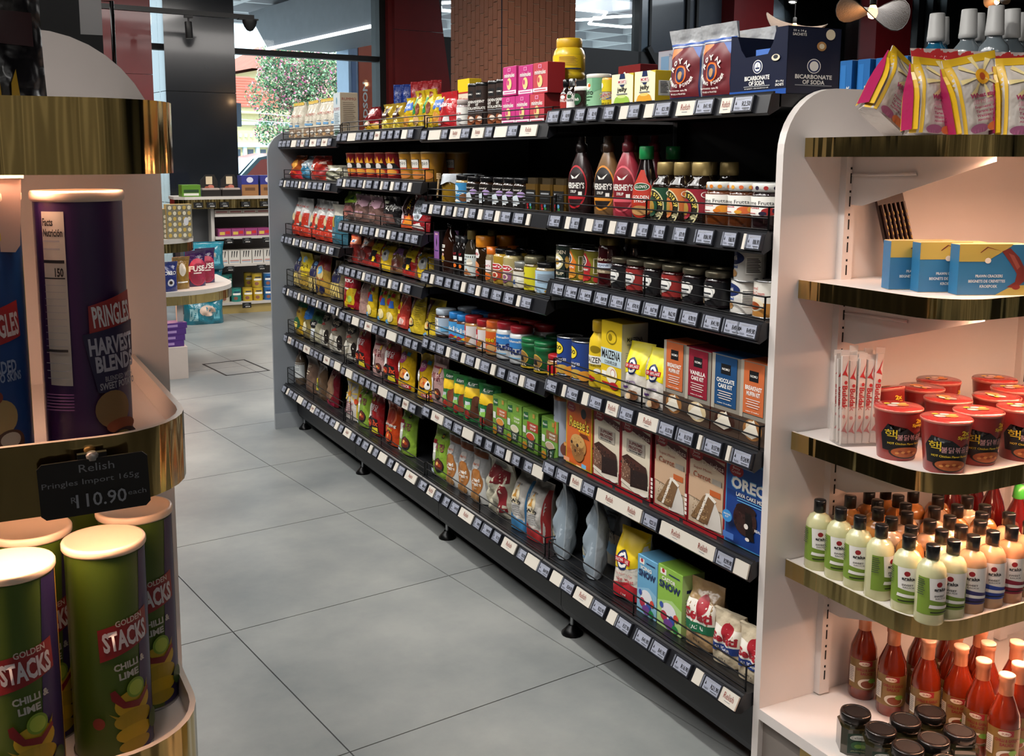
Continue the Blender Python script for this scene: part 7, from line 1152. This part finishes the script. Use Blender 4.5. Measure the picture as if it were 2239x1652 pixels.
pendant((5.55,5.95,2.40),.22,-.5,'brown woven pendant lamp half hidden behind the soda box',(RD(14),RD(10),0))
# ---------------------------------------------------------------- outdoors
mb = MB(); mb.prism([(-40,11-5.2),(90,11+.13*90),(90,130),(-40,130)],-.2,-.08,M('B4B4AE',.9)); g = struct(mb.build('ground')); g['label'] = 'pale sunlit street paving outside'
# waffle canopy
cv = empty('waffle_canopy', FO, A74, 'white waffle canopy ceiling outside the shop windows', 'canopy')
cm = M('DADAE0',.7,var=.01); mb = MB(); mb.box(1.2,22,.26,5.25,4.05,4.15,cm); mb.build('slab', cv)
mb = MB(); B, I, z0, z1 = .5,.2,3.6,4.0
bb = .46
mb.add([(-B,-B,z0),(B,-B,z0),(B,B,z0),(-B,B,z0),(-bb,-bb,z0),(bb,-bb,z0),(bb,bb,z0),(-bb,bb,z0),(-I,-I,z1),(I,-I,z1),(I,I,z1),(-I,I,z1)],[(0,4,5,1),(1,5,6,2),(2,6,7,3),(3,7,4,0),(4,8,9,5),(5,9,10,6),(6,10,11,7),(7,11,8,4),(8,11,10,9)],cm)
c0 = None
for i in range(21):
    for j in range(5):
        if c0 is None: c0 = mb.build('coffer', cv); o = c0
        else: o = c0.copy(); COL.objects.link(o)
        o.parent = cv; o.location = (1.7+i, .75+j, 0)
mb = MB(); mb.box(1.2,22,5.25,5.4,3.58,4.2,cm); mb.build('fascia', cv)
# grey soffit beam with light strip, and white LED lattice
r = empty('soffit_beam', FO, A74, 'grey boxed soffit beam with light strip running out from the shop front', 'beam')
mb = MB(); mb.prism([(.3,3.0),(3.4,3.0),(4.1,3.58),(.3,3.58)],4.62,5.6,M('6E7077',.6),'x'); mb.build('box_beam', r)
mb = MB(); mb.box(4.6,4.64,.3,3.45,2.985,3.02,M('FFFFFF',.4,emit=3)); mb.build('light_strip', r)
r = empty('led_lattice', FO, A74, 'white glowing hexagon LED line lights under the canopy', 'light')
em = M('F4FAFF',.4,emit=5)
for i in range(3):
    for j in range(1):
        cx, cy = 6.7+i*1.3, .95; pts = [(cx+.72*cos(pi/3*k), cy+.62*sin(pi/3*k), 3.45) for k in range(6)]
        mb = MB(); mb.tube(pts,.02,em,5,True); mb.build('light_hexagon', r)
r = empty('led_lattice', FO, A74, 'white glowing LED line lights beyond the mouthwash bottles', 'light')
for i in range(3):
    for j in range(3):
        cx, cy = 15.0+i*.9+(j%2)*.45, .6+j*.55; pts = [(cx+.42*cos(pi/3*k), cy+.36*sin(pi/3*k), 3.35-.3*j) for k in range(6)]
        mb = MB(); mb.tube(pts,.02,em,5,True); mb.build('light_hexagon', r)
# orange pylon with upright lettering
r = empty('sign_pylon', FO, A74, 'orange upright sign pylon with white vertical lettering outside', 'sign')
om = M('C4532E',.4); mb = MB(); mb.box(5.86,6.22,3.0,3.5,-.1,3.26,om); mb.prism([(6.05,3.0),(6.22,3.08),(6.22,3.5),(6.05,3.5)],-.1,3.27,om); mb.build('body', r)
mb = MB(); mb.box(5.70,5.86,3.02,3.4,-.1,3.2,M('9FB8D8',.4)); mb.box(5.75,5.82,3.01,3.02,2.0,2.95,M('6A84B0',.4)); mb.build('side_panel', r)
mb = MB(); draw(mb,[tt('GUARDSON',.5,.5,1.15,'w',.08,rot=pi/2,bold=.03)],lambda u,v,l:(5.955+u,2.995-l,1.55+v),.9,1.0); 
mb.box(5.92,5.95,2.99,3.0,1.72,1.82,M('3A4A7A',.5)); mb.build('lettering', r)
# small sign panel by the column
mb = MB(); mb.prism([(3.50,1.86),(3.62,1.86),(3.62,2.15),(3.52,2.16)],1.95,2.0,M('A9C4E0',.4),'y'); tag(fbuild(mb,'street_sign'),'pale blue sign plate outside beside the black column','sign')
# villa with tiled roof
vl = empty('villa', FO+VV*35, A74, 'cream old villa with red tiled roof across the street', 'building')
cw = M('D0C090',.8,var=.04); tl = M('A8604E',.8,var=.12,vs=2); bl = M('B9CAD4',.6); gl_ = M('3A4450',.2)
mb = MB(); mb.box(14.5,19.5,0,6,-.1,3.5,cw); mb.build('wall', vl)
mb = MB(); mb.box(14.3,19.7,-.3,.05,3.45,3.75,cw); mb.box(14.3,19.7,-.2,.05,2.95,3.1,bl); mb.box(14.3,19.7,-.2,.05,1.95,2.15,bl); mb.build('cornice', vl)
for k in range(20):
    mb = MB(); mb.box(14.6+k*.26,14.68+k*.26,-.12,0,2.4,2.55,bl); mb.build('dentil', vl)
for k in range(8):
    mb = MB(); mb.box(14.7+k*.62,14.86+k*.62,-.15,.05,-.1,1.95,bl); mb.build('pilaster', vl)
    if k < 7: mb = MB(); mb.box(14.95+k*.62,15.22+k*.62,-.02,.05,.4,1.85,gl_); w_ = mb.build('window', vl)
mb = MB(); mb.add([(14.2,-.4,3.75),(19.8,-.4,3.75),(18.2,3,5.35),(17.1,3,5.35),(14.2,6.4,3.75),(19.8,6.4,3.75)],[(0,1,2,3),(0,3,4),(1,5,2),(3,2,5,4)],tl); rf = mb.build('roof', vl)
for k in range(11):
    t_ = k/11; zz = 3.75+1.6*t_; yy = -.4+3.4*t_; mb = MB(); mb.box(14.2+2.9*t_,19.8-1.6*t_,yy-.03,yy+.25,zz-.02,zz+.055,tl); mb.build('tile_course', rf)
v2 = empty('villa', FO+VV*48, A74, 'second tiled roof villa rising behind the flowering tree', 'building')
mb = MB(); mb.box(23,30,0,8,-.1,6.6,cw); mb.build('wall', v2)
mb = MB(); mb.add([(22.2,-.5,6.6),(30.5,-.5,6.6),(27,4,8.3),(24.4,4,8.3),(22.2,8.5,6.6),(30.5,8.5,6.6)],[(0,1,2,3),(0,3,4),(1,5,2),(3,2,5,4)],tl); mb.build('roof', v2)
# bougainvillea tree
def tree(name, c, rx, rz_, n_l, n_f, label, cols, s):
    r = empty(name, (c[0],c[1],-.08), 0, label, 'tree'); rn = random.Random(int(c[0]*10))
    mb = MB(); mb.tube([(0,0,0),(.1,0,1.2),(-.1,.1,c[2]-.5)],.12,M('6A5A4A',.9),8); mb.build('trunk', r)
    blobs = [(rn.uniform(-1,1)*rx*.75, rn.uniform(-.8,.8), c[2]+rn.uniform(-1,1)*rz_*.8, rn.uniform(.45,.8)) for _ in range(34)]
    for nm, cnt, cl, sz in (('foliage', n_l, cols[0], s), ('blossom', n_f, cols[1], s*.9)):
        mb = MB(); ms_ = [M(c_,.7,var=.15) for c_ in cl]; buf = {i:([],[]) for i in range(len(cl))}
        for _ in range(cnt):
            b = rn.choice(blobs); a = rn.uniform(0,2*pi); el = math.acos(rn.uniform(-1,1)); rad = b[3]*(rn.uniform(.55,1) if nm == 'foliage' else rn.uniform(.9,1.06))
            p = Vector((b[0]+rad*sin(el)*cos(a), b[1]+rad*sin(el)*sin(a), b[2]+rad*cos(el)*.9))
            d1 = Vector((rn.uniform(-1,1),rn.uniform(-1,1),rn.uniform(-1,1))).normalized(); d2 = d1.cross(Vector((rn.uniform(-1,1),rn.uniform(-1,1),rn.uniform(-1,1)))).normalized(); q = sz*rn.uniform(.6,1.3)
            V_, F_ = buf[rn.randrange(len(cl))]; k = len(V_); V_ += [p-d1*q,p+d2*q*.55,p+d1*q,p-d2*q*.55]; F_.append((k,k+1,k+2,k+3))
        for i,(V_,F_) in buf.items(): mb.add(V_,F_,ms_[i])
        o = mb.build(nm, r); o['kind'] = 'stuff'
    return r
p = FP(13.9,22,0); tree('flowering_tree',(p.x,p.y,3.6),2.0,1.9,15000,4500,'large bougainvillea tree with pink blossom in the sun',(('5E8A5A','3E5E48','8FB08A'),('D86A9A','E8A8A8','F0C8C0')),.055)
p = FP(11.6,17.5,0); tree('street_shrub',(p.x,p.y,.9),.6,.6,1500,60,'pale green shrub beside the parked car',(('8FB08A','6E9A78'),('E8E8D0','D8D8C0')),.07)
po = empty('utility_pole', FP(9.5,20,-.08), 0, 'grey street pole carrying the overhead cables', 'pole'); mb = MB(); mb.lathe([(.09,0),(.06,3.4)],M('8A8C8E',.7),12); mb.build('shaft', po); mb = MB(); mb.box(-.3,.3,-.03,.03,2.9,2.96,M('6A6C6E',.7)); mb.build('crossarm', po)
for k,(a,b) in enumerate((((9.5,20,2.95),(15.5,20,2.55)),((9.5,20,2.7),(15.5,20,2.35)))):
    mb = MB(); mb.tube([FP(*a),FP(*b)],.012,M('D8DCE0',.6),5); tag(mb.build('overhead_cable'),'pale overhead cable strung across the tree','cable','overhead cables')
# parked car
cr = empty('parked_car', FP(9.15,14,-.08), A74+pi, 'dark parked car with red brown interior seen through the window', 'car')
body = M('3A4A50',.12,.3,coat=.8); mb = MB()
side = [(-2.2,.35),(2.2,.35),(2.25,.8),(1.35,.98),(.75,1.55),(.2,1.66),(-1.3,1.62),(-2.0,1.0),(-2.25,.85)]
mb.prism([(x,z) for x,z in side],-.85,.85,body,'y'); mb.build('body', cr)
for y_ in (.853,-.857):
    for pts in ([(1.2,1.0),(.68,1.5),(.12,1.58),(.05,1.0)],[(-.05,1.0),(.0,1.58),(-1.2,1.54),(-1.5,1.05)]):
        mb = MB(); mb.prism(pts,y_,y_+.004,M('5A2E2A',.1,coat=.9),'y'); mb.build('side_window', cr)
mb = MB(); mb.add([(1.36,-.7,1.0),(1.36,.7,1.0),(.77,.62,1.54),(.77,-.62,1.54)],[(0,1,2,3)],M('8AA0B8',.05,coat=1)); o = mb.build('windscreen', cr); o.location.x = .006
for x_ in (-1.4,1.4):
    for y_ in (-.86,.70):
        mb = MB(); n_ = 18; mb.prism([(x_+.33*cos(2*pi*k/n_),.33+.33*sin(2*pi*k/n_)) for k in range(n_)],y_,y_+.16,M('141414',.8),'y'); mb.build('wheel', cr)
